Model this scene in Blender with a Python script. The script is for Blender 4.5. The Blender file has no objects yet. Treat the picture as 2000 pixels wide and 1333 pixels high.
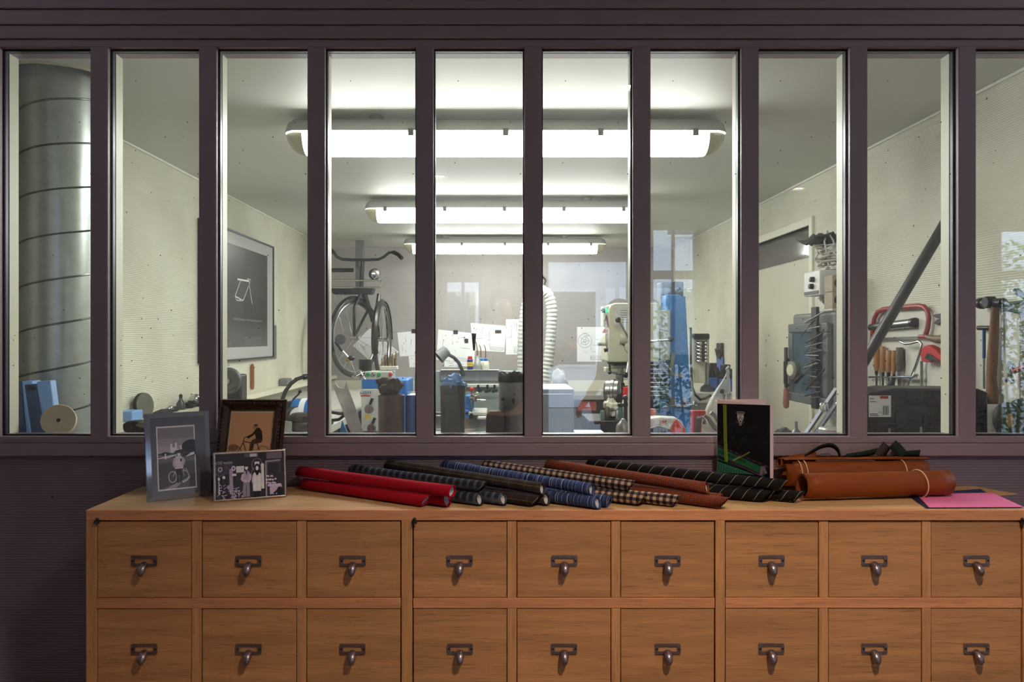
import bpy, math, random
from mathutils import Vector, Matrix
random.seed(7)
R = math.radians
scene = bpy.context.scene
col = scene.collection
# ------------------------------------------------------------------ camera
EYE = 1.45          # eye height
F = 1550.0          # focal length in pixels of the 2000 px wide frame
VX, VY = 975.0, 660.0
cam_d = bpy.data.cameras.new('camera')
cam = bpy.data.objects.new('camera', cam_d)
col.objects.link(cam)
cam.location = (0, 0, EYE)
cam.rotation_euler = (R(90), 0, 0)
cam_d.sensor_width = 36.0
cam_d.lens = F / 2000 * 36
cam_d.shift_x = (1000 - VX) / 2000
cam_d.shift_y = -(666.5 - VY) / 2000
cam_d.clip_start = 0.02
scene.camera = cam
# ------------------------------------------------------------------ view, world
vs = scene.view_settings
vs.view_transform = 'Standard'
vs.look = 'None'
vs.gamma = 1.0
vs.use_curve_mapping = False
vs.exposure = 0.0
scene.cycles.use_denoising = True
scene.cycles.max_bounces = 6
scene.cycles.diffuse_bounces = 3
scene.cycles.glossy_bounces = 3
scene.cycles.use_adaptive_sampling = True
scene.cycles.adaptive_threshold = 0.05
scene.cycles.adaptive_min_samples = 12
scene.cycles.transparent_max_bounces = 24
scene.cycles.sample_clamp_indirect = 6.0
scene.cycles.caustics_reflective = False
scene.cycles.caustics_refractive = False
world = bpy.data.worlds.new('overcast sky')
scene.world = world
world.use_nodes = True
wn = world.node_tree.nodes
wl = world.node_tree.links
for n in list(wn): wn.remove(n)
SKY = wn.new('ShaderNodeBackground')
SKY.inputs['Color'].default_value = (0.62, 0.78, 1.0, 1)
SKY.inputs['Strength'].default_value = 8.3
wo = wn.new('ShaderNodeOutputWorld')
wl.new(SKY.outputs[0], wo.inputs[0])
# light levels used by the lamp builders below
TUBE = 33.0            # fluorescent diffusers
SPOTS = [(0.66, 0.58, 155.0), (-0.46, -1.6, 55.0), (2.5, -2.1, 80.0)]   # x, y, watts of the shop's ceiling spots
SPOT_COL = (1.0, 0.78, 0.56)

# ------------------------------------------------------------------ helpers
def lin(c):
    out = []
    for x in c[:3]:
        x = x / 255.0
        out.append(x / 12.92 if x <= 0.04045 else ((x + 0.055) / 1.055) ** 2.4)
    return (out[0], out[1], out[2], 1.0)

MATS = {}
def M(name, rgb=(128, 128, 128), rough=0.5, metal=0.0, var=0.08, scale=40.0, bump=0.0, stretch=(1, 1, 1), spec=0.5, alpha=None, trans=0.0):
    """plain procedural material: a base colour broken up by noise, optional fine relief"""
    if name in MATS: return MATS[name]
    m = bpy.data.materials.new(name)
    m.use_nodes = True
    nt = m.node_tree
    b = nt.nodes['Principled BSDF']
    tc = nt.nodes.new('ShaderNodeTexCoord')
    mp = nt.nodes.new('ShaderNodeMapping')
    mp.inputs['Scale'].default_value = stretch
    nz = nt.nodes.new('ShaderNodeTexNoise')
    nz.inputs['Scale'].default_value = scale
    nz.inputs['Detail'].default_value = 4
    nt.links.new(tc.outputs['Object'], mp.inputs[0])
    nt.links.new(mp.outputs[0], nz.inputs['Vector'])
    mx = nt.nodes.new('ShaderNodeMix'); mx.data_type = 'RGBA'
    c = lin(rgb)
    mx.inputs[6].default_value = [x * (1 - var * 2) for x in c[:3]] + [1]
    mx.inputs[7].default_value = [min(1, x * (1 + var * 2)) for x in c[:3]] + [1]
    nt.links.new(nz.outputs['Fac'], mx.inputs[0])
    nt.links.new(mx.outputs[2], b.inputs['Base Color'])
    b.inputs['Roughness'].default_value = rough
    b.inputs['Metallic'].default_value = metal
    b.inputs['Specular IOR Level'].default_value = spec
    if trans:
        b.inputs['Transmission Weight'].default_value = trans
    if bump:
        bp = nt.nodes.new('ShaderNodeBump')
        bp.inputs['Strength'].default_value = bump
        bp.inputs['Distance'].default_value = 0.002
        nt.links.new(nz.outputs['Fac'], bp.inputs['Height'])
        nt.links.new(bp.outputs[0], b.inputs['Normal'])
    MATS[name] = m
    return m

def W(px, py, Y):
    """point of the place at distance Y along the line of sight of a photo position"""
    return Vector(((px - VX) * Y / F, Y, EYE - (py - VY) * Y / F))
def onZ(px, py, z):
    """point on the horizontal surface of height z"""
    Y = (EYE - z) * F / (py - VY)
    return Vector(((px - VX) * Y / F, Y, z))
def onX(px, py, x):
    """point on the side wall plane X = x"""
    Y = x * F / (px - VX)
    return Vector((x, Y, EYE - (py - VY) * Y / F))

MWORLD = {}
class B:
    """collects shapes; build() links them as one mesh object"""
    def __init__(s):
        s.v = []; s.f = []; s.uv = {}
    def add(s, vs_, fs):
        o = len(s.v)
        s.v.extend(Vector(v) for v in vs_)
        s.f.extend(tuple(i + o for i in f) for f in fs)
        return s
    def box(s, a, b):
        x0, x1 = sorted((a[0], b[0])); y0, y1 = sorted((a[1], b[1])); z0, z1 = sorted((a[2], b[2]))
        return s.add([(x0,y0,z0),(x1,y0,z0),(x1,y1,z0),(x0,y1,z0),(x0,y0,z1),(x1,y0,z1),(x1,y1,z1),(x0,y1,z1)],
                     [(3,2,1,0),(4,5,6,7),(0,1,5,4),(1,2,6,5),(2,3,7,6),(3,0,4,7)])
    def obox(s, c, size, ax=(1,0,0), up=(0,0,1)):
        """box centred on c, its local x along ax, local z near up"""
        X = Vector(ax).normalized(); Z = Vector(up); Yv = Z.cross(X).normalized(); Z = X.cross(Yv).normalized()
        c = Vector(c); hx, hy, hz = size[0]/2, size[1]/2, size[2]/2
        pts = [c + X*i*hx + Yv*j*hy + Z*k*hz for k in (-1,1) for (i,j) in ((-1,-1),(1,-1),(1,1),(-1,1))]
        return s.add(pts, [(3,2,1,0),(4,5,6,7),(0,1,5,4),(1,2,6,5),(2,3,7,6),(3,0,4,7)])
    def frame(s, axis):
        a = Vector(axis).normalized()
        t = Vector((0,0,1)) if abs(a.z) < 0.9 else Vector((1,0,0))
        u = t.cross(a).normalized(); w = a.cross(u).normalized()
        return a, u, w
    def lathe(s, prof, p, axis=(0,0,1), n=24, closed=True):
        """profile [(r, h)] turned round axis from p"""
        a, u, w = s.frame(axis); p = Vector(p)
        rings = []
        vs_ = []; fs = []
        for (r, h) in prof:
            if r < 1e-6:
                rings.append([len(vs_)]); vs_.append(p + a*h)
            else:
                rings.append(list(range(len(vs_), len(vs_)+n)))
                for i in range(n):
                    t = 2*math.pi*i/n
                    vs_.append(p + a*h + u*(r*math.cos(t)) + w*(r*math.sin(t)))
        for A, C in zip(rings, rings[1:]):
            if len(A) == 1 and len(C) == 1: continue
            for i in range(n):
                j = (i+1) % n
                if len(A) == 1: fs.append((A[0], C[j], C[i]))
                elif len(C) == 1: fs.append((A[i], A[j], C[0]))
                else: fs.append((A[i], A[j], C[j], C[i]))
        if closed:
            if len(rings[0]) > 1: fs.append(tuple(reversed(rings[0])))
            if len(rings[-1]) > 1: fs.append(tuple(rings[-1]))
        return s.add(vs_, fs)
    def cyl(s, p0, p1, r0, r1=None, n=16):
        p0 = Vector(p0); p1 = Vector(p1)
        if r1 is None: r1 = r0
        L = (p1-p0).length
        return s.lathe([(r0, 0), (r1, L)], p0, p1-p0, n)
    def ball(s, c, r, n=14, sc=(1,1,1)):
        o = len(s.v)
        m = max(6, n//2)
        s.lathe([(0 if k in (0, m) else r*math.sin(math.pi*k/m), -r*math.cos(math.pi*k/m)) for k in range(m+1)], (0,0,0), (0,0,1), n)
        c = Vector(c)
        for i in range(o, len(s.v)):
            v = s.v[i]; s.v[i] = Vector((v.x*sc[0], v.y*sc[1], v.z*sc[2])) + c
        return s
    def tube(s, pts, r, n=8, closed=False, flat=1.0):
        pts = [Vector(p) for p in pts]
        k = len(pts)
        rs = r if isinstance(r, (list, tuple)) else [r]*k
        vs_ = []; fs = []
        prev = None
        for i, p in enumerate(pts):
            a = pts[(i+1) % k] if (closed or i < k-1) else p
            b = pts[i-1] if (closed or i > 0) else p
            t = (a-b).normalized()
            if prev is None:
                q = Vector((0,0,1)) if abs(t.z) < 0.9 else Vector((1,0,0))
                u = q.cross(t).normalized()
            else:
                u = (prev - t*prev.dot(t))
                u = u.normalized() if u.length > 1e-9 else Vector((1,0,0))
            prev = u
            w = t.cross(u)
            for j in range(n):
                an = 2*math.pi*j/n
                vs_.append(p + u*(rs[i]*math.cos(an)) + w*(rs[i]*flat*math.sin(an)))
        m = k if closed else k-1
        for i in range(m):
            for j in range(n):
                a0 = i*n+j; a1 = i*n+(j+1) % n
                b0 = ((i+1) % k)*n+j; b1 = ((i+1) % k)*n+(j+1) % n
                fs.append((a0, a1, b1, b0))
        if not closed:
            fs.append(tuple(reversed(range(n)))); fs.append(tuple(range((k-1)*n, k*n)))
        return s.add(vs_, fs)
    def torus(s, c, axis, Rr, r, n=24, m=8, a0=0, a1=360):
        a, u, w = s.frame(axis); c = Vector(c)
        full = abs(a1-a0) >= 360
        pts = [c + u*Rr*math.cos(R(a0+(a1-a0)*i/n)) + w*Rr*math.sin(R(a0+(a1-a0)*i/n)) for i in range(n if full else n+1)]
        return s.tube(pts, r, m, closed=full)
    def prism(s, poly, ext):
        """flat outline (3-d points) pushed out along ext"""
        poly = [Vector(p) for p in poly]; e = Vector(ext); n = len(poly)
        nrm = Vector((0,0,0))
        for i in range(n):
            nrm += (poly[i]-poly[0]).cross(poly[(i+1) % n]-poly[0])
        if nrm.dot(e) > 0: poly = poly[::-1]
        return s.add(poly + [p+e for p in poly],
                     [tuple(range(n)), tuple(range(2*n-1, n-1, -1))] + [((i+1) % n, i, n+i, n+(i+1) % n) for i in range(n)])
    def sheet(s, grid, thick=None):
        """grid[i][j] of points -> surface"""
        a = len(grid); b = len(grid[0])
        vs_ = [p for row in grid for p in row]
        fs = [(i*b+j, i*b+j+1, (i+1)*b+j+1, (i+1)*b+j) for i in range(a-1) for j in range(b-1)]
        return s.add(vs_, fs)
    def build(s, name, mat, parent=None, smooth=38, bevel=0.0, seg=2, local=False, solid=0.0, subsurf=0, origin=None):
        me = bpy.data.meshes.new(name)
        if parent is not None:
            if local: base = Matrix.Identity(4)
            else: base = MWORLD[parent.name].inverted()
            vv = [base @ v for v in s.v]
            loc = Vector((0,0,0))
        else:
            if origin is None:
                xs = [v.x for v in s.v]; ys = [v.y for v in s.v]; zs = [v.z for v in s.v]
                loc = Vector(((min(xs)+max(xs))/2, (min(ys)+max(ys))/2, min(zs)))
            else: loc = Vector(origin)
            vv = [v-loc for v in s.v]
        me.from_pydata([tuple(v) for v in vv], [], s.f)
        if isinstance(mat, bpy.types.Material): me.materials.append(mat)
        else:
            for m in mat: me.materials.append(m)
        me.validate()
        if smooth:
            me.polygons.foreach_set('use_smooth', [True]*len(me.polygons))
            me.set_sharp_from_angle(angle=R(smooth))
        o = bpy.data.objects.new(name, me)
        col.objects.link(o)
        o.location = loc
        if parent is not None:
            o.parent = parent
            MWORLD[o.name] = MWORLD[parent.name]
        else:
            MWORLD[o.name] = Matrix.Translation(loc)
        if solid:
            md = o.modifiers.new('thickness', 'SOLIDIFY'); md.thickness = solid; md.offset = 0
        if bevel:
            md = o.modifiers.new('bevel', 'BEVEL'); md.width = bevel; md.segments = seg; md.limit_method = 'ANGLE'; md.angle_limit = R(40)
            md.harden_normals = False
        if subsurf:
            md = o.modifiers.new('subdivision', 'SUBSURF'); md.levels = subsurf; md.render_levels = subsurf
        return o

def tag(o, label, cat, group=None):
    o['label'] = label; o['category'] = cat
    if group: o['group'] = group
    return o
def thing(name, label, cat, loc=(0,0,0), rot=(0,0,0), group=None):
    o = bpy.data.objects.new(name, None)
    o.empty_display_size = 0.05
    col.objects.link(o)
    o.location = loc; o.rotation_euler = rot
    from mathutils import Euler
    MWORLD[o.name] = Matrix.Translation(Vector(loc)) @ Euler(rot).to_matrix().to_4x4()
    return tag(o, label, cat, group)
def struct(o):
    o['kind'] = 'structure'
    return o
def copy_tree(o, parent=None, delta=None):
    c = o.copy(); col.objects.link(c)
    if parent is not None: c.parent = parent
    if delta is not None: c.location = Vector(o.location) + Vector(delta)
    for ch in [x for x in o.children]:
        copy_tree(ch, c)
    return c
def text(name, body, size, mat, parent, p, right, up, depth=0.0004, align='CENTER'):
    """flat lettering at world point p, reading along right"""
    cu = bpy.data.curves.new(name, 'FONT')
    cu.body = body; cu.size = size; cu.extrude = depth; cu.align_x = align; cu.align_y = 'CENTER'
    cu.materials.append(mat)
    o = bpy.data.objects.new(name, cu)
    col.objects.link(o)
    X = Vector(right).normalized(); Y_ = Vector(up); Z = X.cross(Y_).normalized(); Y_ = Z.cross(X)
    m = Matrix(((X.x, Y_.x, Z.x, p[0]), (X.y, Y_.y, Z.y, p[1]), (X.z, Y_.z, Z.z, p[2]), (0,0,0,1)))
    dg = bpy.context.evaluated_depsgraph_get()
    me = bpy.data.meshes.new_from_object(o.evaluated_get(dg))
    bpy.data.objects.remove(o)
    me.transform(MWORLD[parent.name].inverted() @ m)
    ob = bpy.data.objects.new(name, me); col.objects.link(ob); ob.parent = parent
    MWORLD[ob.name] = MWORLD[parent.name]
    ob['kind'] = 'stuff'
    return ob
# flat prints: coloured outlines on a sheet
def rect(x0, y0, x1, y1): return [(x0,y0),(x1,y0),(x1,y1),(x0,y1)]
def ell(cx, cy, rx, ry, n=20, a0=0, a1=360):
    full = a1-a0 >= 360
    return [(cx+rx*math.cos(R(a0+(a1-a0)*i/n)), cy+ry*math.sin(R(a0+(a1-a0)*i/n))) for i in range(n if full else n+1)]
def stroke(pts, w, asp=1.0):
    """thick line as quads; asp = sheet width / height"""
    out = []
    for (x0,y0),(x1,y1) in zip(pts, pts[1:]):
        dx = (x1-x0)*asp; dy = y1-y0; L = math.hypot(dx, dy) or 1
        nx = -dy/L*w/2/asp; ny = dx/L*w/2
        out.append([(x0+nx,y0+ny),(x1+nx,y1+ny),(x1-nx,y1-ny),(x0-nx,y0-ny)])
    return out
def ring(cx, cy, rx, ry, w, asp=1.0, n=24):
    return stroke([(cx+rx*math.cos(2*math.pi*i/n), cy+ry*math.sin(2*math.pi*i/n)) for i in range(n+1)], w, asp)
PRINT_MATS = {}
def print_mat(rough):
    if rough in PRINT_MATS: return PRINT_MATS[rough]
    m = bpy.data.materials.new('printed ink'); m.use_nodes = True
    nt = m.node_tree; b = nt.nodes['Principled BSDF']
    at = nt.nodes.new('ShaderNodeVertexColor'); at.layer_name = 'Ink'
    nz = nt.nodes.new('ShaderNodeTexNoise'); nz.inputs['Scale'].default_value = 300
    mp = nt.nodes.new('ShaderNodeMapRange'); mp.inputs[3].default_value = 0.8; mp.inputs[4].default_value = 1.2
    mu = nt.nodes.new('ShaderNodeMix'); mu.data_type = 'RGBA'; mu.blend_type = 'MULTIPLY'; mu.inputs[0].default_value = 1
    nt.links.new(nz.outputs['Fac'], mp.inputs[0])
    nt.links.new(at.outputs[0], mu.inputs[6]); nt.links.new(mp.outputs[0], mu.inputs[7])
    nt.links.new(mu.outputs[2], b.inputs['Base Color'])
    b.inputs['Roughness'].default_value = rough
    PRINT_MATS[rough] = m
    return m
def printed(name, parent, O, U, V, shapes, rough=0.35, step=0.00004, gain=1.0):
    """a printed sheet: O lower left corner, U and V its edges, shapes [(rgb, [outline...])] painted in order"""
    O = Vector(O); U = Vector(U); V = Vector(V); N = U.cross(V).normalized()
    vs_ = []; fs = []; cs = []
    k = 0
    for rgb, polys in shapes:
        if polys and isinstance(polys[0], tuple): polys = [polys]
        k += 1
        for poly in polys:
            o = len(vs_)
            vs_ += [O + U*min(1, max(0, x)) + V*min(1, max(0, y)) + N*(step*k) for x, y in poly]
            fs.append(tuple(range(o, len(vs_)))); cs.append(lin([min(250, x*gain) for x in rgb]))
    inv = MWORLD[parent.name].inverted()
    me = bpy.data.meshes.new(name)
    me.from_pydata([tuple(inv @ v) for v in vs_], [], fs)
    ca = me.color_attributes.new('Ink', 'FLOAT_COLOR', 'CORNER')
    i = 0
    for p, c in zip(me.polygons, cs):
        for li in p.loop_indices: ca.data[li].color = c
    me.materials.append(print_mat(rough))
    ob = bpy.data.objects.new(name, me); col.objects.link(ob); ob.parent = parent
    MWORLD[ob.name] = MWORLD[parent.name]
    return ob
# ------------------------------------------------------------------ special materials
def new_mat(name):
    m = bpy.data.materials.new(name); m.use_nodes = True
    return m, m.node_tree, m.node_tree.nodes['Principled BSDF']
def wood(name, rgb, axis='x', dark=0.62, rough=0.45, scale=1.0):
    m, nt, b = new_mat(name)
    N = nt.nodes.new; L = nt.links.new
    tc = N('ShaderNodeTexCoord'); oi = N('ShaderNodeObjectInfo')
    ad = N('ShaderNodeVectorMath'); ad.operation = 'MULTIPLY_ADD'
    L(oi.outputs['Random'], ad.inputs[0]); ad.inputs[1].default_value = (13, 17, 11); L(tc.outputs['Object'], ad.inputs[2])
    def layer(sx, sy, detail, dist):
        mp = N('ShaderNodeMapping')
        mp.inputs['Scale'].default_value = {'x': (sx, sy, sy), 'y': (sy, sx, sy), 'z': (sy, sy, sx)}[axis]
        L(ad.outputs[0], mp.inputs[0])
        n = N('ShaderNodeTexNoise'); n.inputs['Scale'].default_value = scale; n.inputs['Detail'].default_value = detail
        n.inputs['Distortion'].default_value = dist
        L(mp.outputs[0], n.inputs['Vector'])
        return n
    a = layer(2.2, 55, 5, 0.7); f = layer(14, 420, 3, 0.2); g = layer(1.2, 14, 2, 1.2)
    ra = N('ShaderNodeValToRGB'); ra.color_ramp.elements[0].position = 0.32; ra.color_ramp.elements[1].position = 0.66
    c = lin(rgb)
    ra.color_ramp.elements[0].color = [x*dark for x in c[:3]] + [1]; ra.color_ramp.elements[1].color = c
    L(a.outputs['Fac'], ra.inputs[0])
    pore = N('ShaderNodeMapRange'); pore.inputs[1].default_value = 0.30; pore.inputs[2].default_value = 0.46; pore.inputs[3].default_value = 0.66; pore.inputs[4].default_value = 1.0
    L(f.outputs['Fac'], pore.inputs[0])
    big = N('ShaderNodeMapRange'); big.inputs[1].default_value = 0.3; big.inputs[2].default_value = 0.7; big.inputs[3].default_value = 0.84; big.inputs[4].default_value = 1.1
    L(g.outputs['Fac'], big.inputs[0])
    mm = N('ShaderNodeMath'); mm.operation = 'MULTIPLY'; L(pore.outputs[0], mm.inputs[0]); L(big.outputs[0], mm.inputs[1])
    mu = N('ShaderNodeMix'); mu.data_type = 'RGBA'; mu.blend_type = 'MULTIPLY'; mu.inputs[0].default_value = 1
    L(ra.outputs[0], mu.inputs[6]); L(mm.outputs[0], mu.inputs[7])
    L(mu.outputs[2], b.inputs['Base Color'])
    b.inputs['Roughness'].default_value = rough
    bp = N('ShaderNodeBump'); bp.inputs['Strength'].default_value = 0.25; bp.inputs['Distance'].default_value = 0.0006
    L(f.outputs['Fac'], bp.inputs['Height']); L(bp.outputs[0], b.inputs['Normal'])
    return m
def ribbed(name, rgb, period, strength, rough=0.6, rgb2=None, axis='Z'):
    """painted wall with fine horizontal ribs and soiling"""
    m, nt, b = new_mat(name)
    N = nt.nodes.new; L = nt.links.new
    tc = N('ShaderNodeTexCoord')
    wv = N('ShaderNodeTexWave'); wv.bands_direction = axis; wv.inputs['Scale'].default_value = 0.314/period; wv.inputs['Distortion'].default_value = 0.6
    wv.inputs['Detail'].default_value = 1
    L(tc.outputs['Object'], wv.inputs['Vector'])
    nz = N('ShaderNodeTexNoise'); nz.inputs['Scale'].default_value = 2.5; nz.inputs['Detail'].default_value = 6; L(tc.outputs['Object'], nz.inputs['Vector'])
    mx = N('ShaderNodeMix'); mx.data_type = 'RGBA'
    mx.inputs[6].default_value = lin(rgb2 or [x*0.9 for x in rgb]); mx.inputs[7].default_value = lin(rgb)
    mr = N('ShaderNodeMapRange'); mr.inputs[1].default_value = 0.3; mr.inputs[2].default_value = 0.6; L(nz.outputs['Fac'], mr.inputs[0])
    L(mr.outputs[0], mx.inputs[0])
    # a few dark specks and scuffs
    vo = N('ShaderNodeTexVoronoi'); vo.inputs['Scale'].default_value = 11; L(tc.outputs['Object'], vo.inputs['Vector'])
    lt = N('ShaderNodeMath'); lt.operation = 'LESS_THAN'; lt.inputs[1].default_value = 0.055; L(vo.outputs['Distance'], lt.inputs[0])
    sp = N('ShaderNodeMix'); sp.data_type = 'RGBA'; sp.inputs[7].default_value = lin((70, 66, 60)); L(mx.outputs[2], sp.inputs[6])
    L(lt.outputs[0], sp.inputs[0])
    L(sp.outputs[2], b.inputs['Base Color'])
    b.inputs['Roughness'].default_value = rough
    bp = N('ShaderNodeBump'); bp.inputs['Strength'].default_value = strength; bp.inputs['Distance'].default_value = period*0.25
    L(wv.outputs['Fac'], bp.inputs['Height']); L(bp.outputs[0], b.inputs['Normal'])
    return m
def glass_mat(name, veil):
    m = bpy.data.materials.new(name); m.use_nodes = True
    nt = m.node_tree; N = nt.nodes.new; L = nt.links.new
    for n in list(nt.nodes): nt.nodes.remove(n)
    out = N('ShaderNodeOutputMaterial')
    tr = N('ShaderNodeBsdfTransparent'); tr.inputs[0].default_value = (0.985, 0.992, 0.985, 1)
    gl = N('ShaderNodeBsdfGlossy'); gl.inputs['Roughness'].default_value = 0.0
    lw = N('ShaderNodeLayerWeight'); lw.inputs[0].default_value = 0.5
    pw = N('ShaderNodeMath'); pw.operation = 'POWER'; pw.inputs[1].default_value = 5; L(lw.outputs['Facing'], pw.inputs[0])
    fr = N('ShaderNodeMath'); fr.operation = 'MULTIPLY_ADD'; fr.inputs[1].default_value = 0.95; fr.inputs[2].default_value = 0.075; L(pw.outputs[0], fr.inputs[0])
    mx = N('ShaderNodeMixShader'); L(fr.outputs[0], mx.inputs[0]); L(tr.outputs[0], mx.inputs[1]); L(gl.outputs[0], mx.inputs[2])
    tc = N('ShaderNodeTexCoord')
    last = mx
    if veil:
        nz = N('ShaderNodeTexNoise'); nz.inputs['Scale'].default_value = 9; nz.inputs['Detail'].default_value = 8; nz.inputs['Roughness'].default_value = 0.7
        L(tc.outputs['Object'], nz.inputs['Vector'])
        mr = N('ShaderNodeMapRange'); mr.inputs[1].default_value = 0.35; mr.inputs[2].default_value = 0.75; mr.inputs[3].default_value = 0.004; mr.inputs[4].default_value = veil
        L(nz.outputs['Fac'], mr.inputs[0])
        tl = N('ShaderNodeBsdfTranslucent'); tl.inputs[0].default_value = (0.9, 0.9, 0.88, 1)
        mv = N('ShaderNodeMixShader'); L(mr.outputs[0], mv.inputs[0]); L(last.outputs[0], mv.inputs[1]); L(tl.outputs[0], mv.inputs[2])
        vo = N('ShaderNodeTexVoronoi'); vo.inputs['Scale'].default_value = 24; L(tc.outputs['Object'], vo.inputs['Vector'])
        lt = N('ShaderNodeMath'); lt.operation = 'LESS_THAN'; lt.inputs[1].default_value = 0.04; L(vo.outputs['Distance'], lt.inputs[0])
        df = N('ShaderNodeBsdfDiffuse'); df.inputs[0].default_value = (0.05, 0.05, 0.05, 1)
        md = N('ShaderNodeMixShader'); L(lt.outputs[0], md.inputs[0]); L(mv.outputs[0], md.inputs[1]); L(df.outputs[0], md.inputs[2])
        last = md
    L(last.outputs[0], out.inputs[0])
    return m
def emit(name, rgb, strength):
    m = bpy.data.materials.new(name); m.use_nodes = True
    nt = m.node_tree
    for n in list(nt.nodes): nt.nodes.remove(n)
    e = nt.nodes.new('ShaderNodeEmission'); e.inputs[0].default_value = (*rgb, 1); e.inputs[1].default_value = strength
    o = nt.nodes.new('ShaderNodeOutputMaterial'); nt.links.new(e.outputs[0], o.inputs[0])
    return m

GLASS = glass_mat('window glass', 0.0)
GLASS_DUSTY = glass_mat('dusty window glass', 0.018)
PAINT = M('grey purple paint', (150, 131, 136), 0.42, var=0.03, scale=6, bump=0.08, stretch=(1, 1, 30))
PAINT_WALL = ribbed('grey purple ribbed wall', (128, 114, 126), 0.0075, 0.35, 0.6, (118, 106, 118))
CREAM = M('cream paint', (226, 222, 200), 0.45, var=0.03, scale=8)
WALL_W = ribbed('cream ribbed wall', (224, 221, 202), 0.0085, 0.5, 0.55, (208, 204, 184))
WALL_G = ribbed('grey workshop wall', (168, 162, 158), 0.03, 0.05, 0.6, (156, 150, 146))
CEIL = M('white ceiling paint', (216, 215, 206), 0.6, var=0.04, scale=1.2, bump=0.1)
BLACK = M('black rubber', (22, 21, 23), 0.6, var=0.2)
BLACKP = M('black plastic', (30, 30, 32), 0.4, var=0.1)
CHROME = M('chromed steel', (200, 200, 200), 0.16, 1.0, var=0.05)
STEEL = M('brushed steel', (160, 160, 158), 0.32, 1.0, var=0.12, scale=90)
DARKST = M('dark oily steel', (70, 70, 72), 0.4, 0.8, var=0.2, scale=60)
GALV = M('galvanised sheet', (196, 204, 200), 0.36, 0.80, var=0.10, scale=26)
ALU = M('alu spacer', (170, 170, 172), 0.3, 0.9)
WHITEP = M('white plastic', (226, 226, 222), 0.4, var=0.03)
PAPER = M('white paper', (242, 243, 244), 0.7, var=0.02)
BLUEM = M('blue machine paint', (38, 112, 186), 0.35, var=0.06)
BLUED = M('dark blue plastic', (50, 86, 142), 0.45, var=0.08)  # also colours the shaded faces of the sill boxes
BLUEL = M('light blue plastic', (122, 164, 218), 0.45, var=0.06)  # also colours the lit faces of the sill boxes
GREY = M('mid grey plastic', (120, 122, 124), 0.5)
GREYL = M('light grey enamel', (182, 184, 180), 0.4, var=0.05)
GREYD = M('dark grey plastic', (72, 76, 80), 0.5)
CREAMM = M('cream machine enamel', (206, 204, 178), 0.38, var=0.06, scale=14)
REDP = M('red plastic', (196, 40, 36), 0.35, var=0.06)
REDM = M('faded red enamel', (158, 56, 52), 0.4, var=0.1)
WOODH = wood('tool handle wood', (190, 132, 78), 'z', 0.7, 0.4)
WOODD = wood('dark handle wood', (158, 116, 80), 'z', 0.6, 0.4)
BROWN = M('brown rust', (86, 60, 48), 0.8, var=0.25, scale=50, bump=0.4)
BRASS = M('brass', (180, 140, 70), 0.3, 1.0)
CONC = M('workshop floor', (120, 116, 110), 0.6, var=0.15, scale=4)

# ------------------------------------------------------------------ workshop room behind the glass
XL, XR, YP, YB, ZC = -1.65, 1.69, 2.335, 7.7, EYE + 0.87
struct(B().box((XL-.06, YP, -.05), (XR+.06, YB+.06, 0)).build('floor', CONC, smooth=0))
HX, HY, HR = -1.472, 2.67, 0.172     # round opening for the air duct
cb = B()
n = 40
ringp = [(HX + HR*math.cos(2*math.pi*i/n), HY + HR*math.sin(2*math.pi*i/n)) for i in range(n)]
x0, x1, y0, y1 = XL-.06, -1.0, YP-.02, 3.2
def edge_pt(a):
    c, s_ = math.cos(a), math.sin(a)
    t = min(((x1-HX)/c if c > 1e-9 else (x0-HX)/c if c < -1e-9 else 9e9), ((y1-HY)/s_ if s_ > 1e-9 else (y0-HY)/s_ if s_ < -1e-9 else 9e9))
    return (HX + c*t, HY + s_*t)
outer = [edge_pt(2*math.pi*i/n) for i in range(n)]
vs_ = [(x, y, ZC) for x, y in ringp] + [(x, y, ZC) for x, y in outer] + [(x, y, ZC+.12) for x, y in ringp]
fs_ = [(i, n+i, n+(i+1) % n, (i+1) % n) for i in range(n)] + [(i, (i+1) % n, 2*n+(i+1) % n, 2*n+i) for i in range(n)]
for cx, cy in ((x0, y0), (x1, y0), (x1, y1), (x0, y1)):   # corner fillers
    ang = math.atan2(cy-HY, cx-HX) % (2*math.pi)
    i = int(ang / (2*math.pi/n))
    vs_.append((cx, cy, ZC)); fs_.append((n+i, len(vs_)-1, n+(i+1) % n))
cb.add(vs_, fs_)
cb.box((-1.0, YP-.02, ZC), (XR+.06, YB+.06, ZC+.05))
cb.box((XL-.06, 3.2, ZC), (-1.0, YB+.06, ZC+.05))
cb.box((XL-.06, YP-.02, ZC+.12), (-1.0, 3.2, ZC+.14))
struct(cb.build('ceiling', CEIL, smooth=0))
struct(B().box((XL-.06, YP-.02, 0), (XL, YB+.06, ZC+.05)).build('wall_left', WALL_W, smooth=0))
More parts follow.
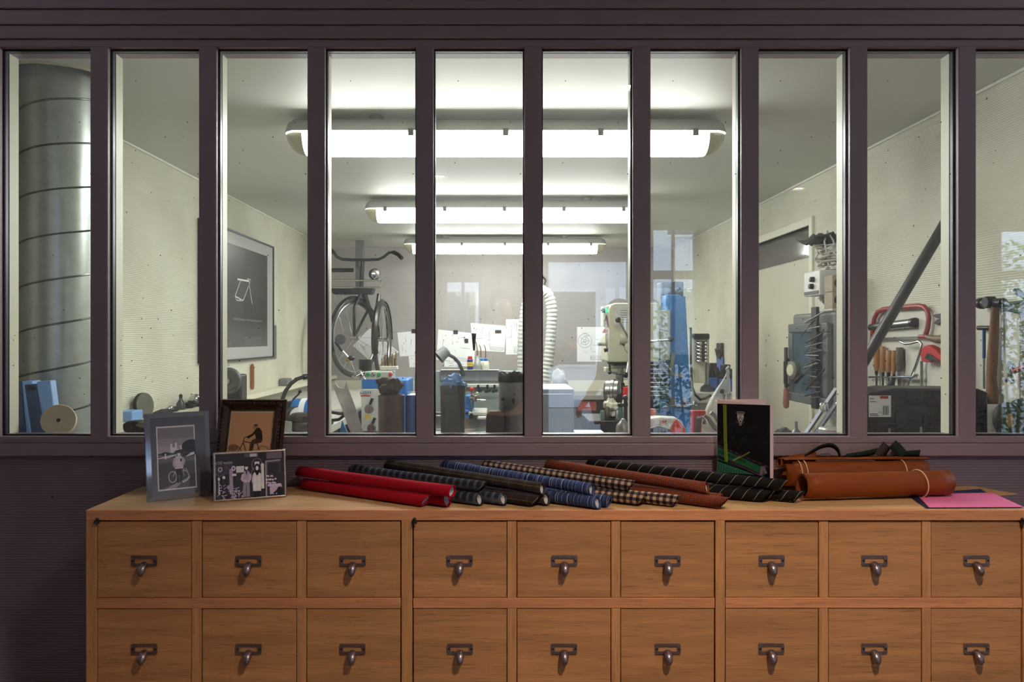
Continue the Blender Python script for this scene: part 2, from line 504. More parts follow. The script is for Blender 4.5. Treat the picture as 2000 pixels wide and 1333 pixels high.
# right wall with a doorway
DY0, DY1 = 4.30, 5.35
wr = B()
wr.box((XR, YP-.02, 0), (XR+.06, DY0, ZC+.05)).box((XR, DY1, 0), (XR+.06, YB+.06, ZC+.05)).box((XR, DY0, 2.06), (XR+.06, DY1, ZC+.05))
struct(wr.build('wall_right', WALL_W, smooth=0))
dr = B().box((XR+.035, DY0-.02, 0), (XR+.059, DY1+.02, 2.08))
door = struct(dr.build('door_1', M('door leaf paint', (206, 200, 176), 0.5, var=0.05, scale=3), smooth=0))
fr = B()
for a, b_ in (((XR-.014, DY0-.045, 0), (XR+.03, DY0, 2.105)), ((XR-.014, DY1, 0), (XR+.03, DY1+.045, 2.105)), ((XR-.0139, DY0+.0002, 2.06), (XR+.03, DY1-.0002, 2.1048))): fr.box(a, b_)
fr.build('door_frame', CREAM, door, bevel=.003)
B().box((XR+.028, DY0+.03, 1.90), (XR+.034, DY1-.03, 2.055)).build('transom_pane', M('dark transom glass', (92, 88, 80), 0.08), door, smooth=0)
struct(B().box((XL-.06, YB, 0), (XR+.06, YB+.06, ZC+.05)).build('wall_back', WALL_G, smooth=0))
# thin cornice beads where walls meet ceiling
for k, (a, b_) in enumerate((((XL+.0005, YP, ZC-.012), (XL+.0105, YB, ZC-.0005)), ((XR-.0105, YP, ZC-.012), (XR-.0005, YB, ZC-.0005)))):
    struct(B().box(a, b_).build('trim_%d' % (90+k), M('white bead', (240, 238, 226), 0.5, var=0.02), smooth=0, bevel=.003))
# upstand along the back wall
struct(B().box((XL, YB-.03, .93), (XR, YB-.001, 1.035)).build('trim_1', CREAM, smooth=0, bevel=.003))

# ------------------------------------------------------------------ glazed partition
YF = 2.24                       # front of the bars
u = YF/F
ZT = EYE + (VY-92)*u            # top of the panes
ZB = EYE - (853-VY)*u           # bottom of the panes
SX0, SX1 = -3.2, 6.0            # the shop's side walls
PITCH = 212.1*u; X0B = (193-VX)*u; BW = 0.0495
xs_bar = [X0B + PITCH*k for k in range(-2, 11)]
tn = 2
def bar_mesh(x, h, front, back):
    b_ = B()
    return b_
for k, x in enumerate(xs_bar):
    root = bpy.data.objects.new('trim_%d' % tn, None); tn += 1
    col.objects.link(root); root.location = (x, YF, ZB); MWORLD[root.name] = Matrix.Translation(root.location); struct(root)
    h = BW/2
    ch = .004
    # grey front bar with chamfered arrises
    poly = [(-h, .018), (-h, ch*.6), (-h+ch*.6, 0), (h-ch*.6, 0), (h, ch*.6), (h, .018)]
    B().prism([Vector((x+px, YF+py, ZB)) for px, py in poly], (0, 0, ZT-ZB)).build('front_bar', PAINT, root, smooth=20)
    B().box((x-h*.92, YF+.0181, ZB), (x+h*.92, YF+.042, ZT)).build('gasket', BLACK, root, smooth=0)
    B().box((x-h*.98, YF+.0421, ZB), (x+h*.98, YF+.094, ZT)).build('inner_bar', CREAM, root, smooth=0, bevel=.002)
# panes: sealed double glazing with a spacer round the edge
SPACER = M('perforated spacer', (64, 64, 72), 0.35, 0.8, var=0.48, scale=420)
for k in range(len(xs_bar)-1):
    xa = xs_bar[k]+BW/2; xb = xs_bar[k+1]-BW/2
    root = bpy.data.objects.new('window_%d' % (k+1), None)
    col.objects.link(root); root.location = ((xa+xb)/2, YF+.02, ZB); MWORLD[root.name] = Matrix.Translation(root.location); struct(root)
    B().box((xa+.001, YF+.019, ZB+.001), (xb-.001, YF+.0232, ZT-.001)).build('glass_pane', GLASS_DUSTY, root, smooth=0)
    s = B()
    w = .004
    s.box((xa, YF+.0235, ZB), (xa+w, YF+.0365, ZT)).box((xb-w, YF+.0235, ZB), (xb, YF+.0365, ZT))
    s.box((xa, YF+.0235, ZB), (xb, YF+.0365, ZB+w)).box((xa, YF+.0235, ZT-w), (xb, YF+.0365, ZT))
    s.build('spacer', SPACER, root, smooth=0)
    g = B()
    w = .0035
    for ya, yb in ((.0181, .0188), (.0415, .0428)):
        g.box((xa, YF+ya, ZB), (xa+w, YF+yb, ZT)).box((xb-w, YF+ya, ZB), (xb, YF+yb, ZT)).box((xa, YF+ya, ZT-w), (xb, YF+yb, ZT)).box((xa, YF+ya, ZB), (xb, YF+yb, ZB+w))
    g.build('gasket', BLACK, root, smooth=0)
# head: stepped boards above the panes
def zz(py): return EYE - (py-VY)*u
heads = [(zz(92), zz(77), 0.0), (zz(76.3), zz(51), -0.006), (zz(50.3), zz(21.5), -0.011), (zz(20.5), 2.56, -0.017), (2.562, 2.76, -0.017)]
for a, b_, dy in heads:
    o = B().box((SX0, YF+dy, a), (SX1, YF+.094, b_)).build('trim_%d' % tn, PAINT, smooth=0, bevel=.0025); tn += 1
    struct(o)
# bottom rail and sill mouldings
for a, b_, dy in ((zz(853), zz(866), 0.0), (zz(866.5), zz(891), -0.004)):
    o = B().box((SX0, YF+dy, b_), (SX1, YF+.094, a)).build('trim_%d' % tn, PAINT, smooth=0, bevel=.002); tn += 1
    struct(o)
struct(B().box((SX0, YF+.012, 0), (SX1, YF+.09, zz(892.5))).build('wall_partition', PAINT_WALL, smooth=0))
# cream sill shelf inside the workshop
SH = 1.14
struct(B().box((XL+.002, YF+.0945, SH-.022), (XR-.002, 2.545, SH)).build('trim_%d' % tn, M('worn cream shelf', (176, 172, 156), 0.5, var=0.12, scale=14), smooth=0, bevel=.002)); tn += 1

# ------------------------------------------------------------------ the shop in front of the glass (seen in the reflections)
YS = -3.0
SC = 2.76
struct(B().box((SX0-.1, YS-.2, -.05), (SX1+.1, YF+.012, 0)).build('floor', wood('shop floor boards', (120, 88, 62), 'y', 0.7, 0.4), smooth=0))
struct(B().box((SX0-.1, YS-.2, SC), (SX1+.1, YF+.1, SC+.06)).build('ceiling', M('shop ceiling', (196, 190, 184), 0.7, var=0.03), smooth=0))
SHOPW = M('shop wall paint', (150, 140, 140), 0.7, var=0.05, scale=3)
struct(B().box((SX0-.1, YS, 0), (SX0, YF+.012, SC)).build('wall_left', SHOPW, smooth=0))
struct(B().box((SX1, YS, 0), (SX1+.1, YF+.012, SC)).build('wall_right', SHOPW, smooth=0))
def mir(px, Y): return (px-VX)*(2*(YF+.03)-Y)/F      # x of something at depth Y that shows at px in the glass
def mirz(py, Y): return EYE - (py-VY)*(2*(YF+.03)-Y)/F
opens = [(mir(862, YS), mir(945, YS), mirz(660, YS), mirz(540, YS)), (mir(1062, YS), mir(1236, YS), mirz(860, YS), mirz(500, YS)),
         (mir(1268, YS), mir(1368, YS), mirz(860, YS), mirz(437, YS)), (mir(1953, YS), mir(2120, YS), mirz(860, YS), mirz(440, YS))]
xsw = [SX0] + [e for o_ in opens for e in (o_[0], o_[1])] + [SX1]
ws = B()
for i in range(0, len(xsw), 2): ws.box((xsw[i], YS-.2, 0), (xsw[i+1], YS, SC))
for xa, xb, za, zb in opens: ws.box((xa, YS-.2, 0), (xb, YS, za)).box((xa, YS-.2, zb), (xb, YS, SC))
struct(ws.build('wall_street', SHOPW, smooth=0))
FRAMEW = M('street window frame', (168, 172, 182), 0.5)
wk = len(xs_bar)
for xa, xb, za, zb in opens:
    root = bpy.data.objects.new('window_%d' % wk, None); wk += 1
    col.objects.link(root); root.location = ((xa+xb)/2, YS-.1, za); MWORLD[root.name] = Matrix.Translation(root.location); struct(root)
    f_ = B()
    t = .05
    f_.box((xa, YS-.13, za), (xa+t, YS-.07, zb)).box((xb-t, YS-.13, za), (xb, YS-.07, zb)).box((xa, YS-.13, za), (xb, YS-.07, za+t)).box((xa, YS-.13, zb-t), (xb, YS-.07, zb))
    if xb-xa < .6: f_.box(((xa+xb)/2-.015, YS-.12, za), ((xa+xb)/2+.015, YS-.08, zb))
    zm = mirz(536, YS)
    if zb > zm+.2: f_.box((xa, YS-.13, zm-.04), (xb, YS-.07, zm+.04))
    f_.build('window_frame', FRAMEW, root, smooth=0, bevel=.004)
    B().box((xa+t, YS-.105, za+t), (xb-t, YS-.1, zb-t)).build('glass_pane', GLASS, root, smooth=0)
# street: pavement and the pale house across it
struct(B().box((-9, -16, -.1), (12, YS-.2, -.02)).build('ground', M('pavement', (130, 130, 132), 0.8, var=0.1, scale=6), smooth=0))
hs = tag(B().box((-8, -13, 0), (11, -12, 9)).build('house', M('pale render', (210, 211, 216), 0.8, var=0.05, scale=2), smooth=0), 'pale rendered house across the street, reflected in the glass', 'building')
for i in range(7):
    for j in range(3):
        xw = -6.5+i*2.5; zw = .9+j*2.7
        f_ = B().box((xw-.06, -12.03, zw-.06), (xw+1.06, -11.97, zw+1.56)).build('window_surround', M('white surround', (224, 224, 224), 0.6), hs, smooth=0)
        B().box((xw, -12.0, zw), (xw+1, -11.955, zw+1.5)).build('pane', M('dark window', (60, 70, 84), 0.15), f_, smooth=0)
# ceiling spots of the shop
for i, (x, y, wt) in enumerate(SPOTS):
    root = thing('ceiling_spotlight', ['round ceiling spotlight nearest the drawer cabinet, reflected in the glass', 'round ceiling spotlight behind the camera, reflected in the glass', 'round ceiling spotlight by the street window, reflected in the glass'][i], 'light', (x, y, SC-.07), group='shop ceiling spotlights')
    B().lathe([(.0, .069), (.062, .069), (.062, 0), (.05, 0), (.045, .02), (0, .03)], (x, y, SC-.07), n=24).build('housing', WHITEP, root)
    B().lathe([(.0, .016), (.043, .016), (.043, .012), (0, .012)], (x, y, SC-.07), n=24).build('lamp', emit('warm lamp', SPOT_COL, 60.0), root)
    ld = bpy.data.lights.new('spot beam', 'SPOT'); ld.energy = wt; ld.color = SPOT_COL; ld.spot_size = R(125); ld.spot_blend = 0.9; ld.shadow_soft_size = .035
    lo = bpy.data.objects.new('spot_beam', ld); col.objects.link(lo); lo.parent = root; lo.location = (0, 0, -.03)
# ------------------------------------------------------------------ drawer cabinet
CY = 1.94; cu_ = CY/F
def cx_(px): return (px-VX)*cu_
def cz_(py): return EYE-(py-VY)*cu_
TOPZ = cz_(997)
OAK = (204, 149, 100)
OAKX = wood('oak, grain across', OAK, 'x', 0.80); OAKZ = wood('oak, grain upright', (214, 156, 104), 'z', 0.82); OAKR = wood('oak rail', (226, 158, 112), 'x', 0.84)
OAKT = wood('oak top', (220, 176, 126), 'x', 0.86, 0.35)
CXL, CXR = cx_(168), cx_(2019)
cab = thing('drawer_cabinet', 'long oak cabinet with rows of small square drawers below the glazed partition', 'cabinet', ((CXL+CXR)/2, CY+.15, 0))
BK = YF+.008
t_ = .0255
B().box((CXL, CY+.0121, TOPZ-t_), (CXR, BK, TOPZ)).build('top_panel', OAKT, cab, smooth=0)
B().box((CXL, CY, TOPZ-t_), (CXR, CY+.012, TOPZ)).build('front_edge', OAKR, cab, bevel=.0012)
B().box((CXL, CY, 0), (CXL+t_, BK, TOPZ-t_)).build('side_panel', OAKZ, cab, bevel=.0012)
B().box((CXR-t_, CY, 0), (CXR, BK, TOPZ-t_)).build('side_panel', OAKZ, cab, bevel=.0012)
for a, b_ in ((784, 805), (1397.5, 1416)):
    B().box((cx_(a), CY, .08), (cx_(b_), BK-.02, TOPZ-t_)).build('divider', OAKZ, cab, bevel=.0012)
B().box((CXL+t_, CY+.035, .06), (CXR-t_, CY+.05, TOPZ-t_)).build('back_board', M('cabinet shadow board', (60, 40, 26), 0.8), cab, smooth=0)  # dark sheet close behind the fronts, coloured as the shade in their gaps
B().box((CXL+t_, CY+.02, 0), (CXR-t_, CY+.04, .08)).build('plinth', OAKX, cab, bevel=.002)
mods = [[(188.5, 373), (394, 578.5), (598.5, 782)], [(807, 990), (1010, 1193.5), (1213, 1396)], [(1418, 1600), (1620, 1802), (1821, 1997.5)]]
rows = [(1020, 1168.5), (1190.5, 1339.5), (1361.5, 1510.5)]
BRZ = M('aged bronze', (146, 134, 140), 0.36, 0.9, var=0.15, scale=70)
HOLE = M('screw hole', (10, 9, 9), 0.9)
# label holder and pull, built once round the origin (front faces -Y)
def holder_mesh():
    b = B()
    w, h, t = .0315, .0125, .0032
    iw, ih = .0232, .0068
    oc = .002
    out = [(-w+oc, -h), (w-oc, -h), (w, -h+oc), (w, h-oc), (w-oc, h), (-w+oc, h), (-w, h-oc), (-w, -h+oc)]
    inn = [(-iw, -ih), (iw, -ih), (iw, -ih), (iw, ih), (iw, ih), (-iw, ih), (-iw, ih), (-iw, -ih)]
    n = 8
    v = [(x, -t, z) for x, z in out] + [(x, -t, z) for x, z in inn] + [(x, 0, z) for x, z in out] + [(x, 0, z) for x, z in inn]
    f = []
    for i in range(n):
        j = (i+1) % n
        f += [(i, j, n+j, n+i), (2*n+i, 2*n+j, j, i), (n+i, n+j, 3*n+j, 3*n+i)]
    b.add(v, f)
    return b
def pull_mesh():
    b = B()
    # a drop of metal growing out of the lower rail, curving forward and down
    path = [(0, .001, -.0098), (0, -.0045, -.0104), (0, -.0105, -.0126), (0, -.0155, -.0168), (0, -.0185, -.0222), (0, -.0195, -.0276), (0, -.0190, -.0318), (0, -.0180, -.0338)]
    rad = [.0098, .0102, .0104, .0100, .0090, .0072, .0046, .0012]
    b.tube(path, rad, 16, flat=.8)
    return b
tmp_p = bpy.data.objects.new('template', None); MWORLD['template'] = Matrix.Identity(4)
hm = holder_mesh().build('label_holder', BRZ, tmp_p, smooth=30, local=True); hm_mesh = hm.data
pm = pull_mesh().build('pull', BRZ, tmp_p, smooth=60, local=True); pm_mesh = pm.data
sm_b = B()
sm_b.lathe([(.0, .0005), (.0022, .0005), (.0022, 0)], (0, -.0033, 0), (0, -1, 0), 12, closed=False)
sm = sm_b.build('screw_hole', HOLE, tmp_p, smooth=0, local=True); sm_mesh = sm.data
for o_ in (hm, pm, sm): bpy.data.objects.remove(o_)
bpy.data.objects.remove(tmp_p)
hx_c = [[281, 485, 689], [898, 1102, 1304.5], [1508, 1709, 1909]]
rnd = random.Random(3)
for mi, mod in enumerate(mods):
    gx0, gx1 = mod[0][0]-1.0, mod[2][1]+1.0
    dyf = .001 + .0012*mi
    # rails between the rows and the stiles between drawers
    for ri in range(2):
        B().box((cx_(gx0)+.0008, CY+dyf, cz_(rows[ri+1][0]-1)), (cx_(gx1)-.0008, CY+.032, cz_(rows[ri][1]+1))).build('rail', OAKR, cab, bevel=.0008)
    B().box((cx_(gx0)+.0008, CY+dyf, .085), (cx_(gx1)-.0008, CY+.032, cz_(rows[2][1]+1))).build('rail', OAKR, cab, bevel=.0008)
    for ri in range(3):
        for (a, b_) in ((mod[0][1], mod[1][0]), (mod[1][1], mod[2][0])):
            B().box((cx_(a)+.0012, CY+dyf+.0006, cz_(rows[ri][1]+.8)), (cx_(b_)-.0012, CY+.032, cz_(rows[ri][0]-1.2))).build('stile', OAKZ, cab, bevel=.0008)
        for di, (a, b_) in enumerate(mod):
            x0, x1, z0, z1 = cx_(a)+.0006, cx_(b_)-.0006, cz_(rows[ri][1]), cz_(rows[ri][0])
            d = bpy.data.objects.new('drawer', None)
            me = B().box((x0, CY+dyf+.0022, z0), (x1, CY+.03, z1))
            d = me.build('drawer', OAKX, cab, bevel=.0009)
            hx = cx_(hx_c[mi][di]) + rnd.uniform(-.0008, .0008); hz = cz_([1096.5, 1269, 1441][ri])
            mw = MWORLD[cab.name].inverted() @ Vector((hx, CY+dyf+.0022, hz))
            side = 1
            for nm, me_ in (('label_holder', hm_mesh), ('pull', pm_mesh), ('screw_hole', sm_mesh), ('screw_hole', sm_mesh)):
                if ri == 2: continue
                o_ = bpy.data.objects.new(nm, me_); col.objects.link(o_); o_.parent = d; o_.location = mw
                if nm == 'screw_hole':
                    side *= -1; o_.location = mw + Vector((.0273*side, 0, 0))
# pivot hinges at the top corners of the fronts
for px in (191, 810, 1995.5):
    b = B()
    c = Vector((cx_(px), CY-.004, cz_(1019)))
    b.cyl(c+Vector((0, 0, -.004)), c+Vector((0, 0, .003)), .0062, n=14).ball(c+Vector((0, 0, .006)), .0042).box(c+Vector((-.003, .0, -.0055)), c+Vector((.003, .006, .007)))
    b.build('hinge', DARKST, cab)

# ------------------------------------------------------------------ fabric sample rolls
def fabric(name, fn, rough=0.85):
    m, nt, b = new_mat(name)
    N = nt.nodes.new; L = nt.links.new
    tc = N('ShaderNodeTexCoord'); sp = N('ShaderNodeSeparateXYZ'); L(tc.outputs['UV'], sp.inputs[0])
    def math_(op, a, b_=None, c=None):
        n = N('ShaderNodeMath'); n.operation = op
        for i, x in enumerate((a, b_, c)):
            if x is None: continue
            if isinstance(x, (int, float)): n.inputs[i].default_value = x
            else: L(x, n.inputs[i])
        return n.outputs[0]
    def mix(f, a, b_, mode='MIX'):
        n = N('ShaderNodeMix'); n.data_type = 'RGBA'; n.blend_type = mode
        for s_, x in ((0, f), (6, a), (7, b_)):
            if isinstance(x, tuple): n.inputs[s_].default_value = x
            elif isinstance(x, (int, float)): n.inputs[s_].default_value = x
            else: L(x, n.inputs[s_])
        return n.outputs[2]
    def band(x, period, lo, hi):
        """1 where the fraction of x/period lies between lo and hi"""
        fr_ = math_('FRACT', math_('DIVIDE', x, period))
        return math_('MULTIPLY', math_('GREATER_THAN', fr_, lo), math_('LESS_THAN', fr_, hi))
    colr = fn(sp.outputs[0], sp.outputs[1], math_, mix, band, N, L, tc)
    # woven threads
    wu = math_('SINE', math_('MULTIPLY', sp.outputs[0], 2*math.pi/.0011)); wv = math_('SINE', math_('MULTIPLY', sp.outputs[1], 2*math.pi/.0011))
    wv2 = math_('MULTIPLY', wu, wv)
    sh = math_('MULTIPLY_ADD', wv2, .14, .92)
    L(mix(1.0, colr, sh, 'MULTIPLY'), b.inputs['Base Color'])
    bp = N('ShaderNodeBump'); bp.inputs['Strength'].default_value = .25; bp.inputs['Distance'].default_value = .0004
    L(wv2, bp.inputs['Height']); L(bp.outputs[0], b.inputs['Normal'])
    b.inputs['Roughness'].default_value = rough
    b.inputs['Specular IOR Level'].default_value = 0.25
    return m
def f_red(u_, v_, ma, mix, band, N, L, tc): return mix(0.0, lin((176, 4, 36)), lin((140, 4, 26)))
def f_grey(u_, v_, ma, mix, band, N, L, tc):
    s1 = ma('POWER', ma('ABSOLUTE', ma('SINE', ma('MULTIPLY', u_, math.pi/.021))), 6); s2 = ma('POWER', ma('ABSOLUTE', ma('SINE', ma('MULTIPLY', v_, math.pi/.05))), 12)
    return mix(ma('MINIMUM', ma('ADD', s1, s2), 1.0), lin((30, 33, 42)), lin((80, 88, 100)))
def f_brown(u_, v_, ma, mix, band, N, L, tc):
    a = mix(band(v_, .03, .1, .2), lin((58, 42, 38)), lin((84, 84, 66)))
    a = mix(ma('MULTIPLY', band(v_, .03, .55, .6), .8), a, lin((60, 84, 120)))
    a = mix(ma('MULTIPLY', band(u_, .045, .1, .42), ma('MULTIPLY', band(u_, .004, .3, .7), .7)), a, lin((26, 24, 26)))
    return mix(ma('MULTIPLY', band(u_, .045, .7, .74), .6), a, lin((76, 96, 84)))
def f_blue(u_, v_, ma, mix, band, N, L, tc):
    n = N('ShaderNodeTexNoise'); n.noise_dimensions = '1D'; n.inputs['Scale'].default_value = 260; n.inputs['Detail'].default_value = 3; n.inputs['Roughness'].default_value = .7
    L(u_, n.inputs['W'])
    f = ma('GREATER_THAN', n.outputs['Fac'], .52); g = ma('GREATER_THAN', n.outputs['Fac'], .6)
    return mix(g, mix(f, lin((34, 46, 86)), lin((72, 92, 142))), lin((150, 160, 190)))
def f_ging(u_, v_, ma, mix, band, N, L, tc):
    a = band(u_, .0172, 0, .5); b = band(v_, .0172, 0, .5)
    s = ma('ADD', a, b)
    m1 = mix(ma('GREATER_THAN', s, .5), lin((206, 172, 138)), lin((92, 78, 76)))
    return mix(ma('GREATER_THAN', s, 1.5), m1, lin((24, 24, 38)))
def f_rust(u_, v_, ma, mix, band, N, L, tc):
    a = band(u_, .0042, 0, .52); b = band(v_, .0042, 0, .52)
    s = ma('ADD', a, b)
    m1 = mix(ma('GREATER_THAN', s, .5), lin((190, 98, 60)), lin((112, 54, 40)))
    return mix(ma('GREATER_THAN', s, 1.5), m1, lin((34, 20, 22)))
def f_pin(u_, v_, ma, mix, band, N, L, tc):
    w = ma('ADD', u_, ma('MULTIPLY', v_, .55))
    return mix(band(w, .0305, .0, .045), lin((17, 17, 20)), lin((170, 150, 124)))
LINING = M('pale lining paper', (196, 194, 202), 0.7)
def roll(label, cat, group, mat, p0, p1, r, slant0=.004, slant1=.01, th0=-1.2, turns=1.12, name='fabric_roll', lining=True, nth=34, thick=.0012, squash=1.0):
    p0 = Vector(p0); p1 = Vector(p1)
    a = (p1-p0); Ln = a.length; a.normalize()
    w = Vector((0,0,1)) - a*a.z; w.normalize(); u_ = w.cross(a).normalized()     # w up, u_ sideways
    ns = 10
    vs_ = []; uvs = []; fs = []
    for i in range(ns+1):
        for j in range(nth+1):
            tt = j/nth
            th = th0 + tt*turns*2*math.pi
            rr = r*(1-.10*tt*turns)
            s0 = slant0*math.sin(th); s1 = Ln + slant1*math.sin(th)
            s_ = s0 + (s1-s0)*i/ns
            wob = 1 + .02*math.sin(5*s_/Ln*math.pi+th0)
            vs_.append(p0 + a*s_ + u_*(rr*wob*math.cos(th)) + w*(rr*wob*squash*math.sin(th)))
            uvs.append((s_, tt*turns*2*math.pi*r))
    for i in range(ns):
        for j in range(nth):
            k = i*(nth+1)+j
            fs.append((k, k+1, k+nth+2, k+nth+1))
    zs = min(v.z for v in vs_)
    org = Vector(((p0.x+p1.x)/2, (p0.y+p1.y)/2, zs))
    me = bpy.data.meshes.new(name)
    me.from_pydata([tuple(v-org) for v in vs_], [], fs)
    ul = me.uv_layers.new(name='cloth')
    for lp in me.loops: ul.data[lp.index].uv = uvs[lp.vertex_index]
    me.polygons.foreach_set('use_smooth', [True]*len(me.polygons))
    me.materials.append(mat)
    o = bpy.data.objects.new(name, me); col.objects.link(o); o.location = org
    MWORLD[o.name] = Matrix.Translation(org)
    md = o.modifiers.new('thickness', 'SOLIDIFY'); md.thickness = thick; md.offset = -1
    tag(o, label, cat, group)
    if lining:
        b = B()
        g = []
        for i in range(2):
            row = []
            for j in range(nth+1):
                th = 2*math.pi*j/nth; rr = r*.80
                s_ = .006 + slant0*math.sin(th) if i == 0 else Ln-.006 + slant1*math.sin(th)
                row.append(p0 + a*s_ + u_*(rr*math.cos(th)) + w*(rr*squash*math.sin(th)))
            g.append(row)
        b.sheet(g)
        b.build('lining', LINING, o, solid=.0008)
    return o
RR = .0156
def low(px, py, ymax=2.205):
    z = TOPZ+RR+.0008
    Y = min((EYE-z)*F/(py-VY), ymax)
    return Vector(((px-VX)*Y/F, Y, z))
def upp(px, py, ymax=2.205):
    z = TOPZ+RR*2.85
    Y = (EYE-z)*F/(py-VY)
    if Y > ymax: return W(px, py, ymax)
    return Vector(((px-VX)*Y/F, Y, z))
sets = [
 ('plain red wool', f_red, (588, 924), (884, 964), (592, 943), (832, 979), (640, 944), (874, 978)),
 ('charcoal windowpane plaid', f_grey, (690, 921), (942, 951), (690, 944), (938, 976), (735, 944), (984, 977)),
 ('dark brown tartan', f_brown, (760, 910), (1060, 953), (803, 944), (1047, 979), (824, 944), (1068, 976)),
 ('blue streaked', f_blue, (868, 912), (1156, 957), (880, 944), (1168, 983), (925, 944), (1190, 977)),
 ('cream and navy gingham', f_ging, (948, 912), (1233, 948), (972, 944), (1256, 977), (1040, 944), (1322, 979)),
 ('rust houndstooth', f_rust, (1072, 910), (1382, 953), (1115, 944), (1414, 983), (1150, 944), (1406, 965)),
 ('black pinstriped', f_pin, (1150, 909), (1528, 944), (1190, 944), (1496, 970), (1262, 944), (1562, 968)),
]
rr_ = random.Random(11)
def to_px(P, d, px):
    """point on the line P + t d that shows at px"""
    k = (px-VX)/F
    t = (k*P.y-P.x)/(d.x-k*d.y)
    return P + d*t
for (nm, fn, uf, un, af, an, bf, bn), (su, sa, sb2) in zip(sets, ((.002, .010, -.004), (.012, -.004, -.004), (-.003, .012, -.004), (-.002, -.004, .006), (.009, .010, .010), (-.004, .012, .006), (.012, .014, .014))):
    m_ = fabric(nm + ' cloth', fn)
    g = nm + ' cloth rolls on the cabinet'
    A0, A1 = low(*af), low(*an)
    d = (A1-A0).normalized()
    side = Vector((-d.y, d.x, 0))*(2.06*RR)           # away from the room, towards the wall
    C0 = A0+side; C1 = to_px(C0, d, bn[0])
    C0 = C0 + d*(.075 if C0.y > 2.20 else 0)
    U0 = A0+side*.5+Vector((0, 0, RR*1.80))
    U1 = to_px(U0, d, un[0]); U0 = W(uf[0]-4, uf[1]-3, 2.212); U0.z = max(U0.z, TOPZ+RR*2.85)
    roll('%s cloth roll lying on top of its pair' % nm, 'fabric roll', g, m_, U0, U1, RR, .006, su, rr_.uniform(-1.6, -.8))
    roll('%s cloth roll, lower one in front on the cabinet top' % nm, 'fabric roll', g, m_, A0, A1, RR, .004, sa, rr_.uniform(-1.6, -.4))
    roll('%s cloth roll, lower one at the back on the cabinet top' % nm, 'fabric roll', g, m_, C0, C1, RR, .004, sb2, rr_.uniform(-2.6, -.6))

# ------------------------------------------------------------------ leather rolls, ribbons, paper, booklet
LEATHER = M('tan leather', (132, 64, 18), 0.55, var=0.10, scale=18, bump=0.08, spec=0.25)
BAND = M('cream rubber band', (226, 196, 150), 0.6)
r1 = .0345
p0 = Vector(((1566-VX)*2.055/F, 2.055, TOPZ+r1+.0022)); p1 = Vector(((1852-VX)*2.10/F, 2.105, TOPZ+r1+.0022))
l1 = roll('thick tan leather roll with one cream band, in front of the other leather', 'leather roll', 'tan leather rolls', LEATHER, p0, p1, r1, .002, .004, -.9, 1.5, 'leather_roll', False, 60, .0022)
ax = (p1-p0).normalized()
def band_at(parent, P, axis, r, wd=.0035):
    b = B(); b.torus(P, axis, r, wd/2, 40, 6); return b.build('rubber_band', BAND, parent)
band_at(l1, p0+ax*(.80*(p1-p0).length), ax+Vector((.0, .08, .06)), r1+.0016)
r2 = .036
q0 = Vector(((1538-VX)*2.18/F, 2.182, TOPZ+r2+.011)); q1 = Vector(((1800-VX)*2.19/F, 2.188, TOPZ+r2+.013))
l2 = roll('tan leather roll with loose flap and three cream bands, behind the thick one', 'leather roll', 'tan leather rolls', LEATHER, q0, q1, r2, .012, .010, .5, 1.25, 'leather_roll', False, 60, .0022, .96)
ax2 = (q1-q0).normalized()
for t in (.075, .115, .84): band_at(l2, q0+ax2*(t*(q1-q0).length), ax2, r2+.0014, .003)
# loose flap along the top of that roll, wavy edge
g = []
for i in range(24):
    s_ = i/23
    P = q0 + ax2*((q1-q0).length*(-.03+1.08*s_))
    row = []
    for j in range(8):
        th = 1.75 - (.95-.35*math.sin(math.pi*s_))*j/7
        rr2 = r2 + .0045 + .003*j/7 + .004*abs(math.sin(2*math.pi*s_))*j/7
        row.append(P + Vector((0, -rr2*math.cos(math.pi-th), rr2*math.sin(th))))
    g.append(row)
B().sheet(g).build('flap', LEATHER, l2, solid=.002)
# layered sheets showing at its left mouth
for k in range(2):
    g = []
    for i in range(2):
        row = []
        for j in range(19):
            th = 1.9 + 3.4*j/18; rr2 = r2*(.86-.16*k)
            row.append(q0 + ax2*(-.01+.06*i) + Vector((0, rr2*math.cos(th), rr2*math.sin(th))))
        g.append(row)
    B().sheet(g).build('leather_layer', LEATHER, l2, solid=.0018)
r3 = .013
l3 = roll('narrow tan leather roll tucked against the wall behind the bands', 'leather roll', 'tan leather rolls', LEATHER, W(1520, 905, 2.2), W(1590, 893, 2.222), .014, .004, .004, 0, 1.3, 'leather_roll', False, 40, .002)
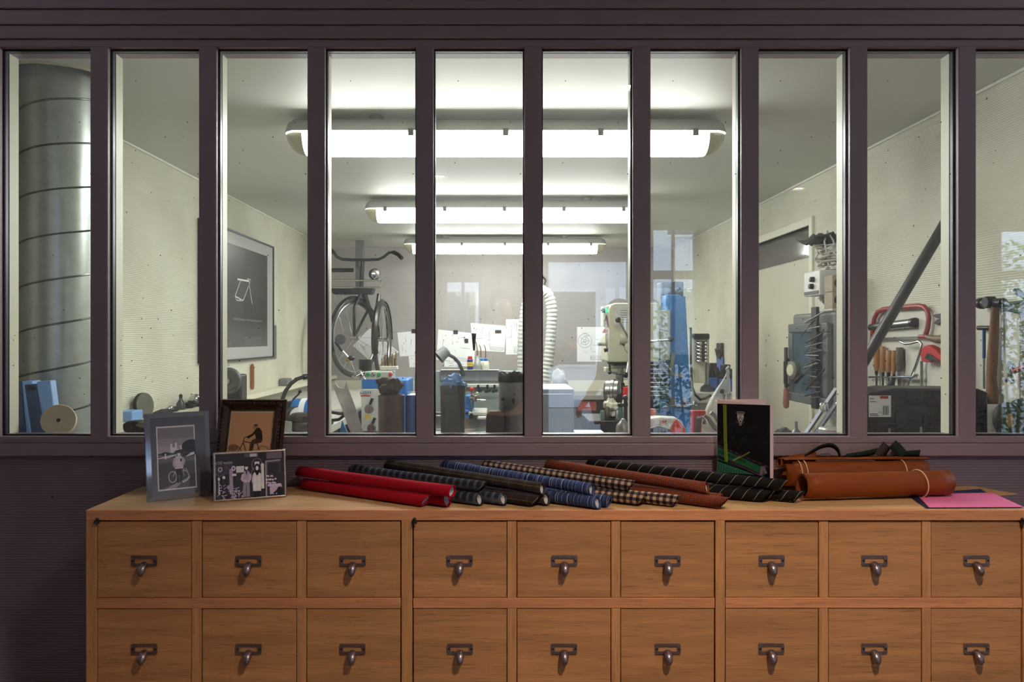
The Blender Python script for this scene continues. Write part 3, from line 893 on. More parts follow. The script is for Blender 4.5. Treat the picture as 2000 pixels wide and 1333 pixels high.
# dark tweed ribbons looped behind the leather
def f_tw1(u_, v_, ma, mix, band, N, L, tc):
    n = N('ShaderNodeTexNoise'); n.inputs['Scale'].default_value = 900; L(tc.outputs['UV'], n.inputs['Vector'])
    return mix(ma('GREATER_THAN', n.outputs['Fac'], .58), lin((26, 34, 34)), lin((78, 92, 88)))
def f_tw2(u_, v_, ma, mix, band, N, L, tc):
    a = band(u_, .005, 0, .5); b = band(v_, .005, 0, .5)
    return mix(ma('MULTIPLY', a, b), lin((34, 28, 32)), lin((130, 112, 112)))
TW1 = fabric('dark green tweed', f_tw1); TW2 = fabric('brown dotted tweed', f_tw2)
def ribbon(label, mat, pts, width, wdir):
    """strip of cloth along pts"""
    pts = [Vector(p) for p in pts]; wd = Vector(wdir).normalized()*width/2
    # smooth the path
    sm_ = []
    for i in range(len(pts)-1):
        P0 = pts[max(0, i-1)]; P1 = pts[i]; P2 = pts[i+1]; P3 = pts[min(len(pts)-1, i+2)]
        for k in range(6):
            t = k/6
            sm_.append(.5*((2*P1)+(P2-P0)*t+(2*P0-5*P1+4*P2-P3)*t*t+(3*P1-P0-3*P2+P3)*t**3))
    sm_.append(pts[-1])
    me = bpy.data.meshes.new('tweed_ribbon')
    org = Vector((sum(p.x for p in sm_)/len(sm_), sum(p.y for p in sm_)/len(sm_), min(p.z for p in sm_)))
    vs_ = []; uv = []
    d = 0
    for i, p in enumerate(sm_):
        if i: d += (p-sm_[i-1]).length
        for k in (-1, 1): vs_.append(tuple(p+wd*k-org)); uv.append((d, k*width/2))
    me.from_pydata(vs_, [], [(2*i, 2*i+1, 2*i+3, 2*i+2) for i in range(len(sm_)-1)])
    ul = me.uv_layers.new(name='cloth')
    for lp in me.loops: ul.data[lp.index].uv = uv[lp.vertex_index]
    me.polygons.foreach_set('use_smooth', [True]*len(me.polygons)); me.materials.append(mat)
    o = bpy.data.objects.new('tweed_ribbon', me); col.objects.link(o); o.location = org
    MWORLD[o.name] = Matrix.Translation(org)
    md = o.modifiers.new('thickness', 'SOLIDIFY'); md.thickness = .0016
    return tag(o, label, 'ribbon', 'tweed ribbons on the leather')
YR = 2.205
ribbon('dark green tweed ribbon arched at the left on the leather', TW1, [W(1572, 893, YR), W(1588, 882, YR), W(1606, 873, YR), W(1624, 871, YR), W(1636, 880, YR), W(1640, 893, YR)], .020, (.15, .75, -.65))
ribbon('dark green tweed ribbon running flat along the leather top', TW1, [W(1652, 893, YR+.004), W(1680, 889, YR+.004), W(1705, 884, YR+.004), W(1722, 880, YR+.004)], .018, (.05, .35, -.9))
ribbon('brown dotted tweed ribbon standing slanted behind the leather', TW2, [W(1716, 893, YR), W(1724, 882, YR), W(1733, 869, YR)], .030, (.75, .15, -.62))
ribbon('dark green tweed ribbon slanting down right of the brown dotted one', TW1, [W(1742, 868, YR-.004), W(1752, 876, YR-.004), W(1764, 890, YR-.004)], .030, (.72, .15, .65))
ribbon('short dark tweed ribbon end at the right above the leather band', TW1, [W(1764, 889, YR+.004), W(1780, 887, YR+.004), W(1797, 886, YR+.004)], .020, (.02, .35, -.9))
# papers
PINK = M('pink card', (238, 122, 170), 0.55, var=0.02); NAVY = M('navy card', (30, 44, 96), 0.5); TANP = M('tan card', (196, 150, 100), 0.6)
def card(name, label, mat, px4, z, th, curl=0):
    b = B().prism([onZ(px, py, z) for px, py in px4], (0, 0, th))
    return tag(b.build(name, mat, smooth=0), label, 'card', 'coloured cards at the cabinet end')
card('card_sheet', 'tan card lying lowest under the blue sheets at the right', TANP, [(1850, 951), (1900, 950), (1990, 966), (1905, 972)], TOPZ+.0002, .0005)
card('card_sheet', 'navy card half hidden under the pink sheet and leather roll', NAVY, [(1765, 966), (1915, 956), (1945, 972), (1830, 992)], TOPZ+.0009, .0006)
card('card_sheet', 'dark navy card edge directly beneath the pink sheet', M('dark navy card', (22, 30, 62), 0.5), [(1772, 967), (1934, 964), (1996, 992), (1808, 993)], TOPZ+.0017, .0006)
card('card_sheet', 'bright pink card lying on top at the right end of the cabinet', PINK, [(1790, 966.5), (1937, 963), (1999, 991), (1815, 992)], TOPZ+.0025, .0006)
# booklet standing open
bk = thing('booklet', 'standing open booklet with black and green cover and small white crest', 'booklet', (W(1452, 961, 2.18).x, 2.18, TOPZ))
ht = .2495
sp_ = Vector(((1401-VX)*2.205/F, 2.205, TOPZ)); fr_ = Vector(((1504-VX)*2.150/F, 2.150, TOPZ)); bk_ = Vector(((1497-VX)*2.228/F, 2.230, TOPZ))
PKP = M('pinkish white paper', (226, 200, 200), 0.6, var=0.02)
up = Vector((0, 0, ht))
d1 = (fr_-sp_); n1 = Vector((d1.y, -d1.x, 0)).normalized()
B().prism([sp_, fr_, fr_+up*.955, sp_+up], -n1*.0015).build('front_cover', PKP, bk, smooth=0)
d2 = (bk_-sp_); n2 = Vector((d2.y, -d2.x, 0)).normalized()
B().prism([sp_, bk_, bk_+up*1.0, sp_+up*1.0], -n2*.0012).build('back_cover', PKP, bk, smooth=0)
pg = fr_ + Vector(((1512-1504)*2.155/F, .006, 0))
B().prism([fr_-n1*.002, pg, pg+up*.955, fr_-n1*.002+up*.955], Vector((0, .0012, 0))).build('page', PKP, bk, smooth=0)
lines = []
rb = random.Random(5)
for i in range(70):
    x = rb.random(); y = .33+.3*rb.random(); L_ = .03+.09*rb.random()
    lines += stroke([(x, y), (x+L_, y+L_*.62)], .0022+.002*rb.random(), .58)
K = (9, 8, 9)
def lift(polys, dv):
    if isinstance(polys[0], tuple): polys = [polys]
    return [[(x, y+dv) for x, y in p] for p in polys]
printed('cover_print', bk, sp_+n1*.0001, d1, up*.957, [
    (K, rect(0, 0, 1, 1)),
    ((34, 50, 42), lift(lines, .14)),
    ((34, 92, 66), lift([(0, .30), (.9, .08), (.9, .0), (.62, .03), (0, .15)], .2)),
    ((26, 66, 48), lift([(0, .27), (.55, .15), (.55, .12), (0, .23)], .2)),
    ((52, 112, 86), lift([(0, .13), (.72, -.0), (.4, 0), (0, 0)], .2)),
    ((34, 78, 62), lift([p for k in range(14) for p in stroke([(.02+.05*k, .0), (.03+.05*k, .1-.008*k)], .012, .58)], .2)),
    ((44, 26, 40), lift(stroke([(0, .315), (1.0, .085)], .03, .58), .2)),
    ((120, 100, 112), lift([p for k in range(9) for p in stroke([(.03+.11*k, .312-.0253*k), (.06+.11*k, .305-.0253*k)], .006, .58)], .2)),
    ((34, 18, 30), lift(stroke([(0, .185), (.86, -.01)], .036, .58), .2)),
    ((88, 66, 82), lift(stroke([(.25, .13), (.9, -.02)], .01, .58), .2)),
    ((128, 142, 44), stroke([(.145, .99), (.155, .6), (.175, .33)], .036, .58)),
    ((96, 112, 40), stroke([(.14, .99), (.15, .6), (.168, .33)], .012, .58)),
    ((128, 136, 56), lift(stroke([(.30, .145), (.45, .20)], .02, .58), .2)),
    ((104, 124, 50), lift(stroke([(.46, .195), (.62, .255)], .014, .58), .2)),
    ((120, 96, 116), lift([p for a in ([(.83, 0), (.86, .1)], [(.87, .1), (.93, .02)]) for p in stroke(a, .03, .58)], .2)),
    # crest: shield with a chevron between small marks, scroll above and below
    ((196, 188, 186), [(.385, .895), (.505, .895), (.505, .84), (.48, .80), (.445, .775), (.41, .80), (.385, .84)]),
    ((60, 54, 56), rect(.395, .872, .495, .89)),
    ((196, 188, 186), [r_ for k in range(4) for r_ in [rect(.402+.024*k, .875, .414+.024*k, .887)]]),
    ((50, 44, 46), [(.395, .838), (.445, .866), (.495, .838), (.495, .83), (.445, .856), (.395, .83)]),
    ((50, 44, 46), [(.395, .818), (.445, .846), (.495, .818), (.49, .81), (.445, .836), (.4, .81)]),
    ((50, 44, 46), ell(.445, .803, .02, .012)),
    ((170, 160, 160), stroke([(.365, .895), (.38, .91), (.445, .914), (.51, .91), (.525, .895)], .006, .58)),
    ((176, 150, 148), rect(.42, .757, .47, .768)),
    ((140, 124, 122), stroke([(.37, .80), (.40, .785), (.445, .772), (.49, .785), (.52, .80)], .005, .58)),
], rough=.3)

# ------------------------------------------------------------------ picture frames
def stand_frame(name, label, bl, br, h, tilt, group=None):
    """frame standing on bl-br (world points on the top), leaning back; returns root and its corner vectors"""
    bl = Vector(bl); br = Vector(br)
    root = thing(name, label, 'picture frame', ((bl+br)/2), group=group)
    U = br-bl; n = Vector((U.y, -U.x, 0)).normalized()     # towards the viewer
    V = (Vector((0,0,1))*math.cos(R(tilt)) - n*math.sin(R(tilt)))*h
    N_ = U.cross(V).normalized()
    return root, bl, U, V, N_
# thick glass frame with grey mount
root, O, U, V, Nn = stand_frame('photo_frame', 'tall clear glass frame with grey mount and black and white cyclist photo', onZ(288, 982, TOPZ), onZ(414, 968, TOPZ), .226, 9)
O = O + Vector((0, 0, .0005))
MOUNT = M('grey mount board', (112, 114, 124), 0.25, var=0.02)
CLEAR = M('thick bevelled glass', (150, 156, 165), 0.06, 0.35, var=0.03)
b = B()
be = .012; e = U.normalized()*be; f_ = V.normalized()*be
outer = [O, O+U, O+U+V, O+V]; inner = [O+e+f_, O+U-e+f_, O+U+V-e-f_, O+V+e-f_]
bk4 = [p-Nn*.014 for p in outer]
b.add(outer + [p+Nn*.003 for p in inner] + bk4, [(0,1,5,4), (1,2,6,5), (2,3,7,6), (3,0,4,7), (8,9,1,0), (9,10,2,1), (10,11,3,2), (11,8,0,3), (11,10,9,8)])
b.build('glass_block', CLEAR, root, smooth=0)
B().add([p+Nn*.0031 for p in inner], [(0,1,2,3)]).build('mount', MOUNT, root, smooth=0)
B().obox(O+U*.5+V*.30-Nn*.030, (.03, .003, V.length*.58), U, V-Nn*.06).build('back_stand', BLACKP, root)
PO = inner[0]+Nn*.0032+U*.085+V*.055; PU = U*.60; PV = V*.735
gs = lambda x: (x, int(x*.955), int(x*.985))
asp = PU.length/PV.length
wheels = ring(.38, .20, .10, .085, .010, asp) + ring(.68, .20, .115, .09, .010, asp)
tower = [(.35, .60), (.35, .72), (.40, .72), (.40, .66), (.46, .66), (.46, .73), (.52, .73), (.52, .64), (.58, .62), (.58, .58), (.35, .58)]
printed('photograph', root, PO, PU, PV, [
    (gs(222), rect(0, 0, 1, 1)), (gs(78), rect(.03, .022, .97, .975)), (gs(88), rect(.03, .58, .97, .80)), (gs(98), rect(.03, .56, .97, .68)),
    (gs(150), tower), (gs(60), [(.43, .66), (.445, .80), (.46, .66)]), (gs(130), rect(.60, .63, .72, .69)),
    (gs(30), ell(.90, .66, .26, .11)), (gs(26), ell(.84, .58, .22, .085)), (gs(34), ell(.60, .58, .16, .04)), (gs(40), rect(.03, .55, .97, .575)), (gs(36), ell(.22, .565, .12, .03)),
    (gs(44), rect(.03, .022, .97, .53)), (gs(62), rect(.03, .43, .97, .50)), (gs(120), [(.03, .51), (.2, .53), (.5, .55), (.5, .53), (.3, .50), (.03, .495)]), (gs(150), rect(.20, .48, .235, .57)),
    (gs(130), [(.75, .50), (.97, .53), (.97, .57), (.88, .56), (.75, .51)]), (gs(54), [(.03, .022), (.97, .022), (.97, .18), (.55, .12)]), (gs(88), [(.18, .022), (.5, .11), (.6, .10), (.45, .022)]),
    (gs(104), [(.62, .12), (.95, .24), (.95, .215), (.65, .09)]), (gs(30), [(.80, .022), (.97, .022), (.97, .24), (.84, .22)]),
    (gs(122), wheels), (gs(100), stroke([(.38, .20), (.49, .32), (.64, .31), (.68, .20)], .010, asp) + stroke([(.49, .32), (.56, .18), (.64, .31)], .008, asp) + stroke([(.66, .30), (.74, .32), (.77, .28), (.72, .26)], .01, asp)),
    (gs(22), [(.46, .32), (.64, .32), (.63, .14), (.57, .10), (.55, .25), (.53, .10), (.50, .10)]),
    (gs(120), [(.44, .48), (.48, .52), (.62, .52), (.68, .47), (.66, .32), (.45, .32)]), (gs(104), stroke([(.46, .49), (.41, .40), (.47, .34)], .035, asp) + stroke([(.64, .49), (.70, .43), (.65, .38)], .035, asp)),
    (gs(140), ell(.56, .55, .04, .034)), (gs(40), ell(.56, .578, .045, .014)), (gs(24), rect(.59, .43, .63, .475)),
], rough=.25, gain=2.0)
# carved dark wood frame with sepia photo
root, O, U, V, Nn = stand_frame('photo_frame', 'carved dark wooden frame with sepia photo of a cyclist', (-.783, 2.156, TOPZ), (-.597, 2.148, TOPZ), .258, 17)
DKW = M('carved dark wood', (66, 36, 24), 0.35, var=0.3, scale=60, bump=0.9)
w = .030; e = U.normalized(); f_ = V.normalized()
Lu, Lv = U.length, V.length
def mould(P0, P1, inw, side_n):
    """one mitred side of the moulding: profile across inw"""
    a = (P1-P0).normalized(); L_ = (P1-P0).length
    prof = [(0, 0), (0, .012), (.004, .017), (.009, .013), (.016, .018), (.022, .012), (.026, .009), (w, .005), (w, 0)]
    g = []
    for q in range(2):
        row = []
        for d, hgt in prof:
            P = (P0 + a*d if q == 0 else P1 - a*d) + inw*d + side_n*hgt
            row.append(P)
        g.append(row)
    return g
for P0, P1, inw, nm in ((O, O+U, f_, 'bottom_moulding'), (O+U+V, O+V, -f_, 'top_moulding'), (O+U, O+U+V, -e, 'side_moulding'), (O+V, O, e, 'side_moulding')):
    bm_ = B().sheet(mould(P0, P1, inw, Nn))
    sd = bm_.build(nm, DKW, root, smooth=60)
    # carved leaf bumps and the little scalloped lip along the sight edge
    a = (P1-P0).normalized(); L_ = (P1-P0).length
    lb = B(); k = 0
    n_ = int(L_/.011)
    for i in range(n_):
        s_ = .018 + (L_-.036)*(i+.5)/n_
        lb.ball(P0 + a*s_ + inw*.013 + Nn*.0155, .0052, 8, (1, .6, 1))
    lb.build('carving', DKW, sd)
    gl = B()
    n_ = int(L_/.008)
    for i in range(n_):
        s_ = w + (L_-2*w)*(i+.5)/n_
        gl.ball(P0 + a*s_ + inw*(w+.0005) + Nn*.005, .0028, 8)
    gl.build('sight_edge', M('dull gilt', (112, 84, 52), 0.45, 0.4, var=0.2), sd)
B().add([O+e*.004-Nn*.001+f_*.004, O+U-e*.004+f_*.004-Nn*.001, O+U+V-e*.004-f_*.004-Nn*.001, O+V+e*.004-f_*.004-Nn*.001], [(0,1,2,3)]).build('back_board', BLACKP, root, smooth=0, solid=.003)
sp2 = lambda x: (x, int(x*.74), int(x*.52))
PO = O+e*w*.98+f_*w*.98+Nn*.0025; PU = U-e*w*1.96; PV = V-f_*w*1.96; asp = PU.length/PV.length
printed('photograph', root, PO, PU, PV, [
    ((205, 180, 140), rect(0, 0, 1, 1)), (sp2(164), rect(.035, .03, .965, .965)), (sp2(150), rect(.035, .03, .965, .40)), (sp2(120), rect(.035, .03, .965, .16)),
    (sp2(112), ell(.15, .47, .12, .05)),
    (sp2(96), ring(.20, .33, .17, .165, .011, asp) + ring(.80, .33, .17, .165, .011, asp)),
    (sp2(52), stroke([(.20, .33), (.33, .50), (.36, .56), (.55, .535), (.50, .32), (.36, .54)], .013, asp) + stroke([(.66, .54), (.80, .33), (.50, .32)], .012, asp) + stroke([(.36, .56), (.37, .61), (.41, .62), (.49, .60)], .012, asp)),
    (sp2(44), stroke([(.62, .545), (.76, .555)], .022, asp)), (sp2(60), [(.62, .60), (.76, .62), (.78, .58), (.74, .545), (.60, .52), (.58, .40), (.50, .38), (.51, .54), (.55, .58)]),
    (sp2(38), [(.60, .66), (.59, .72), (.63, .755), (.69, .745), (.74, .70), (.77, .63), (.76, .59), (.63, .595)]), (sp2(38), stroke([(.62, .72), (.555, .655), (.44, .615)], .032, asp)),
    (sp2(140), ell(.575, .765, .042, .036)), (sp2(72), ell(.60, .785, .04, .02)),
], rough=.4, gain=1.5)
# silver frame with the shop photograph
root, O, U, V, Nn = stand_frame('photo_frame', 'wide silver frame with black and white photo of two people by a shop', onZ(417, 982, TOPZ), onZ(560, 971, TOPZ), .126, 11)
O = O + Vector((0, 0, .0003))
SILV = M('polished silver', (216, 202, 198), 0.2, 0.75, var=0.04)
e = U.normalized(); f_ = V.normalized(); w = .0055
for P0, P1, inw, nm in ((O, O+U, f_, 'frame_rail'), (O+U+V, O+V, -f_, 'frame_rail'), (O+U, O+U+V, -e, 'frame_stile'), (O+V, O, e, 'frame_stile')):
    g = []
    a = (P1-P0).normalized()
    for q in range(2):
        g.append([(P0 + a*d if q == 0 else P1 - a*d) + inw*d + Nn*hh for d, hh in ((0, -.009), (0, .0), (.001, .002), (.003, .0028), (.005, .002), (w, .0005), (w, 0))])
    B().sheet(g).build(nm, SILV, root, smooth=70)
B().add([p-Nn*.009 for p in (O, O+U, O+U+V, O+V)], [(3,2,1,0)]).build('back_board', BLACKP, root, smooth=0)
B().obox(O+U*.5+V*.42-Nn*.020, (.04, .003, V.length*.8), U, V+Nn*.02).build('back_stand', BLACKP, root)
PO = O+e*w*.9+f_*w*.9+Nn*.0004; PU = U-e*w*1.8; PV = V-f_*w*1.8; asp = PU.length/PV.length
gv = lambda x: (x, int(x*.93), min(255, int(x*1.06)))
rb = random.Random(9)
junk = []
for i in range(60):
    x = rb.uniform(.02, .42); y = rb.uniform(.02, .30)*(1.1-x); a_ = rb.uniform(-.5, 2.4)
    junk += stroke([(x, y), (x+.06*math.cos(a_)/asp, y+.06*math.sin(a_))], .012, asp)
junk2 = [ell(rb.uniform(.73, .88), rb.choice([.44, .36, .29])+rb.uniform(0, .02), .010, .02, 8) for i in range(34)]
printed('photograph', root, PO, PU, PV, [
    (gv(38), rect(0, 0, 1, 1)), (gv(52), rect(0, .55, .25, .78)), (gv(70), rect(.42, .9, .62, .985)), (gv(150), rect(.50, .91, .60, .975)),
    (gv(60), rect(.72, .5, .95, .82)), (gv(84), rect(.74, .84, .97, .985)), (gv(120), stroke([(.73, .0), (.73, .78), (.95, .80)], .03, asp)), (gv(40), rect(.76, .28, .93, .74)),
    (gv(170), junk2), (gv(138), rect(.78, .04, .96, .24)), (gv(30), stroke([(.84, .05), (.95, .18)], .05, asp)), (gv(150), rect(.75, .22, .95, .27)), (gv(24), ell(.93, .10, .05, .10)),
    (gv(120), rect(.20, .12, .25, .66)), (gv(186), rect(.30, .57, .41, .71)), (gv(120), [p for k in range(5) for p in stroke([(.31, .59+.025*k), (.40, .585+.025*k)], .006, asp)]), (gv(170), rect(.24, .50, .30, .55)),
    (gv(70), ring(.07, .68, .09, .16, .02, asp)), (gv(150), ring(.07, .66, .025, .045, .02, asp)), (gv(170), ell(.26, .67, .03, .055)), (gv(90), ell(.26, .67, .018, .032)),
    (gv(90), ring(.60, .72, .075, .145, .018, asp)), (gv(176), rect(.565, .70, .635, .79)), (gv(100), ring(.60, .52, .085, .16, .012, asp)), (gv(180), rect(.66, .18, .70, .70)), (gv(180), ell(.68, .70, .025, .05)),
    (gv(150), junk), (gv(118), ell(.20, .26, .04, .05)), (gv(170), ell(.12, .48, .02, .035)), (gv(170), ell(.05, .45, .015, .04)), (gv(190), stroke([(.05, .12), (.05, .40)], .015, asp)),
    # left figure: jacket, trousers
    (gv(108), [(.385, .02), (.395, .34), (.485, .34), (.49, .02), (.445, .02)]), (gv(34), stroke([(.44, .02), (.44, .28)], .01, asp)), (gv(128), [(.40, .34), (.385, .50), (.41, .58), (.44, .61), (.47, .60), (.50, .53), (.495, .34)]),
    (gv(148), stroke([(.395, .53), (.375, .40), (.45, .36)], .05, asp)), (gv(150), stroke([(.495, .52), (.50, .42), (.47, .35)], .045, asp)), (gv(44), [(.43, .60), (.445, .49), (.46, .60)]), (gv(196), ell(.445, .67, .022, .05)), (gv(36), ell(.443, .71, .024, .022)),
    # right figure: long pale coat
    (gv(204), [(.535, .14), (.53, .40), (.545, .53), (.58, .575), (.62, .57), (.66, .50), (.665, .36), (.65, .13)]), (gv(150), stroke([(.595, .14), (.60, .54)], .008, asp)), (gv(160), stroke([(.545, .50), (.53, .36), (.55, .28)], .035, asp) + stroke([(.65, .50), (.67, .38), (.65, .30)], .035, asp)),
    (gv(26), ell(.60, .66, .042, .085)), (gv(26), [(.555, .60), (.585, .50), (.60, .47), (.615, .50), (.65, .60)]), (gv(206), ell(.60, .645, .022, .05)), (gv(28), rect(.55, .0, .64, .135)),
], rough=.22, gain=1.5)
text('lettering', 'S DE PAIEM', .0085, M('shop sign white', (206, 198, 206), 0.4), root, PO+PU*.125+PV*.795+Nn*.0024, U, V, .0001)
# ------------------------------------------------------------------ fluorescent fittings
FS = 1.095
DIFF = emit('lit diffuser', (0.97, 1.0, 0.95), TUBE)
CLEARP = M('yellowed clear plastic', (214, 210, 184), 0.25, var=0.04)
for (ya, xa, xb, lab) in ((2.86*FS, 562, 1413, 'long fluorescent ceiling light nearest the glass'), (4.52*FS, 715, 1255, 'middle fluorescent ceiling light in the workshop'), (6.20*FS, 790, 1182, 'fluorescent ceiling light nearest the back wall')):
    x0 = (xa-VX)*ya/F; x1 = (xb-VX)*ya/F
    zc = EYE + .728*FS                    # joint between housing and diffuser
    root = thing('fluorescent_light', lab, 'light', ((x0+x1)/2, ya, zc-.075), group='fluorescent ceiling lights')
    def shell(prof, xs_, name, mat, par):
        """profile (y, z) swept along x with shrink at the ends: xs_ = [(x, scale)]"""
        g = []
        for x, s_ in xs_:
            g.append([Vector((x, ya+py*s_*FS, zc+pz*s_*FS)) for py, pz in prof])
        b = B().sheet(g)
        n_ = len(prof); o_ = 0
        b.f.append(tuple(range(n_-1, -1, -1))); b.f.append(tuple(range((len(xs_)-1)*n_, len(xs_)*n_)))
        return b.build(name, mat, par, smooth=50)
    top = [(-.078, 0), (-.076, .012), (-.058, .04), (-.05, .047), (.05, .047), (.058, .04), (.076, .012), (.078, 0)]
    hs_ = shell(top, [(x0, .45), (x0+.012, .75), (x0+.04, 1), (x1-.04, 1), (x1-.012, .75), (x1, .45)], 'housing', GREYL, root)
    low_ = [(-.070, -.002)] + [(-.076*math.cos(R(a)), -.074*math.sin(R(a))) for a in range(6, 180, 12)] + [(.070, -.002)]
    shell(low_, [(x0+.075, .97), (x0+.095, 1), (x1-.095, 1), (x1-.075, .97)], 'diffuser', DIFF, root)
    for xe, sg in ((x0, 1), (x1, -1)):
        shell(low_, [(xe+sg*.004, .35), (xe+sg*.02, .66), (xe+sg*.045, .88), (xe+sg*.0745, .965)][::sg], 'end_cap', CLEARP, root)
    for k in range(5):
        xk = x0 + .13 + (x1-x0-.26)*k/4
        B().box((xk-.011, ya-.0875, zc-.020), (xk+.011, ya-.078, zc+.008)).build('clip', GREY, root, bevel=.002)
        B().box((xk-.011, ya+.078, zc-.020), (xk+.011, ya+.0875, zc+.008)).build('clip', GREY, root, bevel=.002)
    for xk in (x0+.35, x1-.35):
        B().cyl((xk, ya, zc+.046*FS), (xk, ya, ZC), .03).build('ceiling_mount', GREYL, root)
# ------------------------------------------------------------------ left side of the workshop
# spiral air duct rising through the ceiling
DX, DYc, DR = -1.492, 2.69, .119
duct = thing('air_duct', 'large silver spiral air duct rising through the ceiling at the left', 'duct', (DX, DYc, 0))
B().lathe([(DR, 0), (DR, ZC+.115)], (DX, DYc, 0), n=64).build('pipe', GALV, duct)
b = B(); pts = []
PT = .1465
for i in range(int((ZC+.1)/PT*48)):
    a = 2*math.pi*i/48; z = PT*i/48 + .02
    pts.append((DX+(DR+.0005)*math.cos(a-math.pi/2), DYc+(DR+.0005)*math.sin(a-math.pi/2), z))
b.tube(pts, .0035, 6)
b.build('spiral_seam', DARKST if False else M('seam metal', (110, 114, 112), 0.35, 0.9), duct)
B().torus((HX, HY, ZC+.004), (0, 0, 1), HR, .010, 48, 6).build('sealing_ring', M('white sealant', (214, 210, 190), 0.7, var=0.1, scale=40, bump=0.5), duct)

def shelf_pt(px, Y=2.44): return Vector(((px-VX)*Y/F, Y, SH))
# blue boxes and a pale disc on the sill shelf
def slab(name, label, cat, quad_front, ext, mat, bevel=.004, group=None):
    return tag(B().prism(quad_front, ext).build(name, mat, bevel=bevel), label, cat, group)
Yb = 2.46
def sp(px, py, Y): return W(px, py, Y)
r_ = thing('storage_box', 'upright blue plastic box, leftmost on the sill beside the duct', 'box', (W(40, 853, Yb).x, Yb, SH), group='blue boxes on the sill')
B().prism([W(15, 855, 2.42), W(50, 855, 2.40), W(41, 745, 2.43), W(16, 751, 2.45)], (.0, .05, 0)).build('body', BLUED, r_, bevel=.003)  # shaded face of the box, its shade put into a darker blue
B().prism([W(51, 854, 2.40), W(68, 854, 2.42), W(64, 744, 2.45), W(41.5, 745, 2.43)], (.0, .045, 0)).build('side', BLUEL, r_, bevel=.003)  # lit face of the same box, painted a lighter blue
r_ = thing('storage_box', 'blue plastic box with a dark slot on top, leaning behind the pale disc', 'box', (W(75, 853, Yb).x, Yb-.03, SH), group='blue boxes on the sill')
B().prism([W(62, 855, 2.385), W(90, 855, 2.375), W(72, 750, 2.395), W(47, 752, 2.405)], (.0, .03, 0)).build('body', BLUED, r_, bevel=.003)  # darker blue stands in for shade on this face
B().prism([W(90.5, 855, 2.376), W(112, 850, 2.395), W(99, 743, 2.425), W(71, 746, 2.40)], (.0, .03, 0)).build('side', BLUEL, r_, bevel=.003)  # lighter blue stands in for light on this face
B().tube([W(50, 755, 2.394), W(58, 760, 2.392), W(68, 756, 2.392)], .004, 8).build('grip_slot', BLACKP, r_)
c = W(116, 823, 2.372); ax_ = Vector((.30, -.90, .30)).normalized()
d_ = thing('abrasive_disc', 'round cream disc with a centre hole leaning on the blue box', 'disc', (c.x, c.y, SH))
B().lathe([(0, 0), (.046, 0), (.048, .003), (.048, .012), (.046, .014), (0, .014)], c, ax_, 40).build('disc', M('cream felt', (226, 208, 172), 0.7, var=0.05), d_)
B().lathe([(0, .0142), (.0055, .0142), (.0055, .0146), (0, .0148)], c, ax_, 16).ball(c+ax_*.0142+Vector((.008, .0, -.019)), .0028, 8).build('hole', BLACK, d_)
from mathutils import noise as mnoise
def lump(name, label, cat, mat, c, size, seed, rough_=.25, parent=None, n=28):
    """irregular lump: a ball folded and creased by noise"""
    b = B(); b.ball((0, 0, 0), 1.0, n)
    off = Vector((seed*3.1, seed*1.7, seed*.9))
    for i, v in enumerate(b.v):
        k = 1 + rough_*(1.1*mnoise.noise(v*1.3+off) + .8*mnoise.noise(v*2.9+off) - .7*abs(mnoise.noise(v*5.0+off)))
        b.v[i] = Vector((c[0]+v.x*k*size[0], c[1]+v.y*k*size[1], c[2]+v.z*k*size[2]))
    o = b.build(name, mat, parent, smooth=40)
    return o if parent else tag(o, label, cat)
RAG = M('dark oily rag', (40, 40, 40), 0.9, var=0.3, scale=60, bump=0.6)
lump('oily_rag', 'small dark crumpled rag at the foot of the duct', 'rag', RAG, shelf_pt(163, 2.42)+Vector((0, 0, .008)), (.021, .02, .009), 2)
# black hand sander on the sill
r_ = thing('sanding_block', 'black worn sanding block on the sill behind the glass frame', 'tool', shelf_pt(262, 2.42))
c = shelf_pt(258, 2.42)
B().prism([W(237, 836, 2.40), W(241, 845, 2.40), W(262, 848, 2.40), W(287, 851, 2.40), W(287, 826, 2.40), W(262, 823, 2.40), W(246, 824, 2.40), W(239, 829, 2.40)], (0, .05, 0)).build('body', RAG, r_, bevel=.006)
B().prism([W(246, 846, 2.405), W(246, 855, 2.405), W(290, 855, 2.405), W(290, 850, 2.405)], (0, .045, 0)).build('sole', M('worn felt sole', (104, 98, 84), 0.9, var=0.2), r_, bevel=.002)
B().prism([W(262, 832, 2.398), W(285, 838, 2.398), W(285, 824, 2.398), W(272, 825, 2.398)], (0, .012, 0)).build('grip', M('worn grey grip', (128, 122, 108), 0.8, var=0.2), r_, bevel=.003)

# narrow ledge along the left wall, with bits and pieces
LZ = 1.088
ledge = struct(B().box((XL+.001, 2.56, LZ-.03), (-1.565, YB-.04, LZ)).build('trim_%d' % tn, CREAM, smooth=0, bevel=.002)); tn += 1
def lw(px): return 1.60*F/(VX-px)          # depth of something on the ledge
def led(px): return Vector((-1.605, lw(px), LZ))
c = led(259)
r_ = tag(B().box(c+Vector((-.03, -.06, .0)), c+Vector((.03, .045, .045))).build('eraser_block', BLUEL, bevel=.004), 'small pale blue block on the left wall ledge', 'block')
c = led(284)+Vector((0, 0, .056))
r_ = thing('grinding_disc', 'dark grinding disc leaning on the wall on the left ledge', 'disc', led(284))
axd = Vector((.95, -.26, .10)).normalized()
B().lathe([(0, 0), (.056, 0), (.056, .006), (.02, .008), (0, .008)], c, axd, 36).build('disc', M('worn grey disc', (96, 96, 84), 0.7, var=0.2, scale=25), r_)
B().lathe([(0, -.012), (.058, -.012), (.058, -.001), (0, -.001)], c, axd, 36).build('backing', BLACK, r_)
c = led(312)
r_ = thing('hand_file', 'dark flat tool with a steel tip lying on the left ledge', 'tool', c)
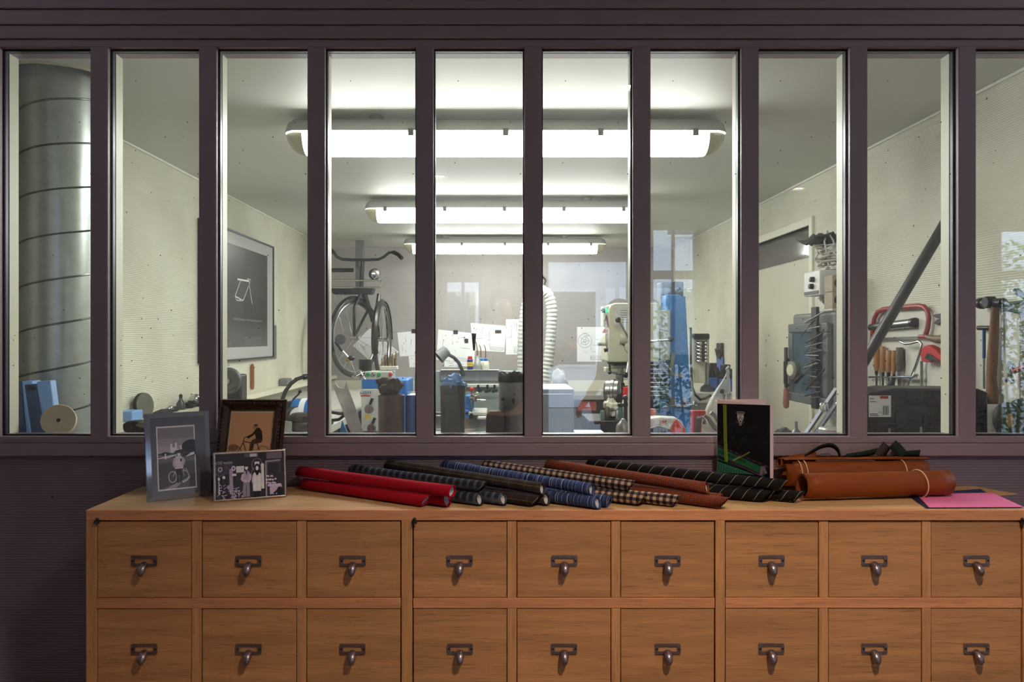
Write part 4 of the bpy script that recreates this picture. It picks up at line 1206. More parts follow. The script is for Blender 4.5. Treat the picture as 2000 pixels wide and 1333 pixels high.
B().prism([c+Vector((.0, -.09, .0)), c+Vector((.0, -.07, .016)), c+Vector((.0, .02, .024)), c+Vector((.0, .09, .020)), c+Vector((.0, .10, .0))], (.03, 0, 0)).build('handle', RAG, r_, bevel=.004)
B().ball(c+Vector((.015, .09, .022)), .018, 12, (1, 1.6, .8)).build('tip', CHROME, r_)
c = led(337)
lump('putty_lump', 'little dark knob on the left ledge beside the steel tip', 'lump', RAG, c+Vector((.01, 0, .012)), (.02, .045, .014), 4)
c = led(355)
r_ = thing('oil_bottle', 'small dark bottle with a knob cap standing on the left ledge', 'bottle', c)
B().lathe([(0, 0), (.022, 0), (.022, .03), (.010, .048), (.007, .06), (0, .06)], c, n=20).build('bottle', M('smoky plastic', (74, 78, 74), 0.3), r_)
B().lathe([(0, .0595), (.008, .0595), (.009, .072), (.004, .078), (0, .078)], c, n=16).build('cap', BLACKP, r_)
c = led(368)
r_ = thing('tin_lid', 'shallow dark dish with a knob on the left ledge', 'dish', c)
B().lathe([(0, 0), (.025, 0), (.045, .014), (.043, .016), (.024, .004), (0, .004)], c, n=24).build('dish', DARKST, r_)
B().ball(c+Vector((0, -.01, .02)), .011).build('knob', BLACK, r_)
c = led(383)
r_ = thing('ball_castor', 'round chromed castor on the left ledge near the black poster frame', 'castor', c)
B().lathe([(0, 0), (.038, 0), (.042, .012), (.036, .03), (0, .03)], c, n=24).build('socket', DARKST, r_)
B().ball(c+Vector((0, 0, .034)), .032, 18).build('ball', CHROME, r_)
lump('dark_stone', 'dark flat rounded piece resting below the left ledge on the bench', 'stone', RAG, (-1.50, 3.95, 1.030), (.05, .08, .03), 8, .1)

# workbench along the left wall
BZ = 1.0
wb = thing('workbench', 'cluttered white workbench running along the left wall', 'workbench', (-1.25, 4.6, 0))
B().box((XL+.002, 3.0, BZ-.04), (-.86, 7.0, BZ)).build('top', M('worn white top', (196, 194, 184), 0.5, var=0.1, scale=9), wb, bevel=.003)
for yy in (3.1, 5.0, 6.9):
    for xx in (-1.58, -.93):
        B().box((xx-.03, yy-.03, 0), (xx+.03, yy+.03, BZ-.04)).build('leg', GREY, wb)

# big framed poster on the left wall
def lwp(px, py, d=0.0):
    x = XL + d
    Y = x*F/(px-VX)
    return Vector((x, Y, EYE-(py-VY)*Y/F))
pf = lwp(527.5, 698); pn_ = lwp(386, 712)
zt = EYE + .655; zb = EYE - .143
y0p, y1p = pn_.y, pf.y
r_ = thing('framed_poster', 'large black framed dark photograph of a bicycle frame on the left wall', 'poster', (XL, (y0p+y1p)/2, zb))
fw = .011
for a, b_, nm in (((XL+.001, y0p, zb), (XL+.03, y1p, zb+fw), 'frame_rail'), ((XL+.001, y0p, zt-fw), (XL+.03, y1p, zt), 'frame_rail'), ((XL+.001, y0p, zb+fw), (XL+.03, y0p+fw, zt-fw), 'frame_stile'), ((XL+.001, y1p-fw, zb+fw), (XL+.03, y1p, zt-fw), 'frame_stile')):
    B().box(a, b_).build(nm, BLACKP, r_)
Lp = y1p-y0p; Hp = zt-zb
asp = Lp/Hp
g_ = lambda x: (x, x, int(x*.98))
mu, mv = .145, .105
def iu(px): return (lwp(px, 600).y-y0p)/Lp
printed('photograph', r_, Vector((XL+.022, y0p, zb)), Vector((0, Lp, 0)), Vector((0, 0, Hp)), [
    ((255, 255, 250), rect(0, 0, 1, 1)), (g_(58), rect(.16, mv, 1-mu*.72, 1-mv)), (g_(74), rect(iu(455), mv, iu(470), 1-mv)), (g_(66), rect(iu(480), mv, iu(500), 1-mv)), (g_(82), rect(iu(458), .72, iu(463), 1-mv)),
    (g_(90), [(.16, mv), (1-mu*.72, mv), (1-mu*.72, .27), (iu(480), .30), (.16, .30)]), (g_(130), [(iu(448), .315), (iu(506), .31), (iu(506), .325), (iu(448), .335)]),
    (g_(112), [(iu(470), .19), (iu(505), .19), (iu(506), .11), (iu(468), .11)]), (g_(60), [ell(iu(449), .17, .014, .018), ell(iu(449), .13, .014, .018)]),
    (g_(330), stroke([(iu(457), .635), (iu(480), .64)], .014, asp)), (g_(300), stroke([(iu(463), .63), (iu(452), .50), (iu(468), .475), (iu(479), .60)], .010, asp) + stroke([(iu(479), .65), (iu(484), .50), (iu(486), .46)], .010, asp)),
    (g_(240), stroke([(iu(452), .50), (iu(455), .47), (iu(468), .475)], .012, asp) + stroke([(iu(476), .655), (iu(483), .655), (iu(481), .62)], .012, asp)), (g_(40), ring(iu(478), .40, .05, .10, .008, asp)),
], rough=.25, gain=.72)
# steel rule and wooden handle hanging on the left wall
def lq(px0, py0, px1, py1, d): return [lwp(px0, py0, d), lwp(px1, py0 + (VY-py0)*0, d), lwp(px1, py1, d), lwp(px0, py1, d)]
r_ = thing('wall_rule', 'ribbed steel strip hanging beside the poster on the left wall', 'ruler', lwp(534, 702))
Yr = lwp(534, 670).y
B().box((XL+.001, Yr-.07, EYE-.155), (XL+.006, Yr+.06, EYE+.092)).build('strip', ALU, r_)
for k in range(12):
    B().box((XL+.006, Yr-.06, EYE-.145+.018*k), (XL+.009, Yr+.05, EYE-.140+.018*k)).build('rib', STEEL, r_)
Yk = lwp(489, 737).y
r_ = thing('wooden_stick', 'slim brown wooden stick hung upright on the left wall', 'stick', (XL, Yk, EYE-.345))
B().tube([(XL+.014, Yk, EYE-.345+z) for z in (0, .006, .03, .09, .15, .165, .172)], [.004, .010, .012, .012, .012, .010, .004], 12).build('handle', wood('stained wall handle', (168, 104, 62), 'z', .7), r_)
B().cyl((XL+.0, Yk, EYE-.20), (XL+.034, Yk-.01, EYE-.196), .002, n=8).build('nail', DARKST, r_)
# buffing machine with a large wheel, by the left wall
Yw = 4.1
c = W(444, 744.5, Yw)
r_ = thing('buffing_machine', 'dark buffing wheel on a spindle above the left workbench', 'machine', (c.x, Yw+.05, BZ))
B().lathe([(0, 0), (.028, 0), (.055, .005), (.064, .004), (.069, -.003), (.069, -.022), (0, -.022)], c, (0, -1, 0), 40).build('wheel', M('grey buffing wheel', (92, 92, 88), 0.5, 0.3, var=0.15), r_)
B().lathe([(0, .0055), (.016, .0055), (.016, .014), (.008, .018), (0, .018)], c, (0, -1, 0), 20).build('hub', STEEL, r_)
B().cyl(c+Vector((0, .02, 0)), c+Vector((0, .16, 0)), .018, n=16).build('spindle', STEEL, r_)
B().box((c.x-.05, Yw+.07, BZ), (c.x+.05, Yw+.17, c.z+.03)).build('stand', DARKST, r_, bevel=.01)
# bench grinder behind the carved frame
Yg = 4.0
gz = BZ
r_ = thing('bench_grinder', 'bench grinder with blue motor and dark wheel behind the carved frame', 'grinder', ((580-VX)*Yg/F, Yg, gz))
c = W(598, 806, Yg+.02)
B().lathe([(0, -.06), (.066, -.06), (.07, -.05), (.07, .05), (.066, .06), (0, .06)], c, (1, -.12, 0), 32).build('motor', BLUEM, r_)
B().lathe([(.0705, -.018), (.0712, -.018), (.0712, .012), (.0705, .012)], c, (1, -.12, 0), 32, closed=False).build('nameplate', PAPER, r_)
c2 = W(573, 816, Yg-.02)
B().lathe([(0, 0), (.05, 0), (.056, .006), (.056, .03), (.05, .036), (0, .036)], c2, (1, -.9, .1), 32).build('guard', DARKST, r_)
B().lathe([(0, .037), (.048, .037), (.050, .041), (.03, .047), (0, .05)], c2, (1, -.9, .1), 32).build('grinding_wheel', M('pale grinding wheel', (206, 204, 196), 0.7), r_)
B().box((c.x-.09, Yg-.05, gz), (c.x+.12, Yg+.12, c.z-.05)).build('base', DARKST, r_, bevel=.008)
# small tyre, metal box, black hose near it
c = W(592, 833, Yg-.16)
r_ = thing('drive_wheel', 'squat dark metal roller standing in front of the bench grinder', 'roller', (c.x, c.y, BZ))
B().lathe([(0, 0), (.058, 0), (.064, .008), (.064, .035), (.06, .045), (.066, .052), (.066, .075), (.05, .085), (0, .088)], (c.x, c.y, BZ), n=36).build('roller', M('brown black iron', (74, 66, 62), 0.4, 0.6, var=0.2), r_)
c = W(563, 842, Yg-.2)
tag(B().box((c.x-.022, c.y-.02, BZ), (c.x+.022, c.y+.02, BZ+.05)).build('metal_block', M('pitted light metal', (150, 150, 142), 0.5, 0.4, var=0.3, scale=30), bevel=.003), 'pitted light metal block on the left workbench beside the carved frame', 'block')
hp = [W(548, 800, Yg+.2), W(551, 782, Yg+.22), W(558, 764, Yg+.24), W(568, 750, Yg+.26), W(580, 741, Yg+.28), W(592, 737, Yg+.3), W(606, 735, Yg+.32), W(622, 734, Yg+.34), W(634, 745, Yg+.36)]
r_ = thing('flexible_hose', 'thick black hose arching up behind the bench grinder', 'hose', (hp[0].x, hp[0].y, BZ))
hp = [Vector((hp[0].x, hp[0].y, BZ))] + hp
B().tube(hp, .0105, 10).build('hose', BLACK, r_, smooth=60)
B().cyl(hp[6], hp[7], .016, .014).build('ferrule', BLACKP, r_)
r_ = thing('toggle_lever', 'small black crank lever standing behind the grinder', 'lever', ((575-VX)*(Yg+.15)/F, Yg+.15, BZ))
B().tube([W(568, 790, Yg+.15), W(574, 779, Yg+.15), W(583, 771, Yg+.15), W(586, 763, Yg+.15)], .005, 8).ball(W(586, 765, Yg+.15), .010).build('arm', BLACKP, r_)
B().box(((560-VX)*(Yg+.15)/F, Yg+.12, BZ), ((577-VX)*(Yg+.15)/F, Yg+.19, W(560, 784, Yg+.15).z)).build('bracket', DARKST, r_, bevel=.006)
c = lwp(554, 752, .02)
tag(B().box((XL+.002, c.y-.07, LZ), (-1.58, c.y+.06, LZ+.055)).build('small_switch_box', GREY, bevel=.01), 'small grey rounded box on the left ledge behind the hose', 'box')
# ------------------------------------------------------------------ back of the workshop
bb = thing('workbench', 'long bench against the grey back wall', 'workbench', (0, 7.4, 0))
B().box((XL+.002, 7.15, .89), (XR-.002, YB-.031, .93)).build('top', M('bench top', (150, 146, 138), 0.5, var=0.12, scale=8), bb, bevel=.003)
for xx in (-1.5, 0, 1.5):
    for yy in (7.2, 7.6): B().box((xx-.03, yy-.03, 0), (xx+.03, yy+.03, .89)).build('leg', GREY, bb)
# drawings pinned to the back wall
YW = YB-.0005
INK = M('drawing ink', (120, 120, 124), 0.7); CLIP = M('black clip', (30, 30, 40), 0.35)
rd = random.Random(21)
def drawing(label, quad, lines=(), clips=(), circ=None):
    b = B().prism([W(px, py, YW) for px, py in quad], (0, -.0015, 0))
    o = tag(b.build('technical_drawing', PAPER, smooth=0), label, 'drawing', 'drawings pinned to the back wall')
    A, C, D, E = [Vector(W(px, py, YW)) + Vector((0, -.0018, 0)) for px, py in quad]   # bl, br, tr, tl
    def pt(u_, v_): return (A*(1-u_)+C*u_)*(1-v_) + (E*(1-u_)+D*u_)*v_
    ln = B()
    segs = list(lines)
    for i in range(9):
        x = rd.uniform(.1, .8); y = rd.uniform(.15, .85)
        if rd.random() < .5: segs.append(((x, y), (min(.95, x+rd.uniform(.05, .25)), y)))
        else: segs.append(((x, y), (x, min(.95, y+rd.uniform(.05, .25)))))
    segs += [((.55, .06), (.96, .06)), ((.55, .06), (.55, .16)), ((.55, .16), (.96, .16)), ((.96, .06), (.96, .16)), ((.55, .11), (.96, .11))]
    for a, b_ in segs: ln.tube([pt(*a), pt(*b_)], .0015, 4)
    if circ:
        cx, cy, r1_ = circ
        for k in (1, .55, .2): ln.tube([pt(cx+r1_*k*math.cos(2*math.pi*i/24), cy+r1_*k*.72*math.sin(2*math.pi*i/24)) for i in range(24)], .0016, 4, closed=True)
        for i in range(5): ln.tube([pt(cx+r1_*.2*math.cos(1.256*i), cy+r1_*.144*math.sin(1.256*i)), pt(cx+r1_*.9*math.cos(1.256*i), cy+r1_*.65*math.sin(1.256*i))], .001, 4)
    l_ = ln.build('line_work', INK, o); l_['kind'] = 'stuff'
    for px, py, w_, h_ in clips:
        c = W(px, py, YW-.008)
        B().box(c+Vector((-w_, -.004, -h_)), c+Vector((w_, .004, h_))).build('clip', CLIP, o, bevel=.003)
    return o
drawing('white drawing sheet hung askew on its corner at the left of the back wall', [(735, 716), (779, 688), (722, 641), (689, 676)])
drawing('white drawing sheet with a black clip, half hidden by a window bar', [(781, 697), (835, 693), (835, 645), (776, 650)], clips=((808, 647, .02, .02),))
drawing('small white sheet hanging below the clipped drawing at the left', [(800, 718), (838, 716), (838, 694), (798, 696)])
drawing('white drawing sheet with a black clip behind the lamp', [(852, 703), (926, 712), (930, 652), (856, 644)], clips=((890, 649, .022, .018), (911, 666, .018, .02)))
drawing('white sheet showing below the clipped drawing behind the lamp', [(868, 717), (914, 718), (916, 711), (868, 704)])
drawing('wide white drawing sheet pinned right of the lamp drawing', [(924, 685), (985, 688), (989, 637), (919, 631)], clips=((973, 648, .03, .014),))
drawing('tall white sheet pinned left of the ribbed hose', [(988, 693), (1018, 693), (1018, 624), (988, 624)])
drawing('pale drawing with a wheel design, right of the ribbed hose', [(1127, 707), (1175, 707), (1175, 639), (1127, 639)], circ=(.32, .60, .28))
# ribbed extraction hose hanging in a loop
Yh = 7.05
ctrl = [W(px, py, Yh) for px, py in ((1018, 770), (1020, 725), (1021, 680), (1023, 635), (1028, 600), (1034, 580), (1046, 569), (1062, 569), (1073, 582), (1078, 608), (1077, 640), (1074, 680), (1070, 715), (1066, 745), (1064, 790))]
pts = []
for i in range(len(ctrl)-1):
    P0 = ctrl[max(0, i-1)]; P1 = ctrl[i]; P2 = ctrl[i+1]; P3 = ctrl[min(len(ctrl)-1, i+2)]
    for k in range(18):
        t = k/18
        pts.append(.5*((2*P1)+(P2-P0)*t+(2*P0-5*P1+4*P2-P3)*t*t+(3*P1-P0-3*P2+P3)*t**3))
pts.append(ctrl[-1])
hose = thing('extraction_hose', 'white ribbed extraction hose hanging in a tall loop on the back wall', 'hose', (W(1045, 770, Yh).x, Yh, ctrl[-1].z))
rad = []; dd = 0
for i, p in enumerate(pts):
    if i: dd += (p-pts[i-1]).length
    rad.append(.046 + .004*math.cos(2*math.pi*dd/.036))
B().tube(pts, rad, 16).build('hose', M('white hose cloth', (206, 208, 202), 0.6, var=0.05, scale=20), hose, smooth=70)
hel = []; dd = 0
for i in range(1, len(pts)-1):
    t = (pts[i+1]-pts[i-1]).normalized(); dd += (pts[i]-pts[i-1]).length
    s_ = Vector((0, -1, 0)); w_ = t.cross(s_)
    a = 2*math.pi*dd/.044
    for q in range(3):
        aa = a + 2*math.pi*q/3*0
    hel.append(pts[i] + (s_*math.cos(a*.5)+w_*math.sin(a*.5))*.051)
B().tube([pts[7*18]+Vector((0, 0, .04)), W(1066, 548, YB-.1), W(1058, 538, YB-.01)], .008, 8).build('hanger', BLACKP, hose)
lump('white_cloth', 'crumpled white cloth on the back bench beside the ribbed hose', 'cloth', M('white rag', (222, 222, 224), 0.8, var=0.05), W(1093, 742, 7.4), (.075, .07, .10), 15, .35)
tag(B().prism([W(1128, 803, 7.2), W(1165, 803, 7.2), W(1165, 783, 7.2), W(1132, 783, 7.2)], (0, .1, 0)).build('parts_tray', M('faded red tray', (190, 96, 92), 0.5), bevel=.004), 'faded red tray low on the back bench right of the grey cabinet', 'tray')
# grey steel cabinet behind the centre window
gc = thing('steel_cabinet', 'grey steel cabinet standing behind the middle of the glazing', 'cabinet', (W(1085, 760, 3.3).x, 3.4, 0))
xa, xb, zt_ = W(1050, 760, 3.25).x, W(1121, 760, 3.25).x, W(1085, 760, 3.25).z
B().box((xa, 3.25, 0), (xb, 3.6, zt_)).build('body', M('grey steel sheet', (142, 146, 150), 0.45, 0.2, var=0.06, scale=10), gc, bevel=.004)
B().box((xa+.008, 3.242, .05), (xb-.008, 3.249, zt_-.02)).build('door', M('grey steel door', (150, 154, 158), 0.45, 0.2, var=0.06, scale=10), gc, bevel=.002)

# ------------------------------------------------------------------ lathe
YL = 4.8
def Lw(px, py, dy=0): return W(px, py, YL+dy)
lathe = thing('metal_lathe', 'blue and grey metal lathe with a white control panel in the middle of the workshop', 'lathe', (Lw(860, 850).x, YL+.15, 0))
x0 = Lw(697, 0).x; x1 = Lw(1038, 0).x
zb_ = Lw(0, 846).z
LG = M('grey green enamel', (150, 160, 156), 0.4, var=0.08, scale=12); LGL = M('pale grey enamel', (196, 198, 190), 0.4, var=0.05)
B().box((x0, YL+.0, 0), (x1, YL+.42, zb_-.03)).build('stand', M('dark blue grey stand', (74, 82, 92), 0.5), lathe, bevel=.01)
B().box((x0, YL, zb_-.03), (x1, YL+.44, zb_)).build('chip_tray', LGL, lathe, bevel=.004)
hx1 = Lw(795, 0).x
B().box((x0+.02, YL+.04, zb_), (hx1, YL+.36, Lw(0, 742).z)).build('headstock', BLUEM, lathe, bevel=.012)
B().box((Lw(704, 0).x, YL+.022, zb_+.006), (Lw(745, 0).x, YL+.0395, Lw(0, 761).z)).build('control_panel', LGL, lathe, bevel=.004)
text('lettering', 'HBM', .034, M('panel red blue', (60, 70, 120), 0.4), lathe, Lw(714, 769, .0215), (1, 0, 0), (0, 0, 1))
B().box(Lw(704.5, 775, .0205), Lw(723, 772.5, .0215)).build('red_bar', REDP, lathe)
for (px, py) in ((721, 799), (726, 837)):
    c = Lw(px, py, .022)
    B().lathe([(0, .01), (.024, .01), (.028, .004), (.028, 0)], c, (0, -1, 0), 24).build('dial', STEEL, lathe)
    B().prism([c+Vector((-.004, -.011, -.018)), c+Vector((.004, -.011, -.018)), c+Vector((0.001, -.011, .02))], (0, -.002, 0)).build('pointer', REDP, lathe)
    B().tube([Lw(px+2, py-10, .01), Lw(px+7, py-22, -.02)], .009, 8).build('lever', BLACKP, lathe)
B().box(Lw(712, 818, .0205), Lw(724, 811, .0215)).build('warning_label', M('yellow label', (214, 178, 60), 0.5), lathe)
B().box(Lw(726, 818, .0205), Lw(737, 812, .0215)).build('warning_label', M('pale label', (214, 206, 180), 0.5), lathe)
# control box with buttons on top of the headstock
B().box(Lw(712, 745, .05), Lw(772, 724, .2)).build('switch_box', LGL, lathe, bevel=.005)
for px, mt in ((719, M('green button', (30, 150, 90), 0.35)), (729, CHROME), (740, MATS['green button'] if 'green button' in MATS else GREY), (763, REDP)):
    B().lathe([(0, .016), (.011, .014), (.013, 0)], Lw(px, 732, .05), (0, -1, 0), 16).build('button', mt, lathe)
# bed, splash guard, carriage
B().box((hx1, YL+.10, Lw(0, 838).z), (x1-.02, YL+.16, Lw(0, 815).z)).build('bed_way', STEEL, lathe, bevel=.004)
B().box((hx1, YL+.22, Lw(0, 838).z), (x1-.02, YL+.28, Lw(0, 812).z)).build('bed_way', STEEL, lathe, bevel=.004)
B().box((hx1, YL+.12, zb_), (x1-.04, YL+.26, Lw(0, 838).z)).build('bed', LGL, lathe, bevel=.004)
sg = Lw(0, 756).z
B().box((hx1+.0, YL+.40, zb_), (x1, YL+.43, Lw(0, 730).z)).build('splash_guard', LG, lathe, bevel=.006)
B().box((Lw(850, 0).x, YL+.38, Lw(0, 752).z), (Lw(975, 0).x, YL+.399, Lw(0, 729).z)).build('guard_lip', GREY, lathe, bevel=.006)
B().box((Lw(858, 0).x, YL+.345, Lw(0, 764).z), (Lw(975, 0).x, YL+.38, Lw(0, 757).z)).build('lead_screw_cover', LGL, lathe, bevel=.004)
for px in (880, 893, 930, 948, 962):
    B().cyl(Lw(px, 765, .32), Lw(px+9, 763, .30), .011, n=12).cyl(Lw(px+4, 766, .32), Lw(px+4, 752, .32), .008, n=10).build('tool_holder', CHROME if px % 2 else DARKST, lathe)
cpx = 922
B().box(Lw(900, 812, .02), Lw(952, 797, .3)).build('carriage', LGL, lathe, bevel=.006)
B().box(Lw(908, 800, .06), Lw(927, 770, .2)).build('saddle', BLUEM, lathe, bevel=.006)
B().box(Lw(905, 818, .02), Lw(917, 800, .08)).build('blue_bracket', BLUEM, lathe, bevel=.004)
B().lathe([(0, 0), (.03, 0), (.033, .006), (.033, .016), (.018, .02), (.018, .05), (0, .052)], Lw(930, 775, .05), (-.6, -1, 0), 28).build('handwheel', CHROME, lathe)
B().cyl(Lw(932, 782, .0), Lw(949, 783, -.01), .007, n=12).build('handle', CHROME, lathe)
B().cyl(Lw(921, 806, .03), Lw(921, 764, .03), .006, n=10).build('lever', CHROME, lathe)
B().ball(Lw(921, 761, .03), .0145, 16).build('knob', REDP, lathe)
B().lathe([(0, 0), (.014, 0), (.014, .03), (0, .03)], Lw(921, 808, .03), (0, 0, -1), 14).build('lever_boss', DARKST, lathe)
B().box(Lw(932, 820, .0), Lw(952, 812, .06)).build('white_cloth', WHITEP, lathe, bevel=.008)
B().lathe([(0, 0), (.055, 0), (.055, .05), (.04, .06), (.02, .06), (.02, .09), (0, .09)], Lw(800, 782, .2), (1, 0, 0), 28).build('chuck', STEEL, lathe)
# things on the headstock
topz = Lw(0, 742).z
swz = Lw(0, 724).z
r_ = thing('drill_stand', 'block of upright drill bits standing on the lathe', 'drill stand', (Lw(757, 0).x, YL+.12, swz))
B().box((Lw(738, 0).x, YL+.08, swz), (Lw(772, 0).x, YL+.16, swz+.022)).build('block', M('white block', (214, 210, 196), 0.5), r_, bevel=.003)
BIT = [BRASS, STEEL, M('bronze bit', (150, 112, 70), 0.35, 0.9), DARKST]
for k in range(9):
    xk = Lw(741+3.5*k, 0).x; hk = .05+.035*((k*37) % 7)/7 + (.03 if k == 8 else 0)
    B().cyl((xk, YL+.10+.02*(k % 2), swz+.022), (xk, YL+.10+.02*(k % 2), swz+.022+hk), .0042, .0038, 8).build('drill_bit', BIT[k % 4], r_)
r_ = tag(B().lathe([(0, 0), (.034, 0), (.038, .006), (.042, .115), (.039, .115), (.034, .012), (0, .012)], (Lw(707, 0).x, YL+.12, topz+.003), n=20).build('tool_cup', BLACKP), 'black cup standing on the left end of the lathe', 'cup')
r_ = thing('steel_clamps', 'heap of small shiny clamps on the lathe beside the black cup', 'clamps', (Lw(700, 742).x, YL+.06, topz))
for k in range(9):
    c = Vector((Lw(690+rd.uniform(0, 30), 0).x, YL+.06+rd.uniform(-.015, .03), topz+.012+.01*(k % 4)))
    d = Vector((rd.uniform(-1, 1), rd.uniform(-.4, .4), rd.uniform(-.1, .7))).normalized()*.028
    B().cyl(c-d, c+d, .006, n=8).build('clamp', CHROME, r_)
# magnifier arm
Ym = YL+.05
r_ = thing('magnifier_arm', 'jointed steel arm with a small round magnifier left of the lathe', 'magnifier', (Lw(696, 740).x, Ym, topz))
B().cyl(W(697, 738, Ym), W(685, 706, Ym), .008, .009, 10).build('lower_arm', CHROME, r_)
B().cyl(W(684, 703, Ym), W(669, 686, Ym), .007, n=10).build('upper_arm', CHROME, r_)
B().cyl(W(669, 686, Ym), W(655, 668, Ym), .011, .009, 10).build('sleeve', BLACKP, r_)
B().ball(W(686, 700, Ym), .018, 12, (1.3, 1, .9)).build('joint', BLACKP, r_)
B().ball(W(681, 704, Ym), .012, 10).build('joint_knob', M('orange knob', (206, 130, 60), 0.4), r_)
B().lathe([(.026, 0), (.03, 0), (.032, .02), (.026, .02)], W(664, 664, Ym), (.35, -1, .1), 24, closed=True).build('lens_ring', BLACKP, r_)
B().lathe([(0, .008), (.026, .008), (.026, .011), (0, .013)], W(664, 664, Ym), (.35, -1, .1), 24).build('lens', M('lens glass', (120, 124, 126), 0.08, 0.2), r_)
# work lamp
r_ = thing('gooseneck_lamp', 'grey gooseneck work lamp leaning over the lathe', 'lamp', (Lw(905, 735).x, YL+.36, Lw(0, 730).z))
lp = [W(905, 733, YL+.36), W(902, 722, YL+.33), W(896, 709, YL+.28), W(887, 699, YL+.24), W(876, 693, YL+.2)]
B().tube(lp, .0115, 10).build('gooseneck', GREYD, r_, smooth=60)
d = (W(856, 690, YL+.16)-W(874, 686, YL+.2)).normalized()
B().lathe([(0, 0), (.028, 0), (.034, .006), (.040, .06), (.045, .074), (.041, .074), (.032, .02), (0, .02)], W(874, 684, YL+.2), (-.75, -.25, -.62), 24).build('lamp_shade', GREY, r_)
# bottles on the splash guard
gz = Lw(0, 729).z; Yq = YL+.405
B().box((Lw(852, 0).x, YL+.37, gz), (Lw(975, 0).x, YL+.455, gz+.004)).build('shelf', LGL, lathe)
gz += .0042
def base(px): return Vector(((px-VX)*Yq/F, Yq, gz))
c = base(918); s_ = Yq/F
r_ = thing('spray_can', 'small blue and yellow lubricant spray can with a red cap', 'spray can', c)
B().lathe([(0, 0), (.018, 0), (.019, .002), (.019, .062), (.014, .068), (0, .068)], c, n=20).build('can', M('dark blue can', (26, 44, 130), 0.35), r_)
B().lathe([(.01, .066), (.0145, .066), (.0145, .085), (.012, .088), (0, .088)], c, n=16).build('cap', REDP, r_)
B().lathe([(.0192, .022), (.0194, .022), (.0194, .05), (.0192, .05)], c, n=20, closed=False).build('label', M('yellow can label', (236, 204, 40), 0.4), r_)
text('lettering', 'WD-40', .012, M('label blue', (30, 50, 130), 0.4), r_, c+Vector((0, -.0198, .036)), (1, 0, 0), (0, 0, 1), .0002)
c = base(932.5)
r_ = thing('oil_can', 'polished metal oil can with a thin brass spout beside the spray can', 'oil can', c)
B().lathe([(0, 0), (.024, 0), (.026, .004), (.024, .045), (.014, .068), (.009, .078), (.009, .09), (0, .092)], c, n=24).build('can', M('satin can', (190, 190, 186), 0.35, 0.5), r_)
B().tube([c+Vector((0, 0, .09)), c+Vector((-.003, 0, .14)), c+Vector((-.008, 0, .175)), c+Vector((-.016, 0, .19))], [.004, .003, .0025, .002], 8).build('spout', BRASS, r_)
for px, lab in ((939, 'white squeeze bottle with blue cap standing behind the oil can'), (948.5, 'white squeeze bottle with blue cap and brass spout, rightmost on the lathe guard')):
    c = base(px) + (Vector((0, .028, 0)) if px < 945 else Vector((0, -.005, 0)))
    r_ = thing('squeeze_bottle', lab, 'bottle', c, group='squeeze bottles on the lathe')
    B().lathe([(0, 0), (.022, 0), (.023, .004), (.023, .042), (.016, .056), (0, .058)], c, n=24).build('bottle', M('milky plastic', (222, 222, 206), 0.4), r_)
    B().lathe([(0, .056), (.014, .056), (.014, .07), (.006, .076), (0, .076)], c, n=18).build('cap', BLUEM, r_)
    B().tube([c+Vector((0, 0, .075)), c+Vector((0, 0, .13)), c+Vector((-.004, 0, .15)), c+Vector((-.012, 0, .162))], [.0035, .003, .0026, .002], 8).build('spout', BRASS, r_)

# ------------------------------------------------------------------ milling machine
YM = 4.7
def Mw(px, py, dy=0): return W(px, py, YM+dy)
mill = thing('milling_machine', 'cream and blue milling machine with crank handles and a tall blue column', 'milling machine', (Mw(1280, 850).x, YM+.3, 0))
xa = Mw(1188, 0).x; xb = Mw(1288, 0).x
zt_ = Mw(0, 592).z; zl = Mw(0, 708).z
poly = [(1188, 708), (1288, 708), (1288, 592), (1202, 592), (1194, 595), (1189, 603)]
B().prism([Mw(px, py) for px, py in poly], (0, .34, 0)).build('head', CREAMM, mill, bevel=.008)
B().box(Mw(1200, 637, -.004), Mw(1237, 597, .0)).build('data_plate', M('faded data plate', (204, 206, 196), 0.5, var=0.12, scale=60), mill)
for k in range(6): B().box(Mw(1212, 606+4.6*k, -.0046), Mw(1229-3*(k % 2), 607.5+4.6*k, -.004)).build('plate_print', M('plate print', (130, 150, 146), 0.6), mill)
B().box(Mw(1178, 638, .02), Mw(1189, 600, .14)).build('switch_panel', CREAMM, mill, bevel=.003)
B().box(Mw(1176, 611, .01), Mw(1181.5, 603, .03)).build('switch', BLACKP, mill, bevel=.002)
B().lathe([(0, .008), (.009, .006), (.011, 0)], Mw(1184, 607, .02), (0, -1, 0), 14).build('indicator', emit('green indicator', (.05, 1, .35), 2.2), mill)
kd = M('purple tag', (150, 70, 140), 0.4)
for px, mt in ((1180, BRASS), (1183, STEEL), (1187, kd)):
    B().tube([Mw(1184, 616, .0), Mw(px, 628, -.005), Mw(px+1, 640, -.005)], .003, 6).build('key_tag', mt, mill)
B().prism([Mw(1176, 650, -.006), Mw(1188, 652, -.006), Mw(1188, 641, -.006), Mw(1180, 643, -.006)], (0, .006, 0)).build('key_tag', REDP, mill, bevel=.001)
B().box(Mw(1181, 644, -.01), Mw(1189, 640, -.006)).build('key_tag', M('yellow tag', (224, 190, 50), 0.4), mill)
